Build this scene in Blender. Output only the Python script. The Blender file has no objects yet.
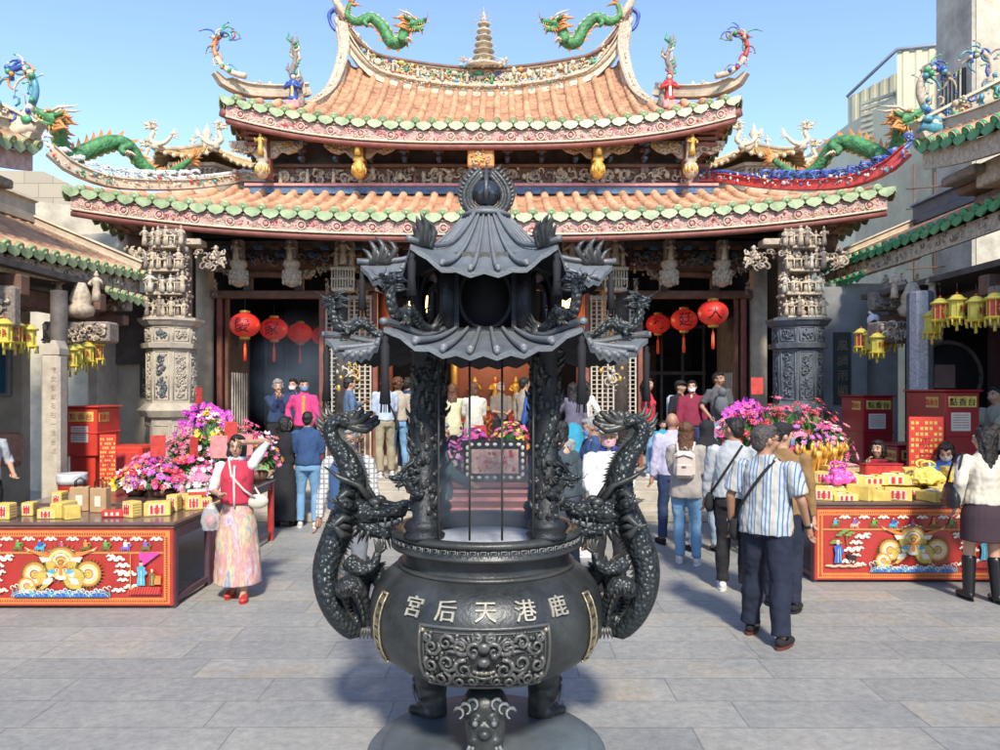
import bpy, math, random
from math import sin, cos, pi, radians as R
from mathutils import Vector as V, Matrix as Mx, noise as mnoise

# ------------------------------------------------------------------ camera, sky, sun, exposure
scene = bpy.context.scene
SC = scene.collection
cam = bpy.data.objects.new('camera', bpy.data.cameras.new('camera'))
SC.objects.link(cam)
cam.location = (0, 0, 2.0)
cam.rotation_euler = (R(90), 0, 0)
cam.data.sensor_width = 36
cam.data.lens = 26.64
cam.data.shift_y = 0.015
cam.data.clip_end = 1000
scene.camera = cam
SUN_EL, SUN_AZ = 43, 8          # elevation; azimuth to the right of straight behind the camera
world = bpy.data.worlds.new('World')
scene.world = world
world.use_nodes = True
wn = world.node_tree.nodes
sky = wn.new('ShaderNodeTexSky')
sky.sky_type = 'NISHITA'
sky.sun_disc = False
sky.sun_elevation = R(SUN_EL)
sky.sun_rotation = R(180 - SUN_AZ)
sky.altitude = 0
sky.air_density = 1.0
sky.dust_density = 0.2
sky.ozone_density = 3.0
tint = wn.new('ShaderNodeMix'); tint.data_type = 'RGBA'; tint.blend_type = 'MULTIPLY'; tint.inputs[0].default_value = 1; tint.inputs[7].default_value = (1, .96, 1, 1)
world.node_tree.links.new(sky.outputs[0], tint.inputs[6])
world.node_tree.links.new(tint.outputs[2], wn['Background'].inputs[0])
wn['Background'].inputs[1].default_value = 0.15
sd = bpy.data.lights.new('sun', 'SUN')
sd.energy = 2.6
sd.angle = R(6)
sd.color = (1.0, 0.92, 0.78)
sun = bpy.data.objects.new('sun', sd)
SC.objects.link(sun)
sun.rotation_euler = (R(90 - SUN_EL), 0, R(SUN_AZ))
scene.view_settings.view_transform = 'Standard'
scene.view_settings.look = 'None'
scene.view_settings.gamma = 1
scene.view_settings.exposure = 1.12
scene.cycles.max_bounces = 6
scene.cycles.diffuse_bounces = 4
scene.cycles.glossy_bounces = 3
scene.cycles.transparent_max_bounces = 6
scene.cycles.use_denoising = True

def P(px, py, d):
    """point whose depth from the camera is d, read off the photograph"""
    return V(((px - 500) * d / 740, d, 2 - (py - 390) * d / 740))

# ------------------------------------------------------------------ materials
MATS = {}
def mat(name, col, rough=.6, metal=0., var=.18, vs=6., bump=0., bs=40., coat=0., emit=0., col2=None, alpha=1., thr=None):
    """principled material whose colour wanders between two tones of noise"""
    if name in MATS: return MATS[name]
    m = bpy.data.materials.new(name); m.use_nodes = True
    nt = m.node_tree; N = nt.nodes; L = nt.links
    b = N['Principled BSDF']
    b.inputs['Roughness'].default_value = rough
    b.inputs['Metallic'].default_value = metal
    if coat: b.inputs['Coat Weight'].default_value = coat; b.inputs['Coat Roughness'].default_value = .15
    tc = N.new('ShaderNodeTexCoord')
    no = N.new('ShaderNodeTexNoise'); no.inputs['Scale'].default_value = vs; no.inputs['Detail'].default_value = 5
    no.inputs['Roughness'].default_value = .65
    L.new(tc.outputs['Object'], no.inputs['Vector'])
    cr = N.new('ShaderNodeValToRGB')
    a = [max(0, c * (1 - var)) for c in col]; c2 = col2 or [min(1, c * (1 + var)) for c in col]
    t0, t1 = thr or (.3, .7)
    cr.color_ramp.elements[0].position = t0; cr.color_ramp.elements[1].position = t1
    cr.color_ramp.elements[0].color = (*a, 1); cr.color_ramp.elements[1].color = (*c2, 1)
    L.new(no.outputs['Fac'], cr.inputs['Fac'])
    L.new(cr.outputs[0], b.inputs['Base Color'])
    if bump:
        n2 = N.new('ShaderNodeTexNoise'); n2.inputs['Scale'].default_value = bs; n2.inputs['Detail'].default_value = 4
        L.new(tc.outputs['Object'], n2.inputs['Vector'])
        bp = N.new('ShaderNodeBump'); bp.inputs['Strength'].default_value = bump; bp.inputs['Distance'].default_value = .01
        L.new(n2.outputs['Fac'], bp.inputs['Height']); L.new(bp.outputs[0], b.inputs['Normal'])
    if emit:
        L.new(cr.outputs[0], b.inputs['Emission Color']); b.inputs['Emission Strength'].default_value = emit
    if alpha < 1: b.inputs['Alpha'].default_value = alpha
    MATS[name] = m
    return m

def scale_mat(name, col, rough, metal, sc=45., bump=.8, var=.3):
    """dragon skin: overlapping scales from a Voronoi bump"""
    if name in MATS: return MATS[name]
    m = mat(name, col, rough, metal, var, 9.)
    nt = m.node_tree; N = nt.nodes; L = nt.links
    tc = [n for n in N if n.bl_idname == 'ShaderNodeTexCoord'][0]
    vo = N.new('ShaderNodeTexVoronoi'); vo.inputs['Scale'].default_value = sc
    L.new(tc.outputs['Object'], vo.inputs['Vector'])
    bp = N.new('ShaderNodeBump'); bp.invert = True; bp.inputs['Strength'].default_value = bump; bp.inputs['Distance'].default_value = .012
    L.new(vo.outputs['Distance'], bp.inputs['Height']); L.new(bp.outputs[0], N['Principled BSDF'].inputs['Normal'])
    return m

def worn(m, col, lo=.52, hi=.60, amt=.8):
    """rubbed convex edges and dusty patches on cast metal"""
    nt = m.node_tree; N = nt.nodes; L = nt.links; b = N['Principled BSDF']
    ge = N.new('ShaderNodeNewGeometry'); mr = N.new('ShaderNodeMapRange'); mr.inputs[1].default_value = lo; mr.inputs[2].default_value = hi; mr.inputs[4].default_value = amt
    L.new(ge.outputs['Pointiness'], mr.inputs[0])
    mx = N.new('ShaderNodeMix'); mx.data_type = 'RGBA'; L.new(mr.outputs[0], mx.inputs[0])
    L.new(b.inputs['Base Color'].links[0].from_socket, mx.inputs[6]); mx.inputs[7].default_value = (*col, 1); L.new(mx.outputs[2], b.inputs['Base Color'])
    return m

def band_mat(name, cols, axis, freq, duty=.5, rough=.85, second=None):
    """cloth with stripes (or a check when second is given) woven along object axes"""
    if name in MATS: return MATS[name]
    m = mat(name, cols[0], rough, 0, .05, 30, .15, 300)
    nt = m.node_tree; N = nt.nodes; L = nt.links
    b = N['Principled BSDF']
    tc = [n for n in N if n.bl_idname == 'ShaderNodeTexCoord'][0]
    sep = N.new('ShaderNodeSeparateXYZ'); L.new(tc.outputs['Object'], sep.inputs[0])
    prev = b.inputs['Base Color'].links[0].from_socket
    todo = [(axis, freq, duty, cols[1])] + ([second] if second else [])
    for ax, fr, du, c in todo:
        mu = N.new('ShaderNodeMath'); mu.operation = 'MULTIPLY'; mu.inputs[1].default_value = fr
        L.new(sep.outputs[ax], mu.inputs[0])
        fr_ = N.new('ShaderNodeMath'); fr_.operation = 'FRACT'; L.new(mu.outputs[0], fr_.inputs[0])
        lt = N.new('ShaderNodeMath'); lt.operation = 'LESS_THAN'; lt.inputs[1].default_value = du
        L.new(fr_.outputs[0], lt.inputs[0])
        mx = N.new('ShaderNodeMix'); mx.data_type = 'RGBA'
        L.new(lt.outputs[0], mx.inputs[0]); L.new(prev, mx.inputs[6]); mx.inputs[7].default_value = (*c, 1)
        prev = mx.outputs[2]
    L.new(prev, b.inputs['Base Color'])
    return m

# ------------------------------------------------------------------ objects
WM = {}
def setp(o, **k):
    for a, b in k.items():
        if b is not None: o[a] = b
def thing(name, label, cat, loc=(0, 0, 0), rz=0., group=None):
    o = bpy.data.objects.new(name, None); SC.objects.link(o)
    o.empty_display_size = .1
    o.location = loc; o.rotation_euler = (0, 0, rz)
    WM[o.name] = Mx.Translation(loc) @ Mx.Rotation(rz, 4, 'Z')
    setp(o, label=label, category=cat, group=group)
    return o
def copy_tree(o, parent=None):
    c = o.copy(); SC.objects.link(c)
    WM[c.name] = WM[o.name]
    if parent: c.parent = parent
    for ch in [x for x in ALLO.get(o.name, [])]:
        copy_tree(ch, c)
    return c
ALLO = {}
def place(o, loc, rz=0., s=None):
    o.location = loc; o.rotation_euler = (0, 0, rz)
    if s: o.scale = (s, s, s) if not hasattr(s, '__len__') else s
    return o

class MB:
    def __init__(s): s.v = []; s.f = []; s.m = []; s.s = []; s.mats = []
    def mi(s, m):
        if m not in s.mats: s.mats.append(m)
        return s.mats.index(m)
    def add(s, vs, fs, m, smooth=True, M=None):
        o = len(s.v); k = s.mi(m)
        if M is not None: vs = [M @ V(p) for p in vs]
        s.v.extend([tuple(p) for p in vs])
        s.f.extend([tuple(i + o for i in f) for f in fs])
        s.m.extend([k] * len(fs)); s.s.extend([smooth] * len(fs))
    def box(s, c, d, m, rz=0., b=0., M=None):
        x, y, z = d[0] / 2, d[1] / 2, d[2] / 2
        b = min(b, x * .9, y * .9, z * .9)
        T = Mx.Translation(c) @ Mx.Rotation(rz, 4, 'Z')
        if M is not None: T = M @ T
        if b <= 0:
            vs = [(a * x, e * y, g * z) for a in (-1, 1) for e in (-1, 1) for g in (-1, 1)]
            fs = [(0, 1, 3, 2), (4, 6, 7, 5), (0, 4, 5, 1), (2, 3, 7, 6), (0, 2, 6, 4), (1, 5, 7, 3)]
        else:
            vs = []
            for a in (-1, 1):
                for e in (-1, 1):
                    for g in (-1, 1):
                        vs += [(a * x, e * (y - b), g * (z - b)), (a * (x - b), e * y, g * (z - b)), (a * (x - b), e * (y - b), g * z)]
            I = lambda a, e, g, k: ((a > 0) * 4 + (e > 0) * 2 + (g > 0)) * 3 + k
            fs = []
            for a in (-1, 1):
                fs.append((I(a, -1, -1, 0), I(a, 1, -1, 0), I(a, 1, 1, 0), I(a, -1, 1, 0)))
                fs.append((I(-1, a, -1, 1), I(1, a, -1, 1), I(1, a, 1, 1), I(-1, a, 1, 1)))
                fs.append((I(-1, -1, a, 2), I(1, -1, a, 2), I(1, 1, a, 2), I(-1, 1, a, 2)))
                for e in (-1, 1):
                    fs.append((I(a, e, -1, 0), I(a, e, 1, 0), I(a, e, 1, 1), I(a, e, -1, 1)))
                    fs.append((I(a, -1, e, 0), I(a, 1, e, 0), I(a, 1, e, 2), I(a, -1, e, 2)))
                    fs.append((I(-1, a, e, 1), I(1, a, e, 1), I(1, a, e, 2), I(-1, a, e, 2)))
                    for g in (-1, 1):
                        fs.append((I(a, e, g, 0), I(a, e, g, 1), I(a, e, g, 2)))
        s.add(vs, fs, m, False, T)
    def tube(s, pts, rad, n, m, caps=True, up=None, sq=1.):
        pts = [V(p) for p in pts]
        if not hasattr(rad, '__len__'): rad = [rad] * len(pts)
        k = len(pts); vs = []; fs = []
        t = (pts[1] - pts[0]).normalized()
        a = V(up) if up is not None else (V((0, 0, 1)) if abs(t.z) < .9 else V((1, 0, 0)))
        a = (a - t * a.dot(t)).normalized()
        for i in range(k):
            t = (pts[min(i + 1, k - 1)] - pts[max(i - 1, 0)])
            if t.length < 1e-9: t = V((0, 0, 1))
            t.normalize()
            q = a - t * a.dot(t)
            if q.length > 1e-6: a = q.normalized()
            b = t.cross(a)
            for j in range(n):
                h = 2 * pi * j / n
                vs.append(pts[i] + a * (cos(h) * rad[i] * sq) + b * (sin(h) * rad[i]))
        for i in range(k - 1):
            for j in range(n):
                j2 = (j + 1) % n
                fs.append((i * n + j, i * n + j2, (i + 1) * n + j2, (i + 1) * n + j))
        if caps:
            fs.append(tuple(range(n - 1, -1, -1))); fs.append(tuple((k - 1) * n + j for j in range(n)))
        s.add(vs, fs, m)
    def cone(s, p0, p1, r0, r1, n, m): s.tube([p0, p1], [r0, r1], n, m)
    def cyl(s, x, y, z0, z1, r, n, m, r2=None):
        s.tube([(x, y, z0), (x, y, z1)], [r, r if r2 is None else r2], n, m)
        for q in range(2): s.s[-1 - q] = False
    def cap(s, p0, p1, r0, r1, m, n=10):
        """capsule with round ends"""
        p0, p1 = V(p0), V(p1); t = (p1 - p0)
        t = t.normalized() if t.length > 1e-6 else V((0, 0, 1))
        pts = []; rs = []
        for q in (-1, -.8, -.45): pts.append(p0 + t * r0 * q); rs.append(r0 * math.sqrt(max(.0009, 1 - q * q)))
        pts += [p0, p1]; rs += [r0, r1]
        for q in (.45, .8, 1): pts.append(p1 + t * r1 * q); rs.append(r1 * math.sqrt(max(.0009, 1 - q * q)))
        s.tube(pts, rs, n, m)
    def ell(s, c, r, m, nu=10, nv=7, M=None):
        if not hasattr(r, '__len__'): r = (r, r, r)
        vs = [(0, 0, -r[2])]; fs = []
        for i in range(1, nv):
            a = -pi / 2 + pi * i / nv
            for j in range(nu):
                h = 2 * pi * j / nu
                vs.append((r[0] * cos(a) * cos(h), r[1] * cos(a) * sin(h), r[2] * sin(a)))
        vs.append((0, 0, r[2]))
        for j in range(nu): fs.append((0, 1 + (j + 1) % nu, 1 + j))
        for i in range(nv - 2):
            for j in range(nu):
                a = 1 + i * nu + j; b = 1 + i * nu + (j + 1) % nu
                fs.append((a, b, b + nu, a + nu))
        e = len(vs) - 1; o = 1 + (nv - 2) * nu
        for j in range(nu): fs.append((o + j, o + (j + 1) % nu, e))
        T = Mx.Translation(c)
        if M is not None: T = T @ M.to_4x4()
        s.add(vs, fs, m, True, T)
    def lathe(s, prof, n, m, c=(0, 0, 0), sx=1., sy=1., smooth=True, a0=0., ph=0.):
        vs = []; fs = []; k = len(prof)
        for r, z in prof:
            for j in range(n):
                h = 2 * pi * (j + ph) / n
                vs.append((c[0] + r * cos(h) * sx, c[1] + r * sin(h) * sy, c[2] + z))
        for i in range(k - 1):
            for j in range(n):
                j2 = (j + 1) % n
                fs.append((i * n + j, i * n + j2, (i + 1) * n + j2, (i + 1) * n + j))
        if prof[0][0] > 1e-4: fs.append(tuple(range(n - 1, -1, -1)))
        if prof[-1][0] > 1e-4: fs.append(tuple((k - 1) * n + j for j in range(n)))
        s.add(vs, fs, m, smooth)
    def loft(s, rings, m, n=16, M=None, caps=True, pw=1.):
        """rings: (centre, rx, ry) stacked, ellipses in the local xy plane"""
        vs = []; fs = []
        for c, rx, ry in rings:
            for j in range(n):
                h = 2 * pi * j / n
                cx, sy = cos(h), sin(h)
                vs.append((c[0] + rx * math.copysign(abs(cx) ** pw, cx), c[1] + ry * math.copysign(abs(sy) ** pw, sy), c[2]))
        for i in range(len(rings) - 1):
            for j in range(n):
                j2 = (j + 1) % n
                fs.append((i * n + j, i * n + j2, (i + 1) * n + j2, (i + 1) * n + j))
        if caps:
            fs.append(tuple(range(n - 1, -1, -1))); fs.append(tuple((len(rings) - 1) * n + j for j in range(n)))
        s.add(vs, fs, m, True, M)
    def poly(s, pts, m, ext=None, smooth=False):
        """flat polygon, thickened by the vector ext"""
        pts = [V(p) for p in pts]; n = len(pts)
        if ext is None: s.add(pts, [tuple(range(n))], m, smooth); return
        e = V(ext)
        vs = pts + [p + e for p in pts]
        fs = [tuple(range(n)), tuple(range(2 * n - 1, n - 1, -1))] + [(i, (i + 1) % n, (i + 1) % n + n, i + n) for i in range(n)]
        s.add(vs, fs, m, smooth)
    def sheet(s, fn, us, vs_, m, smooth=True):
        nu, nv = len(us), len(vs_)
        vs = [fn(u, v) for u in us for v in vs_]
        fs = [(i * nv + j, (i + 1) * nv + j, (i + 1) * nv + j + 1, i * nv + j + 1) for i in range(nu - 1) for j in range(nv - 1)]
        s.add(vs, fs, m, smooth)
    def join(s, o, M=None):
        k = len(s.v)
        s.v.extend([tuple(M @ V(p)) for p in o.v] if M is not None else o.v)
        s.f.extend([tuple(i + k for i in f) for f in o.f])
        mp = [s.mi(m) for m in o.mats]
        s.m.extend([mp[i] for i in o.m]); s.s.extend(o.s)
    def build(s, name, parent=None, world=False, label=None, cat=None, kind=None, group=None):
        me = bpy.data.meshes.new(name)
        me.from_pydata(s.v, [], s.f)
        for m in s.mats: me.materials.append(m)
        me.polygons.foreach_set('material_index', s.m)
        me.polygons.foreach_set('use_smooth', s.s)
        me.update()
        o = bpy.data.objects.new(name, me); SC.objects.link(o)
        if parent is not None:
            o.parent = parent; ALLO.setdefault(parent.name, []).append(o)
            pm = WM[parent.name]
            if world: o.matrix_parent_inverse = pm.inverted(); WM[o.name] = Mx.Identity(4)
            else: WM[o.name] = pm
        else: WM[o.name] = Mx.Identity(4)
        setp(o, label=label, category=cat, kind=kind, group=group)
        return o

def catmull(pts, k=6):
    pts = [V(p) for p in pts]; out = []
    for i in range(len(pts) - 1):
        p0 = pts[max(i - 1, 0)]; p1 = pts[i]; p2 = pts[i + 1]; p3 = pts[min(i + 2, len(pts) - 1)]
        for j in range(k):
            t = j / k
            out.append(.5 * ((2 * p1) + (p2 - p0) * t + (2 * p0 - 5 * p1 + 4 * p2 - p3) * t * t + (3 * p1 - p0 - 3 * p2 + p3) * t ** 3))
    out.append(pts[-1])
    return out
def lerp(tab, x):
    if x <= tab[0][0]: return tab[0][1]
    for (a, b), (c, d) in zip(tab, tab[1:]):
        if x <= c: return b + (d - b) * (x - a) / (c - a)
    return tab[-1][1]
def frange(a, b, n): return [a + (b - a) * i / n for i in range(n + 1)]

# ---- voxel remesh of overlapping solids into one continuous surface
TS = bpy.data.scenes.new('workbench')
def organic(src, voxel, smooth=3, fold=0., fsc=9., seed=0):
    me = bpy.data.meshes.new('t'); me.from_pydata(src.v, [], src.f)
    o = bpy.data.objects.new('t', me); TS.collection.objects.link(o)
    r = o.modifiers.new('r', 'REMESH'); r.mode = 'VOXEL'; r.voxel_size = voxel; r.adaptivity = 0
    if smooth:
        q = o.modifiers.new('s', 'SMOOTH'); q.iterations = smooth; q.factor = .5
    vl = TS.view_layers[0]; vl.update()
    dg = vl.depsgraph; dg.update()
    e = o.evaluated_get(dg).to_mesh()
    vs = [v.co.copy() for v in e.vertices]; fs = [tuple(p.vertices) for p in e.polygons]
    if fold:
        ns = [v.normal.copy() for v in e.vertices]
        off = V((seed * 7.3, seed * 3.1, 0))
        vs = [p + n * (fold * (mnoise.noise(V((p.x * fsc, p.y * fsc, p.z * fsc * .55 + p.x * 2)) + off) + .5 * mnoise.noise(V((p.x * fsc * 2.3, p.y * fsc * 2.3, p.z * fsc * 1.6)) + off))) for p, n in zip(vs, ns)]
    bpy.data.objects.remove(o); bpy.data.meshes.remove(me)
    return vs, fs

# ---- writing
CH = {}
def glyph(ch):
    if ch in CH: return CH[ch]
    cu = bpy.data.curves.new('g', 'FONT'); cu.body = ch; cu.size = 1; cu.align_x = 'CENTER'; cu.align_y = 'CENTER'; cu.extrude = .04; cu.resolution_u = 2
    o = bpy.data.objects.new('g', cu); TS.collection.objects.link(o)
    vl = TS.view_layers[0]; vl.update(); dg = vl.depsgraph; dg.update()
    e = o.evaluated_get(dg).to_mesh()
    r = ([v.co.copy() for v in e.vertices], [tuple(p.vertices) for p in e.polygons])
    xs = [v.x for v in r[0]] or [0]; ys = [v.y for v in r[0]] or [0]
    c = V(((min(xs) + max(xs)) / 2, (min(ys) + max(ys)) / 2, 0)); r = ([v - c for v in r[0]], r[1])
    bpy.data.objects.remove(o)
    CH[ch] = r
    return r
def write(mb, s, c, size, m, right=(1, 0, 0), up=(0, 0, 1), step=1.05, vertical=False, fn=None):
    """characters raised from a surface; right and up give its plane"""
    r, u = V(right).normalized(), V(up).normalized(); n = r.cross(u)
    for i, ch in enumerate(s):
        k = (i - (len(s) - 1) / 2) * size * step
        p = V(c) + (-u * k if vertical else r * k)
        vs, fs = glyph(ch)
        M = Mx.Translation(p) @ Mx(((r.x, u.x, n.x), (r.y, u.y, n.y), (r.z, u.z, n.z))).to_4x4() @ Mx.Scale(size, 4)
        mb.add(vs, fs, m, False, M)

# ---- carved relief: scrolls and blobs on any surface given by mp(s, t, h)
def carve(mb, mp, w, h, seed, m, r=.05, dens=1., th=.3, nb=1.):
    rnd = random.Random(seed)
    mm = m if isinstance(m, (list, tuple)) else [m]
    n = max(3, int(w * h / (r * r * 3.2) * dens))
    for i in range(n):
        q = r * rnd.uniform(.6, 1.15)
        s = rnd.uniform(-w / 2 + q, w / 2 - q) if w > 2 * q else 0; t = rnd.uniform(-h / 2 + q, h / 2 - q) if h > 2 * q else 0
        a = rnd.uniform(0, 6.28); d = rnd.choice((-1, 1)); k = rnd.choice(mm)
        pts = []
        for j in range(8):
            f = j / 7; rr = q * (1 - .78 * f); an = a + d * f * 5.2
            pts.append(mp(s + rr * cos(an), t + rr * sin(an), q * (.12 + .3 * f)))
        mb.tube(pts, [q * th * (.35 + .65 * sin(pi * min(1, (j + 1.2) / 7.5))) for j in range(8)], 4, k)
    for i in range(int(n * nb)):
        q = r * rnd.uniform(.25, .5)
        mb.ell(mp(rnd.uniform(-w / 2 + q, w / 2 - q), rnd.uniform(-h / 2 + q, h / 2 - q), q * .5), (q, q, q * rnd.uniform(.7, 1.6)), rnd.choice(mm), 6, 4)
def plane(c, right, up):
    c, r, u = V(c), V(right).normalized(), V(up).normalized(); n = r.cross(u)
    return lambda s, t, h: c + r * s + u * t + n * h

def figure(mb, p, h, cols, rnd, fl=0.):
    """small sculpted standing figure of carved wood or clay"""
    p = V(p); a, b, c = (rnd.choice(cols) for _ in range(3))
    mb.lathe([(h * .16, 0), (h * .13, h * .3), (h * .1, h * .5), (h * .15, h * .68), (h * .12, h * .78), (h * .04, h * .82)], 8, a, p)
    mb.ell(p + V((0, 0, h * .89)), h * .085, b, 7, 5)
    mb.cone(p + V((0, 0, h * .93)), p + V((0, 0, h * 1.03)), h * .07, h * .03, 6, c)
    for s in (-1, 1):
        mb.tube([p + V((s * h * .13, 0, h * .72)), p + V((s * h * .22, -h * .05, h * .58)), p + V((s * h * rnd.uniform(.05, .2), -h * .16, h * rnd.uniform(.5, .75)))], [h * .055, h * .05, h * .035], 5, c)

# ---- dragon
def dragon(mb, path, rad, m, fin, belly, horn, legs=(), hs=1., hd=None, finh=1., up=(0, 0, 1), tail=True, nseg=10, claw=None, headup=(0, 0, 1), mane=1.):
    """a scaled serpent body along path (tail first, head last) with spine fins, legs, claws, horns and mane"""
    pts = catmull(path, 6); n = len(pts)
    rr = [lerp(rad, i / (n - 1)) for i in range(n)]
    mb.tube(pts, rr, nseg, m, up=up)
    t0 = V((0, 0, 0)); a = V(up)
    acc = 0
    for i in range(1, n - 1):
        t = (pts[i + 1] - pts[i - 1]).normalized()
        a = (a - t * a.dot(t)).normalized()
        acc += (pts[i] - pts[i - 1]).length
        if acc > rr[i] * .75:
            acc = 0
            base = pts[i] + a * rr[i] * .85; h = rr[i] * .8 * finh; w = t.cross(a) * rr[i] * .13
            b0, b1 = base - t * rr[i] * .45, base + t * rr[i] * .35; tip = base + a * h - t * rr[i] * .75
            mb.add([b0 - w, b0 + w, b1 + w, b1 - w, tip], [(0, 1, 2, 3), (0, 1, 4), (1, 2, 4), (2, 3, 4), (3, 0, 4)], fin, False)
            # belly plate ridge
            mb.ell(pts[i] - a * rr[i] * .72, (rr[i] * .5,) * 3, belly, 6, 4)
    if tail:
        p = pts[0]; t = (pts[0] - pts[2]).normalized(); s = rr[0] * 2.2 + .02 * hs
        for k in range(-3, 4):
            q = (t + a * .0 + V(up).normalized() * k * .33).normalized()
            side = t.cross(V(up)).normalized() * .1 * s
            c1 = p + q * s * (1.5 - abs(k) * .12); c2 = c1 + q * s * .9 + V(up) * (-.3 if k < 0 else .3) * s
            mb.tube([p, p + q * s * .8 + side * k, c1, c2], [s * .3, s * .32, s * .2, s * .02], 5, fin)
    if claw is None: claw = horn
    for (f, out, fwd, dn) in legs:
        i = int(f * (n - 1)); c = pts[i]; r0 = rr[i]
        k1 = c + V(out) * .5 + V(fwd) * .45 + V(dn) * .2; k2 = c + V(out) + V(dn) * .6 - V(fwd) * .1; k3 = c + V(out) + V(dn) + V(fwd) * .4
        mb.tube(catmull([c, k1, k2, k3], 3), [r0 * .75] * 3 + [r0 * .6] * 3 + [r0 * .45] * 3 + [r0 * .4], 7, m)
        fd = V(fwd).normalized() if V(fwd).length > 0 else V((0, -1, 0)); sd_ = V(out).normalized()
        for q in (-.7, -.2, .3, .9):
            e = (fd + sd_ * q).normalized()
            mb.tube([k3, k3 + e * r0 * .8 + V((0, 0, r0 * .25)), k3 + e * r0 * 1.5 - V((0, 0, r0 * .2))], [r0 * .24, r0 * .2, r0 * .02], 5, claw)
    # head
    H = V(hd) if hd is not None else (pts[-1] - pts[-3]); H.normalize()
    U = V(headup); U = (U - H * U.dot(H)).normalized(); S = H.cross(U)
    M3 = Mx((H, S, U)).transposed(); c = pts[-1]; L = rr[-1] * 2.1 * hs
    T = Mx.Translation(c) @ M3.to_4x4() @ Mx.Scale(L, 4)
    def el(p, r, mm, rot=None): 
        q = MB(); q.ell(p, r, mm, 9, 6, rot); mb.join(q, T)
    def tb(ps, rs, mm, k=6):
        q = MB(); q.tube(ps, rs, k, mm); mb.join(q, T)
    el((.25, 0, .05), (.62, .46, .42), m)
    tb([(.3, 0, .12), (.8, 0, .16), (1.2, 0, .2), (1.45, 0, .3), (1.55, 0, .28)], [.4, .33, .25, .24, .1], m, 8)
    el((1.45, 0, .42), (.2, .24, .13), m)
    for s in (-1, 1):
        el((1.5, s * .17, .4), (.12, .1, .1), m)
        el((.62, s * .3, .42), (.2, .13, .13), fin)      # brow
        el((.7, s * .33, .3), (.1, .09, .1), horn)       # eye
        tb([(.45, s * .2, .45), (.1, s * .3, .85), (-.5, s * .42, 1.05), (-.95, s * .4, 1.3)], [.11, .1, .075, .02], horn)
        tb([(-.1, s * .24, .75), (-.15, s * .5, 1.15)], [.06, .015], horn)
        tb([(1.4, s * .22, .3), (1.75, s * .5, .35), (1.8, s * .75, .7), (2.15, s * .85, .8)], [.05, .04, .03, .01], fin, 5)
        tb([(.1, s * .42, .2), (-.2, s * .72, .35), (-.4, s * .8, .6)], [.12, .13, .02], m)  # ear
        for k in range(6):                                # mane
            z = .55 - k * .24; q = .5 + .25 * sin(k * 2.1)
            tb([(-.05, s * .33, z), (-.45 * mane, s * (.55 + .1 * (k % 2)), z + .1), ((-.8 - q * .5) * mane, s * .62, z + .05 + .25 * (k % 3 - 1)), ((-1.0 - q * .8) * mane, s * .75, z + .3 * (k % 3 - .6))], [.13, .12, .08, .01], fin, 5)
        for k in range(4):
            tb([(.75 + k * .2, s * .22, .0), (.77 + k * .2, s * .23, -.2)], [.05, .01], belly if k % 2 else horn, 4)
            tb([(.5 - k * .18, s * .2, -.45), (.45 - k * .25, s * .22, -.8 - .08 * (k % 2))], [.09, .01], fin, 4)
    tb([(.2, 0, -.25), (.6, 0, -.42), (1.0, 0, -.5), (1.3, 0, -.46)], [.34, .27, .2, .08], m, 8)
    tb([(.4, 0, -.18), (.9, 0, -.28), (1.25, 0, -.12), (1.4, 0, -.1)], [.16, .13, .09, .02], belly, 6)
    for k in range(3):
        tb([(1.1 - .1 * k, (k - 1) * .12, -.55), (1.2 - .05 * k, (k - 1) * .2, -.95)], [.07, .01], fin, 4)
    return pts

# ------------------------------------------------------------------ palette
TILE = mat('roof tile terracotta', (.54, .27, .14), .75, 0, .4, 2.6, .6, 45, col2=(.72, .42, .24))
PANT = mat('pan tile terracotta', (.44, .23, .13), .85, 0, .5, 3.5, .5, 30)
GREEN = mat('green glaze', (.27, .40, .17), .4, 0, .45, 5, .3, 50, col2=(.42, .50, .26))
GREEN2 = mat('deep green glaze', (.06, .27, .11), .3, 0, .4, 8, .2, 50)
CREAM = mat('lime plaster', (.50, .41, .29), .8, 0, .25, 5, .4, 30)
PINK = mat('faded pink paint', (.50, .26, .22), .8, 0, .3, 9, .3, 60, col2=(.62, .45, .38))
RED = mat('red paint', (.42, .035, .03), .5, 0, .3, 9)
DWOOD = mat('dark old timber', (.085, .07, .06), .7, 0, .45, 6, .4, 40)
BWOOD = mat('brown timber', (.16, .08, .05), .6, 0, .4, 6, .4, 40)
RWOOD = mat('dull red timber', (.22, .07, .05), .6, 0, .35, 5, .3, 30)
BLUEP = mat('blue painted timber', (.07, .13, .22), .6, 0, .5, 12)
CARVE = mat('carved pale timber', (.48, .39, .28), .75, 0, .4, 18, .4, 60)
CARVD = mat('carved smoky timber', (.24, .19, .15), .7, 0, .5, 18, .4, 60)
GOLD = mat('gilded timber', (.62, .38, .08), .4, .35, .3, 14, .3, 80)
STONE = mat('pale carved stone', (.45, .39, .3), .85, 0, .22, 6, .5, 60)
STONED = mat('bluish dark stone with shade tone', (.10, .115, .13), .55, 0, .35, 6, .4, 50)  # dark stone; on the right pillar its tone stands in for shade
WHITEW = mat('weathered white wood', (.5, .46, .38), .7, 0, .25, 10)
IRON = mat('patinated black bronze', (.045, .050, .050), .40, .3, .6, 5, .25, 60)
IRONL = mat('dusty sky-toned bronze', (.135, .15, .16), .5, .1, .25, 9, .3, 90)  # lighter bronze: dust plus the sky's reflection put into the colour
worn(IRON, (.12, .115, .10), .54, .66, .6); worn(IRONL, (.26, .265, .26), .54, .66, .5)
IRONS = scale_mat('scaled black bronze', (.03, .038, .042), .38, .35, 38, 1.0)
worn(IRONS, (.09, .09, .08), .54, .68, .6)
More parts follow.
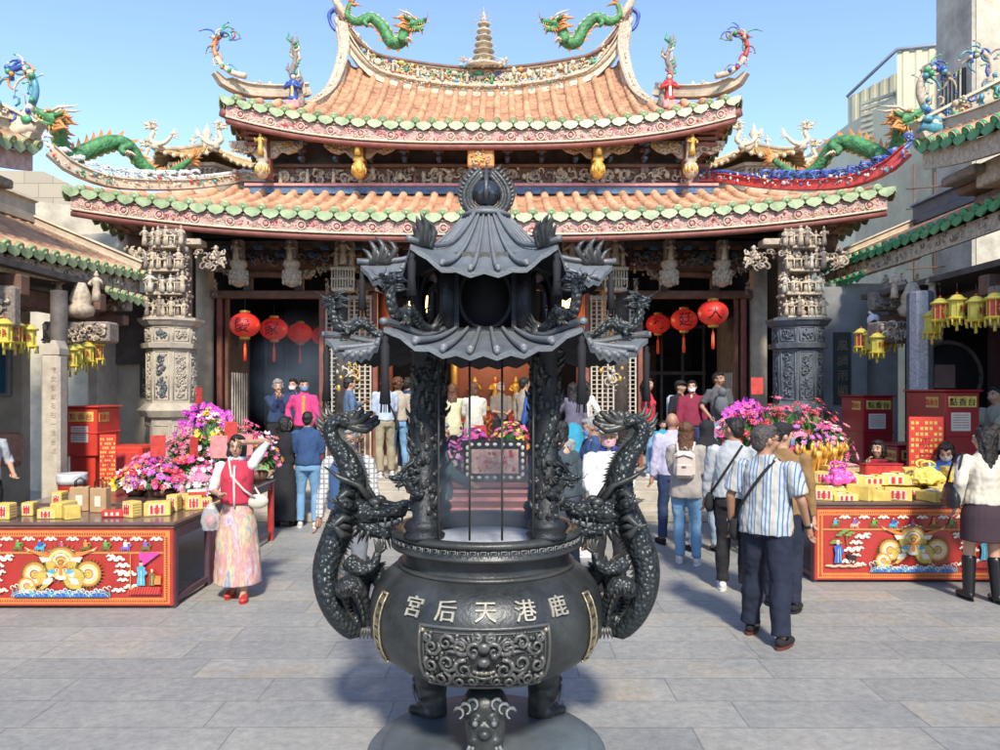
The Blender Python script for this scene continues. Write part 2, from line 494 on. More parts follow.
BRASS = mat('rubbed brass', (.42, .36, .24), .45, .7, .35, 20, .4, 80)
BLACK = mat('plain black and opening shade', (.012, .012, .014), .8, 0, .4, 5)  # black parts; also fills dark openings, their shade put into colour
C_GREEN = scale_mat('green clay scales', (.06, .21, .07), .55, 0, 20, 1.0, .6)
C_DKG = mat('green clay', (.07, .3, .12), .4, 0, .4, 14)
C_CREAM = mat('cream clay', (.62, .52, .36), .6, 0, .3, 14, .3, 50)
C_WHITE = mat('white clay', (.6, .6, .58), .6, 0, .2, 14)
C_BLUE = mat('blue clay', (.05, .09, .32), .35, 0, .4, 14)
C_TEAL = mat('teal clay', (.09, .27, .32), .35, 0, .4, 14)
C_RED = mat('red clay', (.5, .05, .04), .45, 0, .35, 14)
C_OR = mat('orange clay', (.6, .25, .07), .45, 0, .35, 14)
C_YEL = mat('yellow clay', (.6, .45, .1), .45, 0, .3, 14)
C_PINK = mat('pink clay', (.6, .25, .24), .5, 0, .3, 14)
CLAYS = [C_CREAM, C_CREAM, C_CREAM, C_WHITE, C_DKG, C_BLUE, C_TEAL, C_RED, C_OR, C_YEL, C_PINK]
CLAYS2 = [C_CREAM] * 6 + [CARVE] * 4 + [C_DKG, C_TEAL, C_OR]
CONC = mat('weathered concrete', (.46, .41, .31), .9, 0, .3, 2.5, .5, 25)
CONCD = mat('stained shade-toned concrete', (.40, .36, .29), .9, 0, .45, 1.2, .5, 25)  # darker concrete; holds the shade of the tower's left face

# ------------------------------------------------------------------ ground: granite paving
def paving():
    m = bpy.data.materials.new('granite paving'); m.use_nodes = True
    nt = m.node_tree; N = nt.nodes; L = nt.links; b = N['Principled BSDF']
    tc = N.new('ShaderNodeTexCoord'); mp = N.new('ShaderNodeMapping')
    wob = N.new('ShaderNodeTexNoise'); wob.inputs['Scale'].default_value = 1.6
    L.new(tc.outputs['Object'], wob.inputs['Vector'])
    ad = N.new('ShaderNodeVectorMath'); ad.operation = 'MULTIPLY_ADD'; ad.inputs[1].default_value = (.03, .03, 0)
    L.new(wob.outputs['Color'], ad.inputs[0]); L.new(tc.outputs['Object'], ad.inputs[2])
    L.new(ad.outputs[0], mp.inputs['Vector'])
    def brick(wd, h, off, loc):
        mp2 = N.new('ShaderNodeMapping'); mp2.inputs['Location'].default_value = loc
        L.new(mp.outputs[0], mp2.inputs['Vector'])
        br = N.new('ShaderNodeTexBrick'); br.offset = off; br.offset_frequency = 2; br.squash = .8; br.squash_frequency = 3
        br.inputs['Scale'].default_value = 1; br.inputs['Brick Width'].default_value = wd; br.inputs['Row Height'].default_value = h
        br.inputs['Mortar Size'].default_value = .005; br.inputs['Mortar Smooth'].default_value = .3; br.inputs['Bias'].default_value = 0
        L.new(mp2.outputs[0], br.inputs['Vector'])
        return br
    br = brick(1.35, .375, .43, (.2, .1, 0))
    br.inputs['Color1'].default_value = (.275, .28, .275, 1); br.inputs['Color2'].default_value = (.35, .35, .335, 1)
    br.inputs['Mortar'].default_value = (.21, .21, .205, 1)
    # big tonal patches, tan slabs, speckle
    n1 = N.new('ShaderNodeTexNoise'); n1.inputs['Scale'].default_value = .9; n1.inputs['Detail'].default_value = 6; n1.inputs['Roughness'].default_value = .7
    L.new(tc.outputs['Object'], n1.inputs['Vector'])
    c1 = N.new('ShaderNodeValToRGB'); c1.color_ramp.elements[0].position = .32; c1.color_ramp.elements[0].color = (.80, .82, .84, 1)
    c1.color_ramp.elements[1].position = .72; c1.color_ramp.elements[1].color = (1.12, 1.08, 1.0, 1)
    L.new(n1.outputs['Fac'], c1.inputs['Fac'])
    m1 = N.new('ShaderNodeMix'); m1.data_type = 'RGBA'; m1.blend_type = 'MULTIPLY'; m1.inputs[0].default_value = 1
    L.new(br.outputs['Color'], m1.inputs[6]); L.new(c1.outputs[0], m1.inputs[7])
    n2 = N.new('ShaderNodeTexNoise'); n2.inputs['Scale'].default_value = 14; n2.inputs['Detail'].default_value = 10; n2.inputs['Roughness'].default_value = .8
    L.new(tc.outputs['Object'], n2.inputs['Vector'])
    c2 = N.new('ShaderNodeValToRGB'); c2.color_ramp.elements[0].position = .36; c2.color_ramp.elements[0].color = (.76, .76, .77, 1)
    c2.color_ramp.elements[1].position = .66; c2.color_ramp.elements[1].color = (1.22, 1.21, 1.19, 1)
    L.new(n2.outputs['Fac'], c2.inputs['Fac'])
    m2 = N.new('ShaderNodeMix'); m2.data_type = 'RGBA'; m2.blend_type = 'MULTIPLY'; m2.inputs[0].default_value = 1
    L.new(m1.outputs[2], m2.inputs[6]); L.new(c2.outputs[0], m2.inputs[7])
    # tan slabs: one tone per slab
    br2 = brick(1.35, .375, .43, (.2, .1, 0)); br2.inputs['Color1'].default_value = (0, 0, 0, 1); br2.inputs['Color2'].default_value = (1, 1, 1, 1); br2.inputs['Mortar'].default_value = (0, 0, 0, 1)
    gt = N.new('ShaderNodeMapRange'); gt.inputs[1].default_value = .7; gt.inputs[2].default_value = 1.; gt.inputs[3].default_value = 0; gt.inputs[4].default_value = .75
    L.new(br2.outputs['Color'], gt.inputs[0])
    n3 = N.new('ShaderNodeTexNoise'); n3.inputs['Scale'].default_value = 3.; n3.inputs['Detail'].default_value = 5
    L.new(tc.outputs['Object'], n3.inputs['Vector'])
    g3 = N.new('ShaderNodeMapRange'); g3.inputs[1].default_value = .4; g3.inputs[2].default_value = .65; L.new(n3.outputs['Fac'], g3.inputs[0])
    mm = N.new('ShaderNodeMath'); mm.operation = 'MULTIPLY'; L.new(gt.outputs[0], mm.inputs[0]); L.new(g3.outputs[0], mm.inputs[1])
    m3 = N.new('ShaderNodeMix'); m3.data_type = 'RGBA'; m3.blend_type = 'MULTIPLY'; L.new(mm.outputs[0], m3.inputs[0])
    L.new(m2.outputs[2], m3.inputs[6]); m3.inputs[7].default_value = (1.1, .92, .70, 1)
    L.new(m3.outputs[2], b.inputs['Base Color'])
    b.inputs['Roughness'].default_value = .55; b.inputs['Specular IOR Level'].default_value = .5
    rr = N.new('ShaderNodeMapRange'); rr.inputs[3].default_value = .38; rr.inputs[4].default_value = .75
    L.new(n1.outputs['Fac'], rr.inputs[0]); L.new(rr.outputs[0], b.inputs['Roughness'])
    h1 = N.new('ShaderNodeMath'); h1.operation = 'MULTIPLY_ADD'; h1.inputs[1].default_value = -1.2
    L.new(br.outputs['Fac'], h1.inputs[0])
    h2 = N.new('ShaderNodeMath'); h2.operation = 'MULTIPLY'; h2.inputs[1].default_value = .55; L.new(n2.outputs['Fac'], h2.inputs[0])
    L.new(h2.outputs[0], h1.inputs[2])
    h3 = N.new('ShaderNodeMath'); h3.operation = 'MULTIPLY_ADD'; h3.inputs[1].default_value = .9
    L.new(n3.outputs['Fac'], h3.inputs[0]); L.new(h1.outputs[0], h3.inputs[2])
    bp = N.new('ShaderNodeBump'); bp.inputs['Strength'].default_value = .5; bp.inputs['Distance'].default_value = .012
    L.new(h3.outputs[0], bp.inputs['Height']); L.new(bp.outputs[0], b.inputs['Normal'])
    return m
PAVE = paving()
g = MB(); g.sheet(lambda u, v: (u, v, 0), [-300, -20, 0, 20, 300], [-300, -20, 0, 20, 400], PAVE, False)
g.build('paved_ground', kind='structure')

CX = -0.36            # centre line of the hall
TZ = .5               # terrace height
sl = mat('step granite', (.40, .36, .29), .8, 0, .25, 3, .5, 40)
g = MB()
g.box((CX, 18.2, TZ / 2 - .003), (13.2, 12.0, TZ), sl, b=.02)
g.build('stone_terrace', kind='structure')
g = MB()
for i in range(3):
    rnd = random.Random(i); x = CX - 4.3
    y0 = 11.15 + i * .36; y1 = 12.195
    while x < CX + 4.3 - .01:
        w = min(rnd.uniform(1.1, 2.), CX + 4.3 - x); 
        if CX + 4.3 - x - w < .5: w = CX + 4.3 - x
        g.box((x + w / 2, y0 + .19, .125 * (i + 1) / 2 + .002), (w - .006, .38 - .004, .125 * (i + 1)), sl, b=.012)
        x += w
g.build('stone_steps', kind='structure')

# ------------------------------------------------------------------ roofs
def tile_slope(mb, F, u0, u1, prof, lift, vmax, sp, r, mats, L=2.3, fan=None):
    TL, PN, DI, DR = mats
    def S(u, v, h=0.):
        d, z = prof(v)
        return V(F(u, d, z + lift(u) * (1 - .65 * v) + h))
    n = round((u1 - u0) / sp); sp = (u1 - u0) / n
    rnd = random.Random(n)
    for i in range(n + 1):
        u = u0 + i * sp; vm = vmax(u)
        if i < n:
            uu = u + sp; vm2 = max(vm, vmax(uu))
            k = max(2, int(vm2 * L / .2)); vs = []; fs = []
            for j in range(k):
                for e in (0, 1):
                    v = (j + e) / k
                    h = .022 if e == 0 else 0.
                    for q, hh in ((0, .0), (.5, -.035), (1, .0)):
                        w = u + q * sp; vmw = vmax(w)
                        vs.append(S(w, min(v * vm2, vmw), hh + h))
            for j in range(2 * k - 1):
                for q in range(2):
                    fs.append((j * 3 + q, j * 3 + q + 1, (j + 1) * 3 + q + 1, (j + 1) * 3 + q))
            mb.add(vs, fs, PN, False)
            # drip tile: a tongue hanging between the barrels
            c = S(uu - sp / 2, 0, -.0); du = (S(uu, 0) - S(u, 0)).normalized(); out = (S(u + sp / 2, 0) - S(u + sp / 2, .08)); out.z = 0; out.normalize()
            pr = [(-.5, 0), (-.47, -.32), (-.33, -.52), (-.12, -.62), (0, -.70), (.12, -.62), (.33, -.52), (.47, -.32), (.5, 0)]
            jt = rnd.uniform(-.008, .008); q = sp * .98
            a = [c + du * (x * q) + V((0, 0, 1)) * (y * q * .82 + .01 + jt) + out * (.03 + .12 * (-y) * q) for x, y in pr]
            mb.poly(a, DR, out * -.02)
        if vm < .03: continue
        k = max(1, round(vm * L / .24)); vs = []; fs = []; m = 7
        for j in range(k):
            jr = rnd.uniform(-.006, .006)
            for e, rs in ((0, 1.1), (1, .9)):
                v = vm * (j + e) / k; 
                if j == 0 and e == 0: v = -.015
                c = S(u, v, .012); t = (S(u + .01, v) - S(u - .01, v)).normalized()
                tv = (S(u, v + .02) - S(u, v - .02)).normalized(); nn = t.cross(tv)
                if nn.z < 0: nn = -nn
                for q in range(m):
                    h = R(-15 + 210 * q / (m - 1))
                    vs.append(c + t * (cos(h) * r * rs + jr) + nn * (sin(h) * r * rs * 1.05))
        for j in range(2 * k - 1):
            for q in range(m - 1):
                fs.append((j * m + q, j * m + q + 1, (j + 1) * m + q + 1, (j + 1) * m + q))
        mb.add(vs, fs, TL)
        c = S(u, 0, .012); out = (S(u, 0) - S(u, .08)).normalized(); 
        mb.tube([c - out * .01, c + out * .035, c + out * .04], [r * 1.18, r * 1.18, r * .8], 10, DI)
        mb.ell(c + out * .04, (r * .5,) * 3, DI, 6, 4)
    return S

def pt_board(mb, S, u0, u1, out, m, m2, h0=-.08, h1=-.34, sp=.6):
    """painted eave board that follows the eave, with round bosses"""
    n = int((u1 - u0) / .25); T = .05
    us = frange(u0, u1, n); vs = []; fs = []
    for u in us:
        p = S(u, 0)
        for o_, h in ((-.02, h0), (-.02, h1), (-.02 - T, h1), (-.02 - T, h0)): vs.append(p + out * o_ + V((0, 0, h)))
    for i in range(n):
        for q in range(4):
            a, b = i * 4 + q, i * 4 + (q + 1) % 4
            fs.append((a, b, b + 4, a + 4))
    fs += [(0, 1, 2, 3), tuple(n * 4 + q for q in range(4))]
    mb.add(vs, fs, m, False)
    # a thin lower moulding
    mb.tube([S(u, 0) + out * -.01 + V((0, 0, h1 + .01)) for u in us], .022, 5, C_CREAM if m is PINK else m2)
    mb.tube([S(u, 0) + out * -.06 + V((0, 0, h1 - .06)) for u in us], .06, 5, RWOOD)
    k = int((u1 - u0) / sp)
    for i in range(k):
        u = u0 + (i + .5) * (u1 - u0) / k; c = S(u, 0) + out * -.015 + V((0, 0, (h0 + h1) / 2 - .02))
        mb.tube([c + V((cos(a) * .07, 0, sin(a) * .07)) + out * .012 for a in frange(0, 2 * pi, 12)], .012, 5, C_CREAM if m is PINK else m2); mb.tube([c + out * .005, c + out * .022], [.045, .03], 10, C_PINK if m is PINK else m2)
    du = (S(u1, 0) - S(u0, 0)).normalized()
    mp = lambda s, t, h: S((u0 + u1) / 2 + s, 0) + V((0, 0, (h0 + h1) / 2 - .02 + t)) + out * (-.022 + h * .5)
    carve(mb, mp, u1 - u0 - .1, (h0 - h1) - .06, 5, [m2, C_CREAM, C_CREAM, C_PINK, C_PINK, CARVE] if m is PINK else [m2], .05, 1.3, .2, .5)

def ridge(mb, pts, w, h, m, cap=None, prof=None):
    """plaster ridge: flat-sided wall with a rounded coping along pts (its bottom line)"""
    pts = [V(p) for p in pts]; n = len(pts); vs = []; fs = []
    for i, p in enumerate(pts):
        t = (pts[min(i + 1, n - 1)] - pts[max(i - 1, 0)]).normalized(); s = t.cross(V((0, 0, 1)))
        s = s.normalized() if s.length > 1e-3 else V((1, 0, 0)); up = s.cross(t)
        k = 1. if prof is None else prof(i / (n - 1))
        for a, b in ((-.5, 0), (.5, 0), (.5, .3), (.38, .36), (.38, .8), (.6, .86), (.45, 1.0), (-.45, 1.0), (-.6, .86), (-.38, .8), (-.38, .36), (-.5, .3)):
            vs.append(p + s * (a * w * (.5 + .5 * k)) + up * (b * h * k))
    q = 12
    for i in range(n - 1):
        for j in range(q):
            fs.append((i * q + j, i * q + (j + 1) % q, (i + 1) * q + (j + 1) % q, (i + 1) * q + j))
    fs += [tuple(range(q)), tuple((n - 1) * q + j for j in range(q))]
    mb.add(vs, fs, m, False)

def clay_row(mb, pts, h, seed, dens=1., cols=CLAYS, depth=.12, out=(0, -1, 0)):
    """crowd of little clay figures, flowers and beasts along a line"""
    rnd = random.Random(seed); pts = catmull(pts, 5) if len(pts) < 12 else [V(p) for p in pts]
    o = V(out)
    tot = sum((b - a).length for a, b in zip(pts, pts[1:]))
    n = int(tot / (h * .22) * dens)
    for i in range(n):
        f = rnd.uniform(0, len(pts) - 1.001); j = int(f); p = pts[j].lerp(pts[j + 1], f - j)
        p = p + o * rnd.uniform(.2, 1) * depth + V((0, 0, rnd.uniform(.08, .85) * h)); q = h * rnd.uniform(.07, .16); c = rnd.choice(cols)
        k = rnd.random()
        if k < .45: mb.ell(p, (q * rnd.uniform(.7, 1.6), q * .7, q * rnd.uniform(.7, 1.5)), c, 7, 4)
        elif k < .75:
            a = rnd.uniform(0, 6); d = rnd.choice((-1, 1))
            mb.tube([p + V((cos(a + d * t * .9), -.15 * t, sin(a + d * t * .9))) * q * (1.5 - t * .22) for t in range(6)], [q * .3, q * .35, q * .33, q * .28, q * .2, q * .08], 5, c)
        else:
            for t in range(5): mb.ell(p + V((cos(t * 1.256) * q * .55, -.02, sin(t * 1.256) * q * .55)), q * .36, c, 5, 3)
            mb.ell(p + o * q * .4, q * .3, rnd.choice(cols), 5, 3)

def scroll_tail(mb, base, sgn, s, cols, seed=0):
    """curled swallow-tail clay ornament rising at a roof corner; sgn points outward along x"""
    rnd = random.Random(seed); b = V(base)
    def W(x, z, y=0.): return b + V((sgn * x * s, y * s, z * s))
    main = catmull([W(-.9, -.12), W(-.45, .0), W(-.1, .3), W(.08, .7), (W(.02, 1.05)), W(-.2, 1.25), W(-.42, 1.16), W(-.42, .98)], 5)
    n = len(main)
    for k, c in ((0, cols[0]), (1, cols[1]), (2, cols[2])):
        a, e = int(n * k / 3), min(n, int(n * (k + 1) / 3) + 1)
        mb.tube(main[a:e], [s * .085 * (1 - .6 * (a + i) / n) + .008 for i in range(e - a)], 7, c)
    for t, a, l in ((.3, 2.5, .45), (.42, 2.9, .5), (.5, 3.3, .35), (.62, .6, .3), (.72, 1.2, .32), (.83, 1.9, .38), (.95, 3.4, .3), (.55, 2.2, .55), (.2, 1.9, .4), (.35, .2, .25), (.46, 1.0, .3), (.58, 3.9, .3), (.68, 4.6, .35), (.76, .3, .3), (.88, 5.2, .3), (1., 2.2, .4), (.12, 2.6, .35)):
        p = main[int(t * (n - 1))]; c = rnd.choice(cols); d = rnd.choice((-1, 1))
        q = [p + V((sgn * cos(a + d * j * .33), rnd.uniform(-.02, .02), sin(a + d * j * .33))) * s * l * j / 5 for j in range(6)]
        mb.tube(q, [s * .036, s * .034, s * .03, s * .027, s * .022, s * .008], 5, c)
        mb.ell(q[-1], (s * .04, s * .02, s * .025), rnd.choice(cols), 6, 4)
    for j in range(10):
        p = main[rnd.randrange(n - 3)]; mb.ell(p + V((rnd.uniform(-.08, .08), -.08, rnd.uniform(-.08, .08))) * s, s * rnd.uniform(.04, .08), rnd.choice(cols), 6, 4)

def lift_fn(L, h, p=3.): return lambda u: h * (abs(u) / L) ** p

HALL = thing('temple_hall', 'grand temple hall with two tiers of orange tiled roof behind the bronze incense burner', 'temple', (CX, 14.5, 0))
# ---- lower roof
LW = 7.08
lprof = lambda v: (v * 2.35, 5.0 + 1.04 * (.62 * v + .38 * v * v))
llift = lift_fn(LW, .46, 2.6)
LF = lambda u, d, z: (CX + u, 12.6 + d, z)
lvm = lambda u: 1. if abs(u) < 4.85 else max(0., (LW - abs(u)) / (LW - 4.85))
mb = MB()
S = tile_slope(mb, LF, -LW, LW, lprof, llift, lvm, .305, .072, (TILE, PANT, GREEN, GREEN), 2.6)
LROOF = mb.build('lower_roof', HALL, True)
S1 = S
for sg in (-1, 1):   # side slopes of the skirt roof
    mb = MB()
    FS = lambda u, d, z, sg=sg: (CX + sg * (LW - d), 12.6 + 4.6 + u, z)
    tile_slope(mb, FS, -4.6, 4.6, lambda v: (v * 2.23, 5.0 + 1.04 * (.62 * v + .38 * v * v)), lift_fn(4.6, .46, 3), lambda u: min(1., max(0., (4.6 - abs(u)) / 2.3)), .305, .072, (TILE, PANT, GREEN, GREEN), 2.6)
    mb.build('side_slope', LROOF, True)
mb = MB(); pt_board(mb, S, -LW + .12, LW - .12, V((0, -1, 0)), PINK, RED, -.09, -.36)
mb.build('eave_board', HALL, True)
mb = MB()  # soffit and rafters
for i in range(60):
    u = -LW + .2 + i * (2 * LW - .4) / 59
    p = S1(u, .02); v = min(.9, max(.06, lvm(u))); q = S1(u, v)
    mb.tube([p + V((0, 0, -.2)), q + V((0, .3, -.22))], .045, 4, BWOOD)
mb.sheet(lambda u, v: S1(u, v * min(1, lvm(u) + .05)) + V((0, 0, -.13)), frange(-LW, LW, 40), [0, .3, .7, 1.], RWOOD)
mb.build('rafters', HALL, True)
# hip ridges with dragons
def hip_pts(sg, n=14, off=.1):
    out = []
    for i in range(n + 1):
        f = i / n; u = LW - (LW - 4.85) * f
        p = S1(sg * u, lvm(u)) + V((0, 0, off))
        if f < .3: p.z += (1 - f / .3) ** 2 * .2
        out.append(p)
    return out
for sg in (-1, 1):
    pts = hip_pts(sg); e = pts[-1]
    top = pts + [V((CX + sg * x, 14.98, e.z - .01 * i)) for i, x in enumerate((4.6, 4.3, 4.05))]
    pts0 = [pts[0] + V((sg * .2, -.15, .2))] + top
    mb = MB(); ridge(mb, pts0, .18, .21, CREAM if sg < 0 else C_RED, prof=lambda t: 1 - .25 * t)
    mb.tube([p + V((0, -.02, .21)) for p in pts0], .04, 6, C_WHITE if sg < 0 else C_BLUE)
    clay_row(mb, [p + V((0, -.05, .02)) for p in pts0], .22, 3 + sg, 1.6, CLAYS2 + [C_RED, C_PINK] if sg < 0 else [C_BLUE, C_WHITE, C_TEAL, C_CREAM, C_RED])
    rd = mb.build('hip_ridge', LROOF, True)
    mb = MB()  # rolling clouds under the dragon
    rnd = random.Random(5)
    for i in range(60):
        f = rnd.uniform(.02, .6); p = pts0[int(f * len(pts0))]
        mb.tube([p + V((cos(a_) * .08, -.04, .28 + sin(a_) * .07)) + V((rnd.uniform(-.1, .1), 0, 0)) for a_ in frange(0, 4.5, 5)], [.018, .022, .022, .02, .018, .008], 5, C_WHITE if sg < 0 else C_BLUE)
    mb.build('cloud_ornament', LROOF, True)
    mb = MB()
    Q = lambda px, py, d=13.0: V((CX + sg * (478 - px) * d / 740 * 1.0, d, 2 + (390 - py) * d / 740))
    path = [Q(186, 160, 14.6), Q(172, 170, 14.4), Q(158, 176, 14.2), Q(140, 166, 14.0), Q(125, 146, 13.8), Q(108, 143, 13.6), Q(88, 150, 13.3), Q(68, 158, 13.1), Q(58, 140, 12.9), Q(57, 122, 12.7)]
    dragon(mb, path, [(0, .05), (.3, .12), (.6, .15), (.9, .13), (1, .11)], C_GREEN, C_OR, C_YEL, C_CREAM, [(.45, (0, -.2, 0), (-sg * .15, 0, 0), (0, 0, -.22)), (.7, (0, -.2, 0), (sg * .15, 0, 0), (0, 0, -.25))], 1.2, hd=(sg * .75, -.25, .2), finh=1.2, mane=.6)
    mb.build('ridge_dragon', LROOF, True, label='green clay dragon crawling along the %s end of the lower roof' % ('left' if sg < 0 else 'right'))
    mb = MB(); mb.tube([(CX + sg * 6.3, 13.2, 4.62), (CX + sg * 5.5, 14.0, 4.62)], .17, 10, BWOOD)  # round purlin end
    mb.build('purlin', HALL, True)

# ---- upper storey between the roofs
mb = MB()
mb.box((CX, 15.3, 6.4), (8.5, 1.0, 1.5), DWOOD)
mb.build('upper_wall', HALL, True)
mb = MB()
mb.box((CX, 14.62, 5.93), (9.3, .16, .14), BLUEP); mb.box((CX, 14.6, 6.03), (9.3, .2, .05), C_PINK); mb.box((CX, 14.66, 6.43), (9.0, .12, .06), BWOOD)
mb.box((CX, 14.6, 6.98), (9.2, .3, .12), RWOOD, b=.02); mb.box((CX, 14.3, 6.86), (9.0, .14, .1), BWOOD)
for i in range(26):
    x = CX - 4.2 + i * 8.4 / 25
    if i % 2: continue
    for k in range(3):
        mb.box((x, 14.55 - k * .12, 6.56 + k * .11), (.1 + k * .1, .1, .07), RWOOD if k < 2 else BLUEP, b=.01)
        mb.box((x, 14.5 - k * .13, 6.51 + k * .11), (.07, .26, .05), BLUEP)
carve(mb, plane((CX, 14.57, 5.93), (1, 0, 0), (0, 0, 1)), 9.0, .12, 8, [BLUEP, C_DKG, C_TEAL, C_OR], .05, .5)
mb.build('painted_beam', HALL, True)
mb = MB()
mb.box((CX, 14.72, 6.23), (8.6, .06, .40), BWOOD)
carve(mb, plane((CX, 14.67, 6.23), (1, 0, 0), (0, 0, 1)), 8.5, .38, 11, [CARVE, CARVE, CARVD, C_CREAM], .12, 1.7, .3, 1.4)
rnd = random.Random(3)
for i in range(7): figure(mb, (CX - 3.9 + i * 7.8 / 15 + rnd.uniform(-.1, .1), 14.55, 6.05), .3, [CARVE, C_CREAM, BWOOD, CARVD], rnd)
mb.build('carved_frieze', HALL, True)
def bracket_wing(mb, c, w, h, seed, m, m2):
    """butterfly shaped carved wood beside a post: wide at the top, tapering outward"""
    for s in (-1, 1):
        pr = [(0, .5), (1, .5), (1, .2), (.8, -.1), (.55, -.25), (.35, -.1), (.15, -.45), (0, -.5)]
        mb.poly([V(c) + V((s * (.09 + x * w), 0, z * h)) for x, z in pr], m2, (0, .05, 0))
        carve(mb, lambda q, t, k, s=s: V(c) + V((s * (.09 + (q + w / 2) * .95), -.01 - k, t * (1 - .45 * (q + w / 2) / w) + .12 * h)), w * .95, h * .85, seed + s, m, .06, 1.5, .32, 1.2)
for off, px_ in ((-4.15, 0), (-2.32, 0), (2.22, 0), (3.98, 0)):
    mb = MB(); x = CX + off; y = 14.05
    mb.box((x, y + .25, 6.55), (.2, .2, .9), RWOOD, b=.02)
    mb.lathe([(.05, -.40), (.10, -.36), (.135, -.25), (.12, -.14), (.08, -.1), (.12, -.06), (.09, 0), (.08, .3), (.1, .34), (.06, .4)], 12, GOLD if abs(off) < 3 else CARVE, (x, y, 6.42))
    for k in range(12):
        a = k * pi / 6; mb.ell((x + .12 * cos(a), y + .12 * sin(a), 6.16 + .03 * (k % 2)), (.03, .03, .07), GOLD, 6, 4)
    rnd = random.Random(int(off * 10)); figure(mb, (x, y - .12, 6.42), .42, [GOLD], rnd)
    mb.build('gilded_pendant', HALL, True)
    mb = MB(); bracket_wing(mb, (x, y + .18, 6.62), .62, .34, int(off * 7), [CARVE, GOLD, CARVE], CARVE)
    mb.build('carved_bracket', HALL, True)
mb = MB(); mb.box((CX, 13.95, 6.5), (.5, .1, .62), C_OR, b=.03); mb.box((CX, 13.9, 6.83), (.56, .1, .12), GOLD, b=.03)
carve(mb, plane((CX, 13.9, 6.5), (1, 0, 0), (0, 0, 1)), .4, .6, 4, [GOLD, C_OR, CARVE], .06, 1.4)
mb.build('name_plaque', HALL, True)

# ---- upper roof
UW = 4.86
uprof = lambda v: (v * 2.7, 6.98 + 1.72 * (.62 * v + .38 * v * v))
ulift = lift_fn(UW, .52, 2.8)
UF = lambda u, d, z: (CX + u, 13.8 + d, z + .085 * (min(abs(u), 3.3) / 1.2) ** 2 * (max(0, d) / 2.7) ** 1.4)
UI = 3.3
uvm = lambda u: (1. if abs(u) < 3.12 else .44 if abs(u) < UI else max(0., .44 * (UW - abs(u)) / (UW - UI)))
mb = MB()
S2 = tile_slope(mb, UF, -UW, UW, uprof, ulift, uvm, .3, .075, (TILE, PANT, GREEN, GREEN), 3.2)
UROOF = mb.build('upper_roof', HALL, True)
for sg in (-1, 1):
    mb = MB()
    FS = lambda u, d, z, sg=sg: (CX + sg * (UW - d), 13.8 + 2.7 + u, z)
    tile_slope(mb, FS, -2.7, 2.7, lambda v: (v * 1.56, 6.98 + .78 * v), lift_fn(2.7, .52, 3), lambda u: min(1., max(0., (2.7 - abs(u)) / 1.2)), .3, .075, (TILE, PANT, GREEN, GREEN), 1.7)
    # gable wall above the side skirt
    mb.poly([(CX + sg * 3.15, 15.0, 7.5), (CX + sg * 3.15, 16.5, 8.8), (CX + sg * 3.15, 18., 7.5)], RWOOD, (sg * .05, 0, 0))
    mb.build('side_slope', UROOF, True)
mb = MB(); tile_slope(mb, lambda u, d, z: (CX + u, 19.2 - d, z + .085 * (min(abs(u), 3.3) / 1.2) ** 2 * (max(0, d) / 2.7) ** 1.4), -UW, UW, uprof, ulift, uvm, .3, .075, (TILE, PANT, GREEN, GREEN), 3.2)
mb.build('back_slope', UROOF, True)
mb = MB(); pt_board(mb, S2, -UW + .1, UW - .1, V((0, -1, 0)), PINK, RED, -.09, -.37, .55)
for sg in (-1, 1):
    for i in range(6):
        pass
mb.build('eave_board', HALL, True)
mb = MB()
mb.sheet(lambda u, v: S2(u, v * min(1, uvm(u) + .1)) + V((0, 0, -.14)), frange(-UW, UW, 40), [0, .2, .4], RWOOD)
for i in range(44):
    u = -UW + .15 + i * (2 * UW - .3) / 43; v = min(.35, max(.05, uvm(u)))
    mb.tube([S2(u, .02) + V((0, 0, -.22)), S2(u, v) + V((0, 0, -.24))], .045, 4, BWOOD)
for sg in (-1, 1):
    mb.tube([S2(sg * UW, 0) + V((0, 0.05, -.3)), (CX + sg * 4.1, 14.7, 7.0)], .09, 6, RWOOD)
    for k in range(5): mb.box((CX + sg * 4.3, 14.35 + .0, 6.62 + k * .09), (.5 - .04 * k, .28 + k * .12, .06), RWOOD if k % 2 else BWOOD, b=.01)
mb.build('rafters', HALL, True)
# main ridge: long sagging board with swallow tails
mrid = [V((CX + u, 16.45, 8.66 + .09 * (u / 1.2) ** 2 + (max(0, abs(u) - 2.2) ** 2) * .75)) for u in frange(-3.25, 3.25, 36)]
mb = MB(); ridge(mb, [p - V((0, 0, .22)) for p in mrid], .44, .24, C_CREAM); ridge(mb, mrid, .32, .42, CARVE, prof=lambda t: 1 - .5 * abs(2 * t - 1) ** 4)
mb.tube([p + V((0, -.16, .42 * (1 - .5 * abs(2 * i / 36 - 1) ** 4))) for i, p in enumerate(mrid)], .045, 6, BWOOD)
mb.tube([p + V((0, -.18, .02)) for i, p in enumerate(mrid)], .06, 6, CARVE)
for sg in (-1, 1):   # tips and blue swallow tails
    e = mrid[-1 if sg > 0 else 0] + V((0, 0, .28))
    mb.tube(catmull([e - V((sg * .3, 0, .3)), e + V((sg * .08, 0, .3)), e + V((sg * .22, 0, .9)), e + V((sg * .2, 0, 1.4))], 4), [.1] * 4 + [.075] * 3 + [.055] * 3 + [.04] * 2 + [.015], 7, CARVE)
    mb.tube(catmull([e + V((sg * .02, -.1, .0)), e + V((sg * .16, -.1, -.12)), e + V((sg * .12, -.1, -.36)), e + V((sg * .0, -.1, -.5))], 4), [.05] * 6 + [.04] * 6 + [.02], 7, C_BLUE)
mb.build('main_ridge', UROOF, True)
mb = MB()
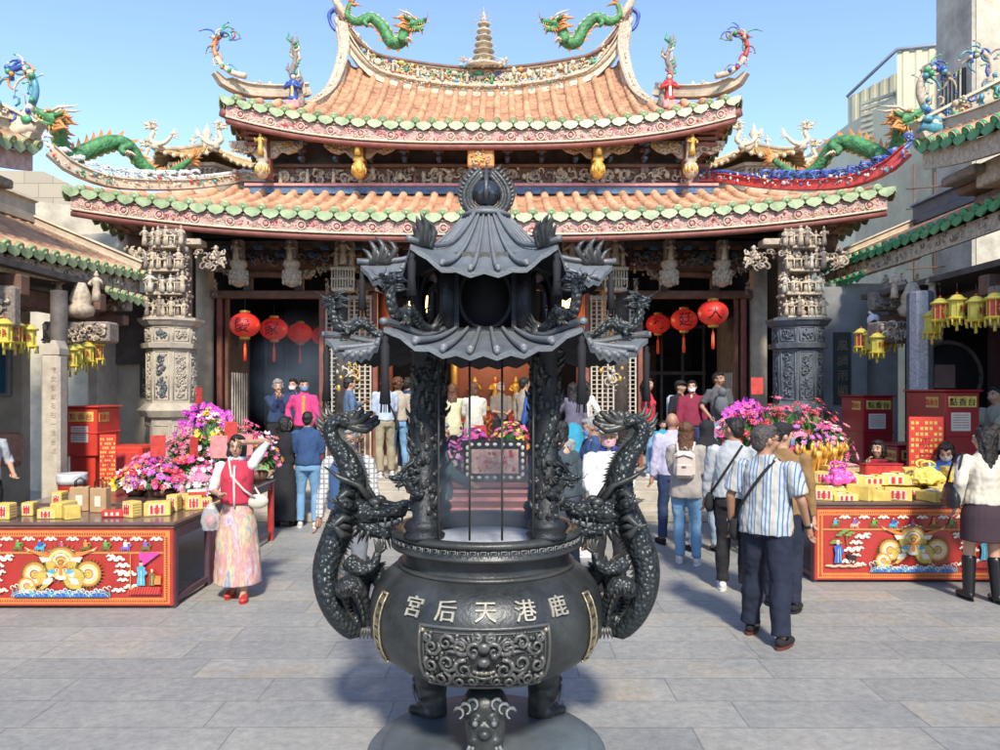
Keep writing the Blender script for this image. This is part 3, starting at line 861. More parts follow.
carve(mb, lambda q, t, h: mrid[int((q / 6. + .5) * 35.9)] + V(((q / 6. + .5) * 35.9 % 1 * .18, -.13 - h, .2 + t)), 5.6, .3, 4, CLAYS2 + [C_CREAM, CARVE, CARVE], .075, 1.5, .28, 1.2)
clay_row(mb, [p + V((0, -.12, 0)) for p in mrid[2:-2]], .42, 21, 2.6, CLAYS2 + CLAYS2 + CLAYS[4:], .06)
rnd = random.Random(8)
for i in range(9): figure(mb, mrid[4 + int(i * 28 / 9)] + V((0, -.22, .06)), .26, CLAYS2, rnd)
clay_row(mb, [p + V((0, -.26, -.14)) for p in mrid[8:-8]], .16, 22, 1.0, CLAYS2 + CLAYS, .06)
mb.build('ridge_figures', UROOF, True)
# pagoda finial
mb = MB(); pr = []; z = 0.
for k in range(7):
    r = .24 * (1 - k * .085)
    mb.lathe([(r * .62, z), (r * .62, z + .075), (r * 1.2, z + .09), (r * 1.22, z + .105), (r * .7, z + .15)], 8, C_CREAM if k % 2 else CARVE, (CX, 16.45, 9.12), smooth=False)
    for j in range(8):
        a = j * pi / 4; mb.ell((CX + r * 1.2 * cos(a), 16.45 + r * 1.2 * sin(a), 9.36 + z + .12), (.012, .012, .022), CARVE, 5, 3)
    z += .15
mb.lathe([(.07, z), (.08, z + .05), (.05, z + .1), (.06, z + .15), (.02, z + .2), (.01, z + .34)], 8, CARVE, (CX, 16.45, 9.12))
mb.lathe([(.5, -.08), (.42, .0), (.3, .02), (.2, .02)], 12, CARVE, (CX, 16.45, 9.17))
clay_row(mb, [(CX - .5, 16.2, 9.04), (CX + .5, 16.2, 9.04)], .25, 2, 5, CLAYS2, .05)
mb.build('pagoda_finial', UROOF, True)
for sg in (-1, 1):
    mb = MB(); Y = 16.4
    Q = lambda px, py: V((CX + sg * (478 - px) * Y / 740, Y - .1, 2 + (390 - py) * Y / 740))
    path = [Q(345, 6), Q(343, 18), Q(352, 24), Q(366, 20), Q(378, 30), Q(386, 44), Q(396, 44), Q(400, 32), Q(404, 27)]
    dragon(mb, path, [(0, .05), (.3, .1), (.6, .14), (.85, .12), (1, .1)], C_GREEN, C_OR, C_YEL, C_CREAM, [(.35, (0, -.15, 0), (-sg * .15, 0, 0), (0, 0, -.25)), (.78, (0, -.2, 0), (-sg * .22, 0, 0), (0, 0, -.1))], 1.15, hd=(-sg, 0, .05), finh=1.1)
    mb.build('ridge_dragon', UROOF, True, label='green clay dragon on the %s half of the main ridge, facing the pagoda' % ('left' if sg < 0 else 'right'))
    # verge ridge: from the main ridge end sweeping down, then along the hip
    vp = [V((CX + sg * 3.2, 16.4, 10.0)), V((CX + sg * 3.08, 16.2, 9.3)), V((CX + sg * 3.05, 15.9, 8.75)), V((CX + sg * 3.1, 15.5, 8.2)), V((CX + sg * 3.2, 15.0, 7.75)), V((CX + sg * 3.4, 14.6, 7.42)), V((CX + sg * 3.62, 14.3, 7.36))]
    mb = MB(); vc = catmull(vp, 4); ridge(mb, vc, .2, .24, CARVE)
    for k in (-.07, .07): mb.tube([p + V((k * sg, -.05, .24)) for p in vc], .03, 5, CARVE)
    carve(mb, lambda q, t, h, vc=vc: vc[int((q / 3.2 + .5) * (len(vc) - 1))] + V((0, -.16 - h * .4, .14 + t)), 3.2, .22, 6, [C_CREAM, CARVE], .07, 1.2, .25, .5)
    mb.build('verge_ridge', UROOF, True)
    hp = []
    for i in range(13):
        f = i / 12; u = UW - (UW - 3.45) * f; p = S2(sg * u, uvm(u)) + V((0, 0, .08))
        if f < .35: p.z += (1 - f / .35) ** 2 * .12
        hp.append(p)
    mb = MB(); ridge(mb, [hp[0] + V((sg * .1, -.1, .16))] + hp, .2, .24, CREAM, prof=lambda t: min(1, .3 + t * 4)); mb.build('hip_ridge', UROOF, True)
    mb = MB(); scroll_tail(mb, hp[0] + V((sg * .04, -.06, .2)), sg, .6, [C_CREAM, C_OR, C_TEAL, C_DKG, C_BLUE, C_RED] if sg < 0 else [CARVE, C_RED, CARVD, C_BLUE, C_DKG, CARVD], 3)
    clay_row(mb, hp[2:8], .3, 31, .8, CLAYS2)
    mb.build('corner_scroll', UROOF, True)
    # standing immortal with a tall spiral flame behind
    b = V((CX + sg * 3.62, 14.25, 7.42))
    mb = MB(); mb.box(b + V((0, 0, .1)), (.42, .3, .26), C_PINK, b=.03)
    c = C_BLUE if sg < 0 else C_RED
    mb.lathe([(.15, .22), (.16, .3), (.11, .55), (.15, .75), (.13, .86), (.05, .9)], 10, c, b); mb.ell(b + V((0, 0, .99)), (.075, .075, .1), C_CREAM, 8, 6)
    mb.cone(b + V((0, 0, 1.04)), b + V((0, 0, 1.16)), .08, .03, 7, c)
    for s in (-1, 1): mb.tube([b + V((s * .14, 0, .8)), b + V((s * .24, -.06, .62)), b + V((s * .06, -.2, .66))], [.07, .065, .04], 6, c)
    mb.box(b + V((0, -.13, .45)), (.08, .03, .4), C_YEL if sg < 0 else C_WHITE)
    mb.v = [tuple(b + (V(p) - b) * .62) for p in mb.v]
    mb.build('clay_immortal', UROOF, True)
    mb = MB(); rnd = random.Random(9)
    sp = catmull([b + V((sg * .0, .12, .0)), b + V((-sg * .2, .12, .15)), b + V((-sg * .1, .12, .7)), b + V((sg * .08, .12, 1.1)), b + V((-sg * .04, .12, 1.5)), b + V((sg * .05, .12, 1.9)), b + V((sg * .06, .12, 2.2))], 4)
    mb.tube(sp, [lerp([(0, .12), (.5, .1), (1, .02)], i / (len(sp) - 1)) for i in range(len(sp))], 7, CARVD)
    for i in range(16):
        p = sp[6 + i % (len(sp) - 8)]; d = rnd.choice((-1, 1))
        mb.tube([p, p + V((d * .14, 0, .1)), p + V((d * .1, 0, .28 + rnd.uniform(0, .15)))], [.06, .05, .01], 5, rnd.choice([CARVD, C_DKG, CARVE, C_CREAM]))
    mb.v = [tuple(b + (V(p) - b) * .66) for p in mb.v]
    mb.build('flame_spire', UROOF, True)

# ---- hall front: columns, beams, lattice, pendants
XS = (-5.42, -2.72, 2.72, 5.42)
for x in XS:
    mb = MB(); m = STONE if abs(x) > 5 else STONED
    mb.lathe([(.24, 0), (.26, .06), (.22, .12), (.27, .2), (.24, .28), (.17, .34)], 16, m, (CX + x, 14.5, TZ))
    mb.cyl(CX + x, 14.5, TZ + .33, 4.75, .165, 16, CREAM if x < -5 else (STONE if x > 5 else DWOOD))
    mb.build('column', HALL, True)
for x in (-2.3, 2.3):
    mb = MB(); mb.cyl(CX + x, 17.2, TZ, 5.0, .17, 14, RWOOD); mb.build('column', HALL, True)
mb = MB()
for x0, x1 in ((-5.42, -2.72), (2.72, 5.42)):
    c = CX + (x0 + x1) / 2
    mb.box((c, 14.45, 3.86), (x1 - x0 - .3, .16, .15), BWOOD, b=.015)
    mb.box((c, 14.5, 4.45), (x1 - x0 - .3, .2, .2), BWOOD, b=.02)
    for s in (-.5, .5): mb.box((c + s, 14.5, 4.14), (.16, .12, .41), DWOOD)
    mb.tube([(c - .75, 14.4, 4.22), (c - .2, 14.4, 4.26), (c + .75, 14.4, 4.22)], .07, 8, BWOOD)
mb.box((CX, 14.45, 4.02), (5.1, .16, .15), BWOOD, b=.015)
mb.box((CX, 14.52, 4.66), (11.2, .22, .16), DWOOD)
mb.box((CX, 14.3, 4.8), (13.2, .3, .1), DWOOD)
mb.build('lintel_beams', HALL, True)
mb = MB()
for c, w in ((CX - 4.07, 2.4), (CX + 4.07, 2.4), (CX, 5.0)):
    carve(mb, plane((c, 14.36, 4.55), (1, 0, 0), (0, 0, 1)), w, .34, int(w * 7 + c), [CARVD, CARVD, DWOOD, BLUEP], .09, 1.2, .28, 1)
    for s in (-1, 1):   # carved corner brackets under the beam
        mp = lambda q, t, h, c=c, s=s, w=w: V((c + s * (w / 2 - .32 + q * 1.), 14.34 - h, 4.3 + t + .12 * (q / .3)))
        carve(mb, mp, .64, .26, int(c * 3 + s), [CARVE, CARVD], .07, 1.4, .3, 1)
        carve(mb, lambda q, t, h, c=c, s=s, w=w: V((c + s * (w / 2 - .12 + q * .5), 14.34 - h, 4.0 + t)), .2, .36, int(c * 5 + s), [CARVE, CARVD], .06, 1.4, .3, 1)
for i in range(34):
    x = CX - 5.2 + i * 10.4 / 33
    for k in range(2):
        mb.box((x, 14.3 - k * .14, 4.62 + k * .1), (.08 + k * .08, .12, .06), BWOOD if (i + k) % 2 else BLUEP)
mb.build('carved_frieze', HALL, True)
mb = MB()   # upper wall closing the bays above the beams, ceiling; black in place of shade
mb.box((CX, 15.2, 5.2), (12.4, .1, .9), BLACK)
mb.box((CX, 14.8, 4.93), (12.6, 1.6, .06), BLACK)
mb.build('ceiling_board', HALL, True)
def pendant(x, y, zt, zb, r, fig, nm='hanging_lotus'):
    mb = MB(); h = zt - zb
    mb.box((x, y, zt - h * .2), (r * 1.2, r * 1.2, h * .4), CARVD, b=.01)
    mb.lathe([(r * .3, 0), (r * .9, h * .08), (r * 1.1, h * .2), (r * 1.05, h * .32), (r * .8, h * .4), (r * 1.05, h * .46), (r * 1.05, h * .54), (r * .7, h * .58)], 10, CARVE, (x, y, zb))
    for k in range(3):
        for j in range(10):
            a = j * 2 * pi / 10 + k * .3
            mb.ell((x + r * 1.02 * cos(a), y + r * 1.02 * sin(a), zb + h * (.1 + k * .1)), (r * .22, r * .2, h * .06), CARVE, 6, 4)
    rnd = random.Random(int(x * 9)); figure(mb, (x, y - r * .9, zb + h * .55), h * .42, [CARVE, C_CREAM, CARVE], rnd)
    mb.build(nm, HALL, True)
for off in (-4.46, -3.48, 3.48, 4.46): pendant(CX + off, 13.65, 4.76, 3.9, .15, 1)
for off in (-2.54, 2.5, -1.75, 1.7):
    x = CX + off; y = 13.75; mb = MB(); rnd = random.Random(int(off * 10))
    mb.box((x, y + .1, 4.3), (.34, .2, .95), CARVD, b=.02)
    figure(mb, (x, y - .06, 4.32), .5, [C_CREAM, CARVE], rnd); figure(mb, (x - .14, y - .02, 4.28), .36, [C_CREAM, CARVE], rnd); figure(mb, (x + .14, y - .02, 4.28), .36, [CARVE], rnd)
    for k in range(9):
        h = rnd.uniform(.3, .42); mb.tube([(x - .2 + k * .05, y - .1, 4.24), (x - .2 + k * .05, y - .12, 4.24 - h)], .013, 5, C_CREAM)
    mb.box((x, y - .08, 4.24), (.46, .12, .06), CARVE, b=.01); mb.box((x, y - .06, 3.86), (.4, .12, .07), CARVE, b=.01); mb.box((x, y - .08, 4.05), (.44, .1, .03), CARVE)
    carve(mb, plane((x, y - .02, 4.05), (1, 0, 0), (0, 0, 1)), .4, .34, 3, CARVE, .06, 1.3)
    mb.build('carved_lantern_post', HALL, True)
# lattice screens beside the middle bay
for s in (-1, 1):
    mb = MB(); x0 = CX + (-3.02 if s < 0 else 2.14); w = .86; y = 14.42
    for k in range(9):
        mb.box((x0 + w * k / 8, y, 2.2), (.03, .05, 3.3), WHITEW)
    for z in (.56, 1.35, 1.5, 3.8): mb.box((x0 + w / 2, y - .005, z), (w + .06, .07, .07), WHITEW)
    for k in range(26): mb.box((x0 + w / 2, y + .01, 1.6 + k * .085), (w, .02, .016), WHITEW)
    carve(mb, plane((x0 + w / 2, y - .03, 2.6), (1, 0, 0), (0, 0, 1)), w * .72, 1.25, 4 + s, [WHITEW, WHITEW, GOLD], .11, 1.2, .16, .6)
    mb.box((x0 + w / 2, y + .02, 1.0), (w, .03, .7), BWOOD)
    carve(mb, plane((x0 + w / 2, y, 1.0), (1, 0, 0), (0, 0, 1)), w * .8, .55, 14 + s, [BWOOD, CARVD], .09, 1)
    mb.build('lattice_screen', HALL, True)
    mb = MB()
    for xx in ((x0 - .09), (x0 + w + .09)): mb.box((xx, y, 2.2), (.09, .12, 3.4), RWOOD, b=.01)
    mb.build('screen_frame', HALL, True)
    # jambs of the side bay
    mb = MB(); xe = CX + s * 5.12
    mb.box((xe, 14.5, 2.15), (.1, .14, 3.28), RWOOD, b=.01); mb.box((xe - s * .12, 14.55, 2.15), (.06, .1, 3.28), BWOOD)
    mb.box((xe - s * .1, 15.2, 2.0), (.06, 1.2, 2.9), DWOOD)
    for k in range(7): mb.box((xe - s * .14, 14.75 + .14 * k, 1.6), (.03, .02, 1.5), WHITEW)
    mb.build('door_jamb', HALL, True)
# inner walls, ceiling and floor with the interior dimness put into their colour
INT = mat('blue interior shade', (.035, .05, .085), .6, 0, .5, 3)  # interior darkness and blue tinge painted into the wall colour
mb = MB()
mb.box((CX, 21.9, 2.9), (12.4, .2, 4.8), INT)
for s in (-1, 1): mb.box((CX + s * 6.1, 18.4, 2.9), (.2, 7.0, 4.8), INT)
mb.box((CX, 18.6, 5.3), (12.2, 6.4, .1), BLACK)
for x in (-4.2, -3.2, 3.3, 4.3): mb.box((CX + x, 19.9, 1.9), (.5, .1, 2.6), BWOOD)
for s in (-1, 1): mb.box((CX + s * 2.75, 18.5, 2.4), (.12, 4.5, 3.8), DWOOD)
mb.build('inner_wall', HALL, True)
mb = MB()
for s in (-1, 1):
    for k in range(5):
        mb.box((CX + s * (3.2 + k * .5), 17.6, 2.1), (.06, .05, 3.0), DWOOD)
    for z in (1.2, 2.4, 3.5): mb.box((CX + s * 4.2, 17.6, z), (2.1, .06, .08), DWOOD)
mb.build('inner_screen', HALL, True)

# ---- pedestal pillars at each end of the hall front, crowned with carved figures
for s in (-1, 1):
    m = STONE if s < 0 else STONED  # right pillar's shade is put into its darker stone colour
    x = CX + (-5.36 if s < 0 else 5.5); y = 12.62
    xc = -5.60 if s < 0 else 5.08
    T = thing('stone_pedestal_pillar', ('pale sunlit' if s < 0 else 'dark blue-grey shade-toned') + ' carved stone pillar with panels below crowded wooden figures at the %s end of the hall' % ('left' if s < 0 else 'right'), 'pillar', (xc, y, 0))
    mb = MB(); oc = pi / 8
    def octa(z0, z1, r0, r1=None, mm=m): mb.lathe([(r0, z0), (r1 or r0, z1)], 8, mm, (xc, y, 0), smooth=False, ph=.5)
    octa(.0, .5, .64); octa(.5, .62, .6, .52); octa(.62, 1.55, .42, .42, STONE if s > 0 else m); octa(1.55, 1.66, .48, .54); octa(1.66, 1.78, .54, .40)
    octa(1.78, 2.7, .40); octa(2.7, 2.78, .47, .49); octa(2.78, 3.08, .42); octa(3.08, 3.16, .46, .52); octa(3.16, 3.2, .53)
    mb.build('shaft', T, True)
    mb = MB()
    for a in (-90, -45, -135, 0 if s < 0 else 180):
        n = V((cos(R(a)), sin(R(a)), 0)); rt = V((-n.y, n.x, 0)); ap = cos(pi / 8)
        w = 2 * .44 * sin(pi / 8)
        for zc, h, rr in ((2.24, .8, .40), (2.93, .22, .42), (1.1, .62, .42)):
            c = V((xc, y, zc)) + n * (rr * ap + .003); w = 2 * rr * sin(pi / 8) - .07
            for q in (-1, 1):
                mb.tube([c + rt * q * w / 2 + V((0, 0, -h / 2)), c + rt * q * w / 2 + V((0, 0, h / 2))], .012, 4, m)
                mb.tube([c - rt * w / 2 + V((0, 0, q * h / 2)), c + rt * w / 2 + V((0, 0, q * h / 2))], .012, 4, m)
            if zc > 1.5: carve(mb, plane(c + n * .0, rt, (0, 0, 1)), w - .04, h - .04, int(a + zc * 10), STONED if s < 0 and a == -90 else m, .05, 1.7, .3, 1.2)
    mb.build('carved_panel', T, True)
    mb = MB(); rnd = random.Random(7 + s)
    mb.box((xc, y + .15, 3.97), (.42, .4, 1.54), CARVD); mb.box((xc - .05, y + .25, 4.55), (1.0, .3, .12), CARVE, b=.02)
    for k in range(4):
        z = 3.2 + k * .39
        mb.box((xc, y - .05, z + .02), (.7 - .1 * k, .5, .05), CARVE, b=.01)
        for j in range(7):
            figure(mb, (xc - .3 + .1 * j + rnd.uniform(-.03, .03), y - .2 - rnd.uniform(0, .12), z + .04), rnd.uniform(.24, .36), [CARVE, CARVE, CARVD, WHITEW], rnd)
        for j in range(6): mb.tube([(xc - .3 + .12 * j, y - .3, z + .03), (xc - .3 + .12 * j, y - .3, z + .2)], .01, 4, C_CREAM)
        mb.tube([(xc - .34, y - .3, z + .2), (xc + .34, y - .3, z + .2)], .012, 4, C_CREAM)
    carve(mb, plane((xc + s * -.03, y - .2, 3.95), (1, 0, 0), (0, 0, 1)), .8, 1.45, 3, [CARVE, CARVD, CARVD], .07, 1.3)
    for q in (-1, 1):
        mp = lambda a_, t, h, q=q: V((xc + q * (.42 + a_ + .2), y + .1 - h, 4.25 + t + .15 * a_))
        carve(mb, mp, .62, .42, int(5 + q + s), [CARVE, CARVD, CARVE], .08, 1.5, .3, 1)
    mb.build('carved_capital', T, True)

# ------------------------------------------------------------------ side halls
def side_hall(s):
    L = s < 0
    xe = -6.05 if L else 6.15
    T = thing('side_hall', ('sunlit' if L else 'shaded') + ' side hall with two tiers of green edged eaves along the %s of the courtyard' % ('left' if L else 'right'), 'hall', (xe + s * 1.5, 8, 0))
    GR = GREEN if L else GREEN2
    z0 = 3.95 if L else 4.3; yb = 12.55 if L else 14.3
    # lower roof (runs in depth along the court)
    F = lambda u, d, z: (xe + s * d, u, z)
    lift = (lambda u: (u - 12.5) * .05) if L else (lambda u: .12 * max(0, (11.5 - u) / 5.5) ** 1.5)
    mb = MB(); ya = 2.5
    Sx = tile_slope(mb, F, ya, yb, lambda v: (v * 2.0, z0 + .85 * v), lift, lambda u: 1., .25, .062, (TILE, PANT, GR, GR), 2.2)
    lr = mb.build('lower_roof', T, True)
    mb = MB(); mb.sheet(lambda u, v: Sx(u, v) + V((0, 0, -.12)), frange(ya, yb, 12), [.02, 1.], DWOOD)
    n = 30; us = frange(ya, yb, n); vs = []; fs = []
    for u in us:
        p = Sx(u, 0)
        for o_, h in ((.06, -.1), (.06, -.33), (.11, -.33), (.11, -.1)): vs.append(p + V((s * o_, 0, h)))
    for i in range(n):
        for q in range(4): a, b = i * 4 + q, i * 4 + (q + 1) % 4; fs.append((a, b, b + 4, a + 4))
    fs += [(0, 1, 2, 3), tuple(n * 4 + q for q in range(4))]
    mb.add(vs, fs, CARVE, False)
    carve(mb, lambda q, t, h: Sx((ya + yb) / 2 + q, 0) + V((s * (.058 - h * .6), 0, -.215 + t)), yb - ya - .2, .2, 3, [CARVE, CARVE, CARVD], .06, .7, .2, .3)
    for k in range(28): 
        u = ya + .2 + k * (yb - ya - .4) / 27
        mb.tube([Sx(u, .03) + V((0, 0, -.17)), Sx(u, .95) + V((0, 0, -.19))], .04, 4, BWOOD)
    mb.build('eave_board', T, True)
    # plaster ridge and verge on the lower roof
    mb = MB(); rp = [Sx(u, .62) + V((0, 0, .0)) for u in frange(7.5 if L else 8.5, yb, 10)]
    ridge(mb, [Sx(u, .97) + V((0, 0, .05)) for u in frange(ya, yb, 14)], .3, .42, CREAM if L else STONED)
    ridge(mb, [Sx(yb - .02, v) + V((0, 0, .02)) for v in frange(0.02, .97, 6)], .16, .2, CREAM)
    mb.build('roof_ridge', lr, True)
    # small lower eave tucked behind the end
    mb = MB(); y1 = yb + .05
    F3 = lambda u, d, z: (xe - s * .12 + s * d, u, z)
    if L: tile_slope(mb, F3, 11.2, 13.1, lambda v: (v * 1., 3.5 + .3 * v), lambda u: 0, lambda u: 1., .23, .055, (TILE, PANT, GR, GR), .8)
    else: tile_slope(mb, F3, 12.3, 14.6, lambda v: (v * 1., 3.92 + .3 * v), lambda u: 0, lambda u: 1., .23, .055, (TILE, PANT, GR, GR), .8)
    mb.build('small_eave', T, True)
    # upper tier
    ze = 5.12 if L else 5.2; y2 = 9.9 if L else 10.1; xu = -6.2 if L else 5.72
    F2 = lambda u, d, z: (xu + s * d, u, z)
    l2 = lambda u: .3 * max(0, (u - (y2 - 2.5)) / 2.5) ** 2 + .0
    mb = MB()
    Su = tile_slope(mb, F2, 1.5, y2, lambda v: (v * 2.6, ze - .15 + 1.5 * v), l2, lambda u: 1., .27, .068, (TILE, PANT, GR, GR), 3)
    ur = mb.build('upper_roof', T, True)
    mb = MB(); mb.sheet(lambda u, v: Su(u, v) + V((0, 0, -.12)), frange(1.5, y2, 12), [.02, 1.], RWOOD if L else CARVD)
    vs = []; fs = []; us = frange(1.5, y2, n)
    for u in us:
        p = Su(u, 0)
        for o_, h in ((.05, -.09), (.05, -.34), (.12, -.34), (.12, -.09)): vs.append(p + V((s * o_, 0, h)))
    for i in range(n):
        for q in range(4): a, b = i * 4 + q, i * 4 + (q + 1) % 4; fs.append((a, b, b + 4, a + 4))
    fs += [(0, 1, 2, 3), tuple(n * 4 + q for q in range(4))]
    mb.add(vs, fs, CARVE if not L else PINK, False)
    # gable end facing the temple hall: timber brackets under the eave
    for k in range(5): mb.box((xu + s * (.35 + .22 * k), y2 - .5, ze - .42 - k * .12), (.3, .7, .12), BWOOD if k % 2 else CARVD, b=.02)
    mb.build('eave_board', T, True)
    mb = MB(); rp = [Su(y2 - .05, v) + V((0, 0, .06)) for v in frange(0, 1., 8)]
    ridge(mb, rp, .22, .26, CREAM)
    ridge(mb, [Su(u, .12) + V((0, 0, .03)) for u in frange(y2 - 2.4, y2, 6)], .14, .16, CREAM)
    clay_row(mb, rp, .3, 5, 2, CLAYS, .1, (0, 1, 0)); clay_row(mb, rp, .3, 6, 2, CLAYS, .1)
    mb.build('verge_ridge', ur, True)
    # curled clay ornament on the corner
    mb = MB(); 
    cs = [C_CREAM, C_TEAL, C_BLUE, C_CREAM, C_OR, C_DKG] if L else [C_TEAL, CARVE, C_BLUE, C_DKG, CARVD, C_TEAL]
    b = Su(y2 - .1, .0) + V((0, 0, .25))
    scroll_tail(mb, b, -s, .62, cs, 5)
    q = MB(); scroll_tail(q, (0, 0, 0), s, .55, cs, 6); mb.join(q, Mx.Translation(b + V((s * .95, .1, .35))))
    mb.tube(catmull([b + V((s * 1.6, 0, .75)), b + V((s * 1.0, 0, .1)), b + V((s * .4, 0, -.1)), b + V((-s * .05, 0, .0))], 5), .1, 7, C_TEAL if not L else C_CREAM)
    clay_row(mb, [b + V((s * 1.4, 0, .1)), b + V((0, 0, -.1))], .5, 7, 2.2, cs)
    mb.build('corner_scroll', ur, True)
    # upper tier wall and beams
    mb = MB()
    mb.box((xu + s * 1.9, 5.6, 5.0), (1.6, 8.4, 1.5), DWOOD); mb.box((xu + s * 1.1, y2 - .9, 4.72), (1.5, .5, .3), CARVE, b=.02)
    carve(mb, plane((xu + s * .9, y2 - 1.17, 4.7), (1, 0, 0), (0, 0, 1)), 1.2, .5, 9, [CARVE, C_CREAM, BLUEP], .1, 1.2)
    mb.build('upper_wall', T, True)
    # floor, inner walls, posts
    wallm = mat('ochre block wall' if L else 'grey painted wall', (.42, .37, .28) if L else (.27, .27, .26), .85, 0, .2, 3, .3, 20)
    mb = MB()
    xi = xe + s * 2.6
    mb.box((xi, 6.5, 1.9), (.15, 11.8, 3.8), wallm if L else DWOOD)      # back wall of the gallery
    if L:
        mb.box((-7.95, 11.4, 1.85), (1.3, .2, 3.7), wallm); mb.box((-6.35, 13.0, 1.85), (.9, .2, 3.7), wallm)
        mb.box((-6.98, 13.2, 1.3), (.62, .1, 2.6), BLACK); mb.box((-6.9, 12.9, 3.0), (1.6, .2, 1.1), DWOOD)  # black slab fills the door opening in place of its darkness
        mb.box((-6.72, 12.55, 1.6), (.14, .7, 3.2), STONE); mb.box((-5.9, 12.9, 1.8), (.2, .5, 3.6), STONE)
    else:
        mb.box((6.35, 13.3, 1.95), (1.5, .2, 3.9), wallm); mb.box((7.7, 12.6, 1.9), (1.5, .2, 3.8), BLACK); mb.box((8.0, 11.0, 1.9), (1.4, .15, 3.8), mat('dim maroon wall', (.06, .02, .02), .8, 0, .3, 4))
        mb.box((5.95, 13.05, 1.9), (.9, .3, 3.8), wallm)
    mb.build('inner_wall', T, True)
    mb = MB(); mb.box((xe + s * 1.2, 7.0, 3.55), (2.6, 10.8, .08), DWOOD)
    for y in (5.2, 7.4, 9.2, 11.0): mb.box((xe + s * 1.1, y, 3.3), (2.5, .2, .26), BWOOD, b=.02)
    mb.box((xe + s * .45, 7.4, 3.25), (.2, 10., .28), BWOOD, b=.03)
    mb.build('ceiling_beams', T, True)
    return T, Sx, Su
for s in (-1, 1):
    T, Sx, Su = side_hall(s)
    if s < 0:
        posts = [(-5.62, 9.3, 2.55)]
    else: posts = [(5.52, 9.75, 3.2)]
    for x, y, h in posts:
        mb = MB()
        if s < 0:
            mb.box((x, y, .12), (.5, .42, .24), STONE, b=.03); mb.box((x + .02, y, 1.3), (.24, .2, 2.3), STONE, b=.03)
            mb.poly([(x - .1, y - .1, 2.44), (x + .14, y - .1, 2.44), (x + .14, y - .1, 2.52), (x + .09, y - .1, 2.62), (x + .04, y - .1, 2.62), (x + .0, y - .1, 2.54), (x - .1, y - .1, 2.5)], STONE, (0, .2, 0))
            mb.cyl(x - .16, y + .4, 0, 3.3, .1, 12, DWOOD)
            write(mb, '信女敬獻石柱一支合境', (x + .07, y - .104, 1.75), .075, CARVE, step=1.5, vertical=True)
        else:
            mb.box((x, y, .14), (.42, .42, .28), STONE, b=.03); mb.box((x, y, 1.7), (.16, .2, 3.2), mat('speckled granite post', (.42, .42, .42), .8, 0, .4, 30), b=.02)
            mb.box((x + .24, y + .4, 1.75), (.24, .3, 3.2), STONED, b=.03)
        mb.build('stone_post', T, True)
    # carved capital and fan beam above the inner doorway
    mb = MB(); y = 10.6; xx = s * (5.95 if s < 0 else 5.85)
    mb.lathe([(.05, 0), (.16, .04), (.19, .14), (.13, .2), (.15, .25), (.12, .36), (.06, .5)], 12, CARVE, (xx, y - .1, 3.02))
    figure(mb, (xx + .25, y - .15, 3.25), .42, [CARVE, C_CREAM], random.Random(2)); figure(mb, (xx - .28, y - .15, 3.3), .36, [CARVE, C_CREAM], random.Random(4))
    mb.box((xx - .05, y, 2.82), (.95, .3, .3), CARVD, b=.03)
    carve(mb, plane((xx - .05, y - .16, 2.82), (1, 0, 0), (0, 0, 1)), .95, .34, 12, [CARVE, CARVD], .07, 1.8, .3, 1)
    mb.build('carved_bracket', T, True)
    mb = MB(); 
    for yy, w in ((8.9, .5),):
        x2 = s * 5.95 + (0 if s < 0 else .1)
        mb.box((x2 + s * .1, yy, 3.0), (.5, .16, .5), CARVD, b=.03); carve(mb, plane((x2 + s * .1, yy - .09, 3.0), (1, 0, 0), (0, 0, 1)), .46, .46, 5, [CARVD, CARVE], .08, 1.6)
        figure(mb, (x2 + s * -.05, yy - .5, 3.4), .5, [CARVE, C_CREAM, CARVE], random.Random(3))
    mb.build('carved_bracket', T, True)
    # couplet plaque
    mb = MB()
    pm = mat('slate plaque', (.05, .06, .055), .5, 0, .3, 8)
    if s < 0: c = V((-6.13, 12.88, 2.42)); mb.box(c, (.27, .03, 1.1), pm, b=.008); txt = '國泰民安'
    else: c = V((5.95, 12.87, 2.38)); mb.box(c, (.3, .03, 1.25), pm, b=.008); txt = '風調雨順'
    write(mb, txt, c + V((0, -.016, 0)), .2, BRASS, step=1.3, vertical=True)
    mb.build('couplet_plaque', T, True)
    mb = MB(); yy = 11.9; x3 = s * 6.6
    mb.box((x3, yy, 3.42), (1.3, .2, .3), CARVD, b=.02); carve(mb, plane((x3, yy - .11, 3.42), (1, 0, 0), (0, 0, 1)), 1.3, .34, 21, [CARVE, CARVD, CARVD], .08, 1.5, .3, 1)
    for q in range(5): figure(mb, (x3 - .5 + .25 * q, yy - .2, 3.5), .34, [CARVE, CARVD], random.Random(q))
    mb.box((x3, yy, 3.12), (1.2, .16, .16), BWOOD, b=.02); mb.build('carved_beam', T, True)
    # linear lamp housing under the eave
    mb = MB(); 
    for k in (0, .09): mb.box((s * 6.3, 6.9, 3.05 + k), (.1, 1.5, .05), C_WHITE, b=.01)
    mb.box((s * 6.3, 6.9, 3.16), (.2, 1.5, .03), mat('lamp housing', (.3, .3, .3), .5), b=.008)
    mb.build('lamp_housing', T, True)
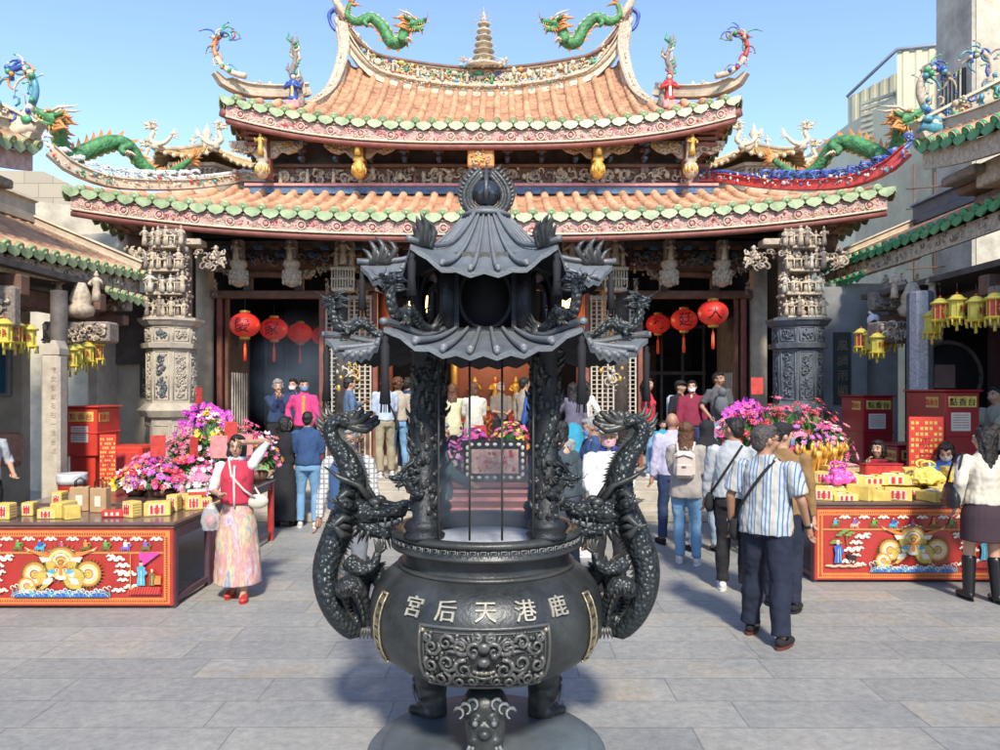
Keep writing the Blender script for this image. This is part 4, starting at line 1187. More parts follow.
# left gallery details
mb = MB(); x = -7.6
mb.box((-7.75, 11.26, 1.1), (.85, .03, .5), mat('salmon notice board', (.5, .18, .12), .7, 0, .4, 5), b=.005)
mb.box((-7.45, 11.25, 1.12), (.4, .03, .42), mat('faded poster', (.5, .28, .2), .7, 0, .3, 9), b=.005)
tag = mb.build('notice_board', label='salmon painted notice board low on the wall of the left gallery', cat='notice board')
mb = MB(); mb.box((-7.75, 11.24, 2.3), (.62, .06, .8), mat('window frame grey', (.2, .2, .2), .6), b=.01); mb.box((-7.75, 11.215, 2.3), (.52, .03, .7), mat('blue window glass', (.02, .09, .16), .15, 0, .2, 4))
mb.build('small_window', label='small blue window on the ochre wall behind the left stone post', cat='window')
# round window at right gallery
mb = MB(); mb.tube([(6.55, 10.85, 2.2), (6.55, 10.9, 2.2)], [.5, .5], 28, BLACK); mb.tube([V((6.55, 10.84, 2.2)) + V((cos(a), 0, sin(a))) * .5 for a in frange(0, 2 * pi, 28)], .035, 6, DWOOD)
mb.box((6.5, 10.82, 2.2), (.3, .02, .34), mat('pinkish paper', (.22, .15, .14), .8))
mb.build('round_window', label='dark round window with a paper notice in the right gallery', cat='window')
# security camera
t = thing('security_camera', 'small white security camera beside the carved beam of the right gallery', 'camera', (5.55, 11.0, 3.05))
mb = MB(); mb.lathe([(.05, 0), (.085, .06), (.085, .12), (.05, .17)], 12, C_WHITE, (0, 0, -.1)); mb.build('camera_body', t)
mb = MB(); mb.ell((-.02, -.06, -.05), (.045, .045, .045), BLACK, 8, 6); mb.build('camera_lens', t)
mb = MB(); mb.tube([(0, 0, .06), (0, .12, .12), (.1, .3, .12)], .02, 6, C_WHITE); mb.build('camera_arm', t)

# ------------------------------------------------------------------ behind: pavilions, walls and town buildings
for s in (-1, 1):
    c = P(207 if s < 0 else 754, 182, 19.5)
    T = thing('roof_pavilion', 'small tiled pavilion roof rising behind the %s end of the lower roof' % ('left' if s < 0 else 'right'), 'pavilion', c)
    mb = MB(); n = 6
    mb.lathe([(1.05, -2.2), (1.05, .12), (1.15, .14), (1.15, .22)], 6, CREAM, smooth=False); 
    for k in range(6):
        a = k * pi / 3 + pi / 6; nn = V((cos(a), sin(a), 0))
        for r_ in range(3):
            for q in range(9): mb.tube([nn * .95 + V((-nn.y, nn.x, 0)) * (-.46 + .115 * q) + V((0, 0, -.12 + .07 * r_)), nn * .95 + V((-nn.y, nn.x, 0)) * (-.40 + .115 * q) + V((0, 0, -.06 + .07 * r_))], .018, 4, BWOOD)
    mb.build('wall', T)
    mb = MB()
    def Rf(a, v): 
        k = abs(((a / (pi / 3)) % 1) - 0) ; f = min(k, 1 - k) * 2; rr = (1.5 * (1 - v) + .12 * v) * (cos(pi / 6) / cos(((a % (pi / 3)) - pi / 6)))
        return V((rr * cos(a), rr * sin(a), .26 + .62 * max(0, v) ** 1.3 + .16 * (1 - f) ** 2 * (1 - v)))
    mb.sheet(Rf, frange(0, 2 * pi, 48), frange(0, 1, 6), PANT)
    for i in range(42):
        a = i * 2 * pi / 42; mb.tube([Rf(a, v) + V((0, 0, .02)) for v in (-.01, .3, .6, .95)], [.055, .05, .035, .02], 6, mat('ochre tile', (.52, .33, .12), .6, 0, .3, 8)); mb.ell(Rf(a, 0), .06, C_CREAM, 6, 4)
    for i in range(6):
        a = i * pi / 3; mb.tube([Rf(a, v) + V((0, 0, .05)) for v in (-.06, .2, .5, 1)], [.08, .07, .07, .06], 6, CREAM)
    mb.build('roof', T)
    mb = MB(); mb.lathe([(.2, 0), (.1, .08), (.16, .2), (.06, .3), (.14, .42), (.05, .55), (.01, .7)], 10, C_CREAM, (0, 0, .85)); 
    for k in (-.3, 0, .3): figure(mb, (k, -.15, .82), .35, [C_CREAM], random.Random(5))
    mb.build('finial', T)
    for a in (pi, pi * 4 / 3, pi * 5 / 3, 0):
        mb = MB(); p = Rf(a, .0); q = 1 if cos(a) > 0 else -1
        dragon(mb, [p + V((-q * .4, 0, .35)), p + V((-q * .25, 0, .2)), p + V((-q * .05, 0, .14)), p + V((q * .12, 0, .25)), p + V((q * .05, 0, .45)), p + V((q * .1, 0, .6))], [(0, .03), (.4, .06), (1, .055)], C_CREAM, C_CREAM, C_YEL, C_CREAM, hs=1.1, hd=(q, 0, .1), nseg=7)
        mb.build('corner_dragon', T)
mb = MB(); mb.box((-10.6, 17.5, 3.0), (7.2, .4, 6.0), CONC)
br = bpy.data.materials.new('block wall'); br.use_nodes = True; nt = br.node_tree
b1 = nt.nodes.new('ShaderNodeTexBrick'); b1.inputs['Color1'].default_value = (.42, .36, .26, 1); b1.inputs['Color2'].default_value = (.36, .31, .23, 1); b1.inputs['Mortar'].default_value = (.22, .19, .14, 1)
b1.inputs['Scale'].default_value = 1; b1.inputs['Brick Width'].default_value = .6; b1.inputs['Row Height'].default_value = .3; b1.inputs['Mortar Size'].default_value = .008
tc = nt.nodes.new('ShaderNodeTexCoord'); mp_ = nt.nodes.new('ShaderNodeMapping'); mp_.inputs['Rotation'].default_value = (R(90), 0, 0)
nt.links.new(tc.outputs['Object'], mp_.inputs[0]); nt.links.new(mp_.outputs[0], b1.inputs['Vector']); nt.links.new(b1.outputs[0], nt.nodes['Principled BSDF'].inputs['Base Color']); nt.nodes['Principled BSDF'].inputs['Roughness'].default_value = .9
mb2 = MB(); mb2.poly([(-16, 15.4, 0), (-8.15, 15.4, 0), (-8.15, 15.4, 5.9), (-9.5, 15.4, 6.55), (-16, 15.4, 6.7)], br, (0, .3, 0))
mb2.poly([(-13.5, 14.7, 0), (-6.3, 14.7, 0), (-6.3, 14.7, 4.6), (-7.2, 14.7, 5.5), (-9.2, 14.7, 5.75), (-13.5, 14.7, 5.8)], CONC, (0, .3, 0))
mb2.poly([(-9.2, 14.6, 4.3), (-6.9, 14.6, 4.3), (-7.2, 14.6, 4.9), (-7.8, 14.6, 5.1), (-8.5, 14.6, 5.05)], CONCD, (0, .09, 0))
mb2.build('block_wall', label='beige block wall with a stained coping behind the left side hall', cat='wall')
# corrugated factory building
cor = mat('cream corrugated sheet', (.50, .47, .32), .6, 0, .12, .8)
T = thing('corrugated_building', 'cream corrugated metal building with a sloping roof edge behind the right roofs', 'building', (16, 30, 0))
def corr(mb, a, b, z0, ta, tb, m, p=.28, n=(0, -1, 0)):
    a, b = V(a), V(b); L = (b - a).length; k = int(L / p); d = (b - a) / L; nn = V(n); vs = []; 
    for i in range(k + 1):
        for f, o_ in ((0, 0), (.35, 0), (.45, .06), (.85, .06), (.95, 0)):
            t = min(1, (i + f) / k); q = a + d * (L * t) + nn * o_
            vs += [V((q.x, q.y, z0)), V((q.x, q.y, ta + (tb - ta) * t))]
    fs = [(2 * i, 2 * i + 2, 2 * i + 3, 2 * i + 1) for i in range(len(vs) // 2 - 1)]
    mb.add(vs, fs, m, False)
A = P(848, 98, 32); B = P(897, 52, 32); Cc = P(897, 52, 32)
mb = MB(); corr(mb, (A.x, 32, 0), (B.x, 29.0, 0), 0, A.z, 2 + (390 - 52) * 29.0 / 740, cor, .4, (-.6, -.8, 0))
bx = P(897, 52, 29.0).x
e2 = V((24, 31, 0)); corr(mb, (B.x * 29 / 32, 29.0, 0), (23, 29.6, 0), 0, 2 + 338 * 29 / 740, 2 + 365 * 29 / 740, cor, .5)
mb.poly([(B.x * 29 / 32, 29.05, 0), (A.x, 32.05, 0), (A.x, 40, 0), (24, 40, 0), (24, 29.7, 0)], cor, (0, 0, 13.5))
mb.build('wall', T, True)
mb = MB(); mb.tube([(A.x - .05, 31.95, A.z + .05), (B.x * 29 / 32 - .05, 28.93, 2 + 338 * 29 / 740 + .06), (23, 29.5, 2 + 365 * 29 / 740 + .06)], .09, 4, mat('grey flashing', (.25, .27, .3), .5, .3)); mb.build('roof_edge', T, True)
mb = MB(); q = P(876, 118, 30.4)
for k in range(7): mb.box((q.x, q.y - .1, q.z - .7 + k * .24), (1.35, .1, .12), mat('louver cream', (.42, .4, .3), .6), rz=-.95)
mb.build('louvre', T, True)
# tall concrete tower on the right
T = thing('concrete_tower', 'tall stained shade-toned concrete tower block rising behind the right side hall', 'building', (12, 15, 0))
mb = MB(); mb.box((14.7, 17.32, 6.5), (8., 1.4, 13.0), CONC); mb.box((10.66, 17.32, 6.4), (.1, 1.36, 12.8), CONCD); mb.box((17.6, 19.8, 6.0), (5., 3.5, 12.0), CONC)  # thin left-face slab in darker concrete, shade put into colour
mb.box((11.9, 16.5, 6.0), (.16, .16, 12.), CONCD); mb.box((14.75, 17.32, 13.1), (8.0, 1.5, .25), CONC)
for k in range(5): mb.box((13.0, 16.4, 2.5 + 2.2 * k), (1.3, .4, .1), CONC)
mb.build('wall', T, True)
mb = MB()
mb.box((10.6, 17.3, 8.7), (.08, .9, 1.3), BLACK)
for k in range(6): mb.box((10.55, 16.95 + k * .15, 8.7), (.05, .04, 1.3), CONC)
mb.build('window', T, True)
for k in range(5):
    mb = MB(); mb.box((13.0, 16.6, 1.6 + 2.2 * k), (1.1, .08, 1.2), BLACK); mb.box((13.0, 16.57, 1.6 + 2.2 * k), (.06, .06, 1.2), CONC); mb.build('window', T, True)
# lower apartment wall with scaffold and window between the roofs
T = thing('apartment_block', 'cream apartment wall with window and pipe scaffold in the gap left of the right roofs', 'building', (12, 20, 0))
mb = MB(); mb.box((13.9, 20.5, 4.3), (6.2, 4, 8.6), mat('pale cream render', (.5, .44, .3), .9, 0, .2, 2));  # one even cream base colour
mb.box((11.7, 18.4, 5.4), (1.3, .4, .14), CONC); mb.box((11.3, 18.3, 6.6), (.14, .4, 2.4), CONC); mb.build('wall', T, True)
mb = MB(); mb.box((11.65, 18.42, 4.75), (.95, .1, .9), mat('window glass dim', (.12, .16, .16), .15), b=.01)
for k in (-.45, -.15, .15, .45): mb.box((11.65 + k, 18.36, 4.75), (.04, .06, .9), C_WHITE)
for k in (-.42, .0, .42): mb.box((11.65, 18.355, 4.75 + k), (.95, .06, .04), C_WHITE)
mb.build('window', T, True)
T = thing('pipe_scaffold', 'thin rusty pipe scaffold in front of the cream apartment wall', 'scaffold', (10.4, 17.6, 4.2))
mb = MB()
for k in range(4): mb.tube([(9.9 + k * .5, 17.7, 3.8), (9.9 + k * .5, 17.7, 7.4 - .2 * k)], .022, 5, BWOOD)
mb.build('upright', T, True)
mb = MB()
for k in range(6): mb.tube([(9.7, 17.68, 4.4 + k * .48), (12.2, 17.68, 4.6 + k * .48)], .018, 5, BWOOD)
mb.build('rail', T, True)

# unseen gate hall, added behind the camera as a shadow caster
T = thing('unseen_gate_hall', 'unseen gate hall added behind the viewer as a shadow caster', 'hall', (0, -7, 0))
mb = MB(); mb.box((0, -8.0, 1.8), (15, 4, 3.6), CREAM); mb.build('wall', T, True)
mb = MB()
mb.poly([(-8, -4.6, 3.5), (-8, -8, 5.4), (-8, -11.4, 3.5)], TILE, (16, 0, 0))
mb.build('roof', T, True)

# ------------------------------------------------------------------ bronze incense burner
BX, BY = -0.073, 4.0
BT = thing('incense_burner', 'huge black bronze incense burner with tiered roof and dragon handles in the court centre', 'incense burner', (BX, BY, 0))
mb = MB()
mb.lathe([(.63, 0), (.64, .02), (.64, .07), (.62, .085), (.57, .09), (.56, .10), (.55, .12), (.54, .138), (.4, .142), (0, .142)], 72, mat('worn bronze base', (.10, .125, .14), .5, .1, .35, 3, .25, 50))
mb.build('base_disc', BT)
BPROF = [(.03, .50), (.2, .505), (.34, .53), (.47, .575), (.575, .655), (.615, .73), (.626, .81), (.622, .88), (.60, .95), (.56, 1.01), (.50, 1.06), (.455, 1.085), (.445, 1.13), (.45, 1.17)]
def catprof(pr, k=4): return [(p.x, p.y) for p in catmull([(r, z, 0) for r, z in pr], k)]
bp_ = catprof(BPROF)
def brad(z):
    return lerp([(z_, r_) for r_, z_ in bp_ if z_ > .52], z)
mb = MB(); mb.lathe(bp_, 96, IRON); mb.lathe([(.455, 1.07), (.475, 1.075), (.475, 1.09), (.452, 1.095)], 72, IRON)
BOWL = mb.build('bowl', BT)
def BS(phi, z, off=0.):
    r = brad(z); dr = (brad(z + .01) - brad(z - .01)) / .02
    nl = math.sqrt(1 + dr * dr); rr = r + off / nl
    return V((rr * sin(phi), -rr * cos(phi), z - off * dr / nl))
mb = MB()
mb.lathe([(.45, 1.165), (.49, 1.175), (.51, 1.18), (.512, 1.195), (.50, 1.2), (.50, 1.24), (.512, 1.245), (.515, 1.262), (.50, 1.272), (.47, 1.274), (.44, 1.268), (.43, 1.24), (.425, 1.12), (.38, 1.05), (0.01, 1.04)], 96, IRON)
for k in range(64):   # key-fret band on the rim
    a = k * 2 * pi / 64; w = .018
    f = lambda s, t: V((.5035 * sin(a + s / .5), -.5035 * cos(a + s / .5), 1.22 + t))
    mb.tube([f(-w, -.012), f(-w, .012), f(w * .4, .012), f(w * .4, -.003), f(-.002, -.003)], .0035, 4, IRONL)
    mb.tube([f(w, -.012), f(w, .012)], .0035, 4, IRONL)
mb.build('rim', BT)
ASH = mat('pale incense ash', (.42, .45, .5), .95, 0, .2, 12, .6, 60)
mb = MB(); mb.lathe([(.425, 1.19), (.3, 1.205), (.1, 1.215), (.0, 1.22)], 32, ASH); mb.build('ash_bed', BT)
RELF = worn(mat('relief bronze', (.075, .08, .078), .38, .35, .4, 12, .2, 80), (.2, .195, .18), .53, .64, .6)
# relief on the belly: beast mask among scrolls in a framed panel
PZ0, PZ1, PH = .615, .905, .50
pm_ = lambda s, t, h: BS(s / .615, .76 + t, .004 + h)
mb = MB()
mb.sheet(lambda u, v: BS(u, v, .006), frange(-PH, PH, 24), frange(PZ0, PZ1, 8), IRON)
for q in (0, .022):
    e = PH - q / .6
    loop = [BS(a, PZ0 + q, .008) for a in frange(-e, e, 20)] + [BS(e, z, .008) for z in frange(PZ0 + q, PZ1 - q, 6)] + [BS(a, PZ1 - q, .008) for a in frange(e, -e, 20)] + [BS(-e, z, .008) for z in frange(PZ1 - q, PZ0 + q, 6)]
    mb.tube(loop, .009 if q == 0 else .004, 6, RELF)
for a in (-1, 1):
    for z in (PZ0 + .02, PZ1 - .02): mb.ell(BS(a * (PH - .03), z, .012), .012, BRASS, 8, 5)
rnd = random.Random(4)
def sym(fn):
    for s in (-1, 1): fn(s)
def scr(s, x, z, r, a0, d, turns=1.4, th=.012, h=.016):
    pts = []
    for j in range(12):
        f = j / 11; rr = r * (1 - .8 * f); a = a0 + d * f * turns * 2 * pi
        pts.append(pm_(s * (x + rr * cos(a)), z + rr * sin(a), h * (.6 + .8 * f)))
    mb.tube(pts, [th * (1 - .6 * j / 11) for j in range(12)], 6, RELF)
def face(s):
    scr(s, .045, .055, .035, 2.4, -1, 1.2, .013, .02)      # eye brows
    mb.ell(pm_(s * .045, .035, .022), .017, RELF, 10, 7); mb.ell(pm_(s * .045, .035, .036), .007, IRON, 8, 5)
    scr(s, .1, .07, .04, 3.5, 1, 1.3); scr(s, .17, .085, .035, 3, -1, 1.3); scr(s, .235, .06, .04, 2.5, 1); scr(s, .09, -.03, .045, 1.8, -1); scr(s, .165, -.005, .045, 3, 1)
    scr(s, .245, -.02, .035, 1, -1); scr(s, .2, -.085, .045, 2, 1); scr(s, .12, -.09, .035, 2, -1); scr(s, .055, -.085, .03, 1, 1); scr(s, .26, -.09, .025, 1, -1); scr(s, .255, .1, .02, 1, -1)
    scr(s, .03, .105, .022, 1, 1)
    for j in range(7): 
        a = 1.9 - j * .28; mb.tube([pm_(s * (.05 + .04 * cos(a)), .03 + .06 * sin(a), .012), pm_(s * (.05 + .1 * cos(a)), .03 + .09 * sin(a), .016), pm_(s * (.05 + .14 * cos(a)), .03 + .085 * sin(a) - .01, .006)], [.009, .008, .002], 5, RELF)
sym(face)
for j in range(150):
    x, z = rnd.uniform(-.285, .285), rnd.uniform(-.125, .125)
    mb.ell(pm_(x, z, .006), (rnd.uniform(.006, .013),) * 3, IRON if j % 3 else RELF, 6, 4)
mb.ell(pm_(0, .01, .026), (.03, .02, .022), RELF, 10, 7); mb.ell(pm_(0, .07, .02), (.03, .016, .025), RELF, 10, 7)
mb.tube([pm_(.05 * t, -.03 - .012 * (1 - t * t), .022) for t in frange(-1, 1, 8)], .009, 6, RELF)
mb.tube([pm_(.04 * t, -.055 - .012 * (1 - t * t), .02) for t in frange(-1, 1, 8)], .008, 6, RELF)
for t in (-.03, -.01, .01, .03): mb.cone(pm_(t, -.03, .026), pm_(t, -.052, .026), .006, .002, 5, BRASS)
mb.build('relief_panel', BOWL)
for s in (-1, 1):   # slim couplet plaques following the belly
    mb = MB(); a0 = s * 1.02; w = .05
    mb.sheet(lambda u, v: BS(a0 + u, v, .006), frange(-w, w, 4), frange(.66, .985, 8), IRON)
    for e in (-w, w): mb.tube([BS(a0 + e, z, .008) for z in frange(.66, .985, 8)], .006, 5, BRASS)
    for z in (.66, .985): mb.tube([BS(a0 + e, z, .008) for e in (-w - .01, 0, w + .01)], .007, 5, BRASS)
    for k, ch in enumerate('風調雨順國泰'[:6] if s > 0 else '國泰民安合境'):
        z = .955 - k * .052; c = BS(a0, z, .010); up = (BS(a0, z + .01) - BS(a0, z - .01)).normalized(); rt = V((cos(a0), sin(a0), 0))
        write(mb, ch, c, .044, BRASS, rt, up)
    mb.build('couplet_plaque', BOWL)
mb = MB()
LET = mat('raised bronze letters', (.34, .32, .26), .6, .2, .3, 20)
for ch, a in zip('宮后天港鹿', (-.60, -.305, 0.01, .325, .62)):
    z = .972; c = BS(a, z, .006); up = (BS(a, z + .01) - BS(a, z - .01)).normalized(); rt = V((cos(a), sin(a), 0))
    for q in (0, .0025): write(mb, ch, c + V((q, 0, 0)), .108, LET, rt, up)
mb.build('raised_letters', BOWL)
# lion-mask feet on the base
for a in (0, 2.25, -2.25):
    mb = MB(); rt = V((cos(a), sin(a), 0)); out = V((sin(a), -cos(a), 0)); c = out * .375; u = V((0, 0, 1))
    def q(x, y, z): return c + rt * x + out * y + u * z
    src = MB()
    src.ell(q(0, .0, .46), (.115, .115, .10), IRON, 14, 9); src.ell(q(0, .05, .37), (.085, .085, .08), IRON, 12, 8)
    src.tube(catmull([q(0, -.02, .42), q(0, .05, .32), q(0, .02, .24), q(0, .02, .18), q(0, .05, .15)], 4), [.1] * 4 + [.09] * 4 + [.075] * 4 + [.085] * 5, 12, IRON)
    src.ell(q(0, .13, .375), (.035, .035, .028), IRON, 8, 6)
    for s in (-1, 1): src.ell(q(s * .05, .1, .335), (.036, .036, .028), IRON, 8, 6); src.ell(q(s * .045, .10, .43), (.034, .034, .026), IRON, 8, 6); src.ell(q(s * .1, .03, .45), (.03, .03, .04), IRON, 8, 6)
    for s in (-1, 0, 1): src.cap(q(s * .05, .05, .165), q(s * .06, .13, .16), .033, .028, IRON)
    vs, fs = organic(src, .009, 2); mb.add(vs, fs, IRON)
    for s in (-1, 1):
        mb.ell(q(s * .045, .128, .422), .015, IRONL, 8, 6)
        for k in range(3):
            cc = q(s * (.05 + .035 * k), .07 - .02 * k, .50 - .03 * k)
            mb.tube([cc + (rt * s * cos(j * .8) + u * sin(j * .8)) * (.028 - .003 * j) + out * .01 * j for j in range(7)], [.01, .01, .009, .008, .007, .006, .004], 5, IRONL)
        for k in range(4): mb.tube([q(s * (.01 + .02 * k), .115, .31), q(s * (.015 + .024 * k), .1, .27), q(s * (.01 + .02 * k), .09, .22)], [.01, .009, .003], 5, IRONL)
    mb.tube([q(.05 * t, .118 - .01 * t * t, .338 + .01 * t * t) for t in frange(-1, 1, 6)], .008, 5, BLACK)
    mb.build('lion_foot', BT)
# dragon handles
PXW = .0054
for s in (-1, 1):
    def q(px, py, y=0.): return V((-s * (px - 487) * PXW, y, 2 - (py - 390) * PXW))
    mb = MB()
    src = MB()
    bod = catmull([q(384, 588, .03), q(372, 572, .05), q(360, 582, .05), q(357, 606, .02), q(355, 628, -.02), q(342, 615, -.06), q(331, 590, -.07), q(329, 562, -.05), q(340, 530, -.03), q(352, 502, -.02), q(354, 478, -.02), q(346, 456, -.02), q(335, 441, -.02), q(332, 428, -.02), q(340, 420, -.02), q(350, 424, -.02)], 5)
    rad = [(0, .045), (.12, .062), (.3, .052), (.42, .066), (.55, .080), (.66, .072), (.8, .046), (1, .032)]
    n = len(bod); rr = [lerp(rad, i / (n - 1)) for i in range(n)]
    mb.tube(bod, rr, 16, IRONS, up=(0, -1, 0))
    # fins along the outer side
    for i in range(2, n - 1):
        for e in (0, .5):
            p = bod[i].lerp(bod[i + 1], e) if i + 1 < n else bod[i]; t = (bod[min(i + 1, n - 1)] - bod[i - 1]).normalized(); o_ = t.cross(V((0, s * 1., 0)));
            o_.normalize(); r_ = rr[i]; b = p + o_ * r_ * .88; w = V((0, 1, 0)) * .008; h = .026 + .012 * ((i * 2 + int(e * 2)) % 2)
            tip = b + o_ * h - t * .012
            mb.add([b - t * .012 - w, b - t * .012 + w, b + t * .012 + w, b + t * .012 - w, tip], [(0, 1, 2, 3), (0, 1, 4), (1, 2, 4), (2, 3, 4), (3, 0, 4)], IRON, False)
    # inner belly ribs
    for i in range(int(n * .5), n - 4):
        t = (bod[i + 1] - bod[i - 1]).normalized(); o_ = -(t.cross(V((0, s * 1., 0)))).normalized()
        mb.tube([bod[i] + o_ * rr[i] * .9 + V((0, y * rr[i], 0)) for y in (-.5, 0, .5)], .006, 4, IRON)
    # flame-like tail tuft curling to the burner
    tp = bod[-1]
    for k, (dx, dz, c1) in enumerate(((.02, .075, .02), (.06, .075, .0), (.105, .06, -.01), (.13, .03, -.01), (.14, -.002, -.015), (.11, -.034, -.02), (-.02, .07, .02))):
        e = tp + V((-s * dx, -.01 * (k % 3), dz * .8))
        mb.tube(catmull([tp - V((-s * .015, 0, 0)), tp.lerp(e, .5) + V((0, 0, -.012)), e, e + V((-s * .028, 0, .012 - c1))], 4), [.024] * 4 + [.021] * 4 + [.015] * 3 + [.009, .002], 6, IRON)
    for k in range(6):   # barbs on the outer bend
        p = bod[int(n * (.76 + .035 * k))]; mb.tube([p, p + V((s * .06, 0, .035)), p + V((s * .085, 0, .055 + .01 * k))], [.02, .014, .002], 5, IRON)
    mb.build('dragon_handle', BT)
    hb = MB()  # head facing the bowl with open jaws
    src = MB(); h0 = q(352, 505, -.03)
    dragon(hb, [q(344, 524, -.03), q(350, 516, -.04), q(358, 511, -.05)], [(0, .08), (1, .066)], IRONS, IRON, IRONL, IRON, hs=1.3, hd=(-s, -.1, -.1), finh=.2, tail=False, nseg=12, mane=.42)
    HND = [o for o in ALLO[BT.name] if o.name.startswith('dragon_handle')][-1]
    hb.build('dragon_head', HND)
    ab = MB()  # raised forearm and claw, haunch, second paw on the bowl
    arm = catmull([q(352, 560, -.05), q(365, 566, -.09), q(376, 562, -.07), q(380, 550, -.06)], 4)
    ab.tube(arm, [.05, .05, .048, .045, .04, .036, .032, .03, .028, .026, .024, .022, .02], 10, IRONS)
    for k, (dx, dz) in enumerate(((-4, -14), (1, -17), (6, -14), (9, -7))):
        c = arm[-1]; e = c + V((-s * dx * PXW, -.01, -dz * PXW))
        ab.tube(catmull([c, c.lerp(e, .55) + V((-s * .008, -.012, 0)), e], 3), [.014, .014, .013, .011, .008, .005, .001], 6, IRON)
    hn = catmull([q(345, 585, -.12), q(360, 580, -.15), q(369, 598, -.13), q(371, 620, -.1)], 4)
    ab.tube(hn, [.045, .055, .06, .062, .058, .05, .044, .04, .036, .032, .03, .028, .026], 10, IRONS)
    for k in range(4): 
        c = hn[-1]; e = c + V(((k - 1.5) * .022, -.045, -.035)); ab.tube([c, c.lerp(e, .6) + V((0, -.012, .01)), e + V((0, 0, -.02))], [.015, .012, .002], 6, IRON)
    for k in range(10):
        p = hn[k + 1]; ab.tube([p + V((0, -.05, 0)), p + V((0, -.08, .01)), p + V((0, -.09, .03))], [.012, .008, .001], 5, IRON)
    ab.build('dragon_leg', HND)
# four columns wound with dragons
COLS = [(.305 * a, .305 * b) for a in (-1, 1) for b in (-1, 1)]
for i, (x, y) in enumerate(COLS):
    mb = MB()
    IR2 = mat('dark column bronze', (.022, .026, .03), .5, .3, .5, 12, .5, 60)
    mb.lathe([(.10, 0), (.105, .02), (.085, .035), (.10, .055), (.09, .085), (.06, .1), (.06, .95), (.08, .97), (.08, 1.0)], 20, IR2, (x, y, 1.262))
    mb.build('pillar', BT)
    wd = MB(); sg = 1 if x > 0 else -1
    pts = [V((x + .046 * cos(t * 5.6 + i), y + .046 * sin(t * 5.6 + i), 1.36 + t * .82)) for t in frange(0, 1, 14)]
    rr = [.022] + [.034] * 12 + [.028, .024]
    wd.tube(catmull(pts, 3), [.027] * (len(pts) * 3 - 2), 8, IRONS)
    rnd = random.Random(i)
    for k in range(130):
        t = k / 130; a = t * 5.6 + i + rnd.uniform(-3.1, 3.1); p = V((x + .058 * cos(a), y + .058 * sin(a), 1.37 + t * .8))
        wd.ell(p, (.017, .017, rnd.uniform(.012, .03)), IRONS, 6, 4)
        if k % 5 == 0: 
            n_ = V((cos(a), sin(a), 0)); wd.tube([p, p + n_ * .025 + V((0, 0, .02)), p + n_ * .035 + V((0, 0, .05))], [.014, .01, .002], 5, IRON)
    c = V((x + sg * .06, y - .07, 1.58))
    dragon(wd, [c + V((-sg * .05, .02, -.1)), c + V((0, 0, -.05)), c + V((sg * .01, -.01, 0))], [(0, .03), (1, .028)], IRONS, IRON, IRON, IRON, hs=1.0, hd=(sg * .8, -.4, -.25), finh=.5, tail=False, nseg=8, mane=.5)
    wd.build('coiled_dragon', [o for o in ALLO[BT.name] if o.name.startswith('pillar')][-1])
for x in (-.225, -.075, .083, .235):
    mb = MB(); mb.cyl(x, -.40, 1.268, 2.22, .0055, 8, IRON); mb.build('guard_rod', BT)

def hexroof(name, R0, R1, z0, z1, lift, sag, rows, conc, parent, ribr=.018):
    """six-sided sweeping bronze roof with tile ribs and uplifted corners"""
    def E(k, t):   # eave point between corner k and k+1
        a0, a1 = R(-120 + 60 * k), R(-60 + 60 * k)
        p = V((cos(a0), sin(a0), 0)).lerp(V((cos(a1), sin(a1), 0)), t)
        c = abs(2 * t - 1)
        return V((p.x * R0 * (1 + .04 * (c ** 4)), p.y * R0 * (1 + .04 * (c ** 4)), z0 + lift * c ** 3.2))
    def Q(k, t, v):
        a0, a1 = R(-120 + 60 * k), R(-60 + 60 * k)
        e = E(k, t); i = V((cos(a0), sin(a0), 0)).lerp(V((cos(a1), sin(a1), 0)), t) * R1; i.z = z1
        p = e.lerp(i, v); p.z = z0 + (e.z - z0) * (1 - v) ** 2.2 + (z1 - z0) * (v * (1 - conc) + conc * max(0, v) ** 2.0)
        c = abs(2 * t - 1); p.z += lift * .25 * (c ** 6) * sin(pi * min(1, v * 1.6)) * (1 - v)
        return p
    mb = MB(); n = rows * 4
    for k in range(6):
        def wav(u, v): 
            p = Q(k, u, v); p.z += .010 * cos(u * rows * 2 * pi) * (1 - .6 * v) * (-1)
            return p
        mb.sheet(wav, frange(0, 1, n), frange(0, 1, 18), IRONL)
        mb.sheet(lambda u, v: wav(u, v * .999) - V((0, 0, .02 + .01 * v)), frange(0, 1, n), frange(0, 1, 3), BLACK)
        lip = [wav(u, 0) for u in frange(0, 1, n)]
        vs = lip + [p - V((0, 0, .026)) for p in lip]
        mb.add(vs, [(i, i + 1, i + 1 + n + 1, i + n + 1) for i in range(n)], IRONL, False)
        for j in range(rows + 1):
            u = min(1, max(0, (j) / rows)); 
            mb.tube([Q(k, u, v) + V((0, 0, .014)) for v in frange(-.0, 1, 16)], [ribr * (1 - .5 * v) for v in frange(0, 1, 16)], 6, IRONL)
            mb.ell(Q(k, u, 0) + V((0, 0, .006)), ribr * .85, IRONL, 8, 5)
    for k in range(6):   # hip ribs
        mb.tube([Q(k, 0, v) + V((0, 0, .010)) for v in frange(-.03, 1, 10)], [.016 * (1 - .3 * v) for v in frange(0, 1, 10)], 8, IRONL)
    return mb.build(name, parent), Q
LR, QL = hexroof('lower_roof', .84, .40, 2.165, 2.295, .125, 0, 7, .3, BT)
mb = MB()
IR2 = MATS['dark column bronze']
mb.lathe([(.38, 2.2), (.42, 2.21), (.42, 2.3), (.385, 2.31)], 6, IR2, smooth=False); mb.lathe([(.36, 2.6), (.41, 2.62), (.41, 2.68), (.3, 2.7)], 6, IRON, smooth=False)
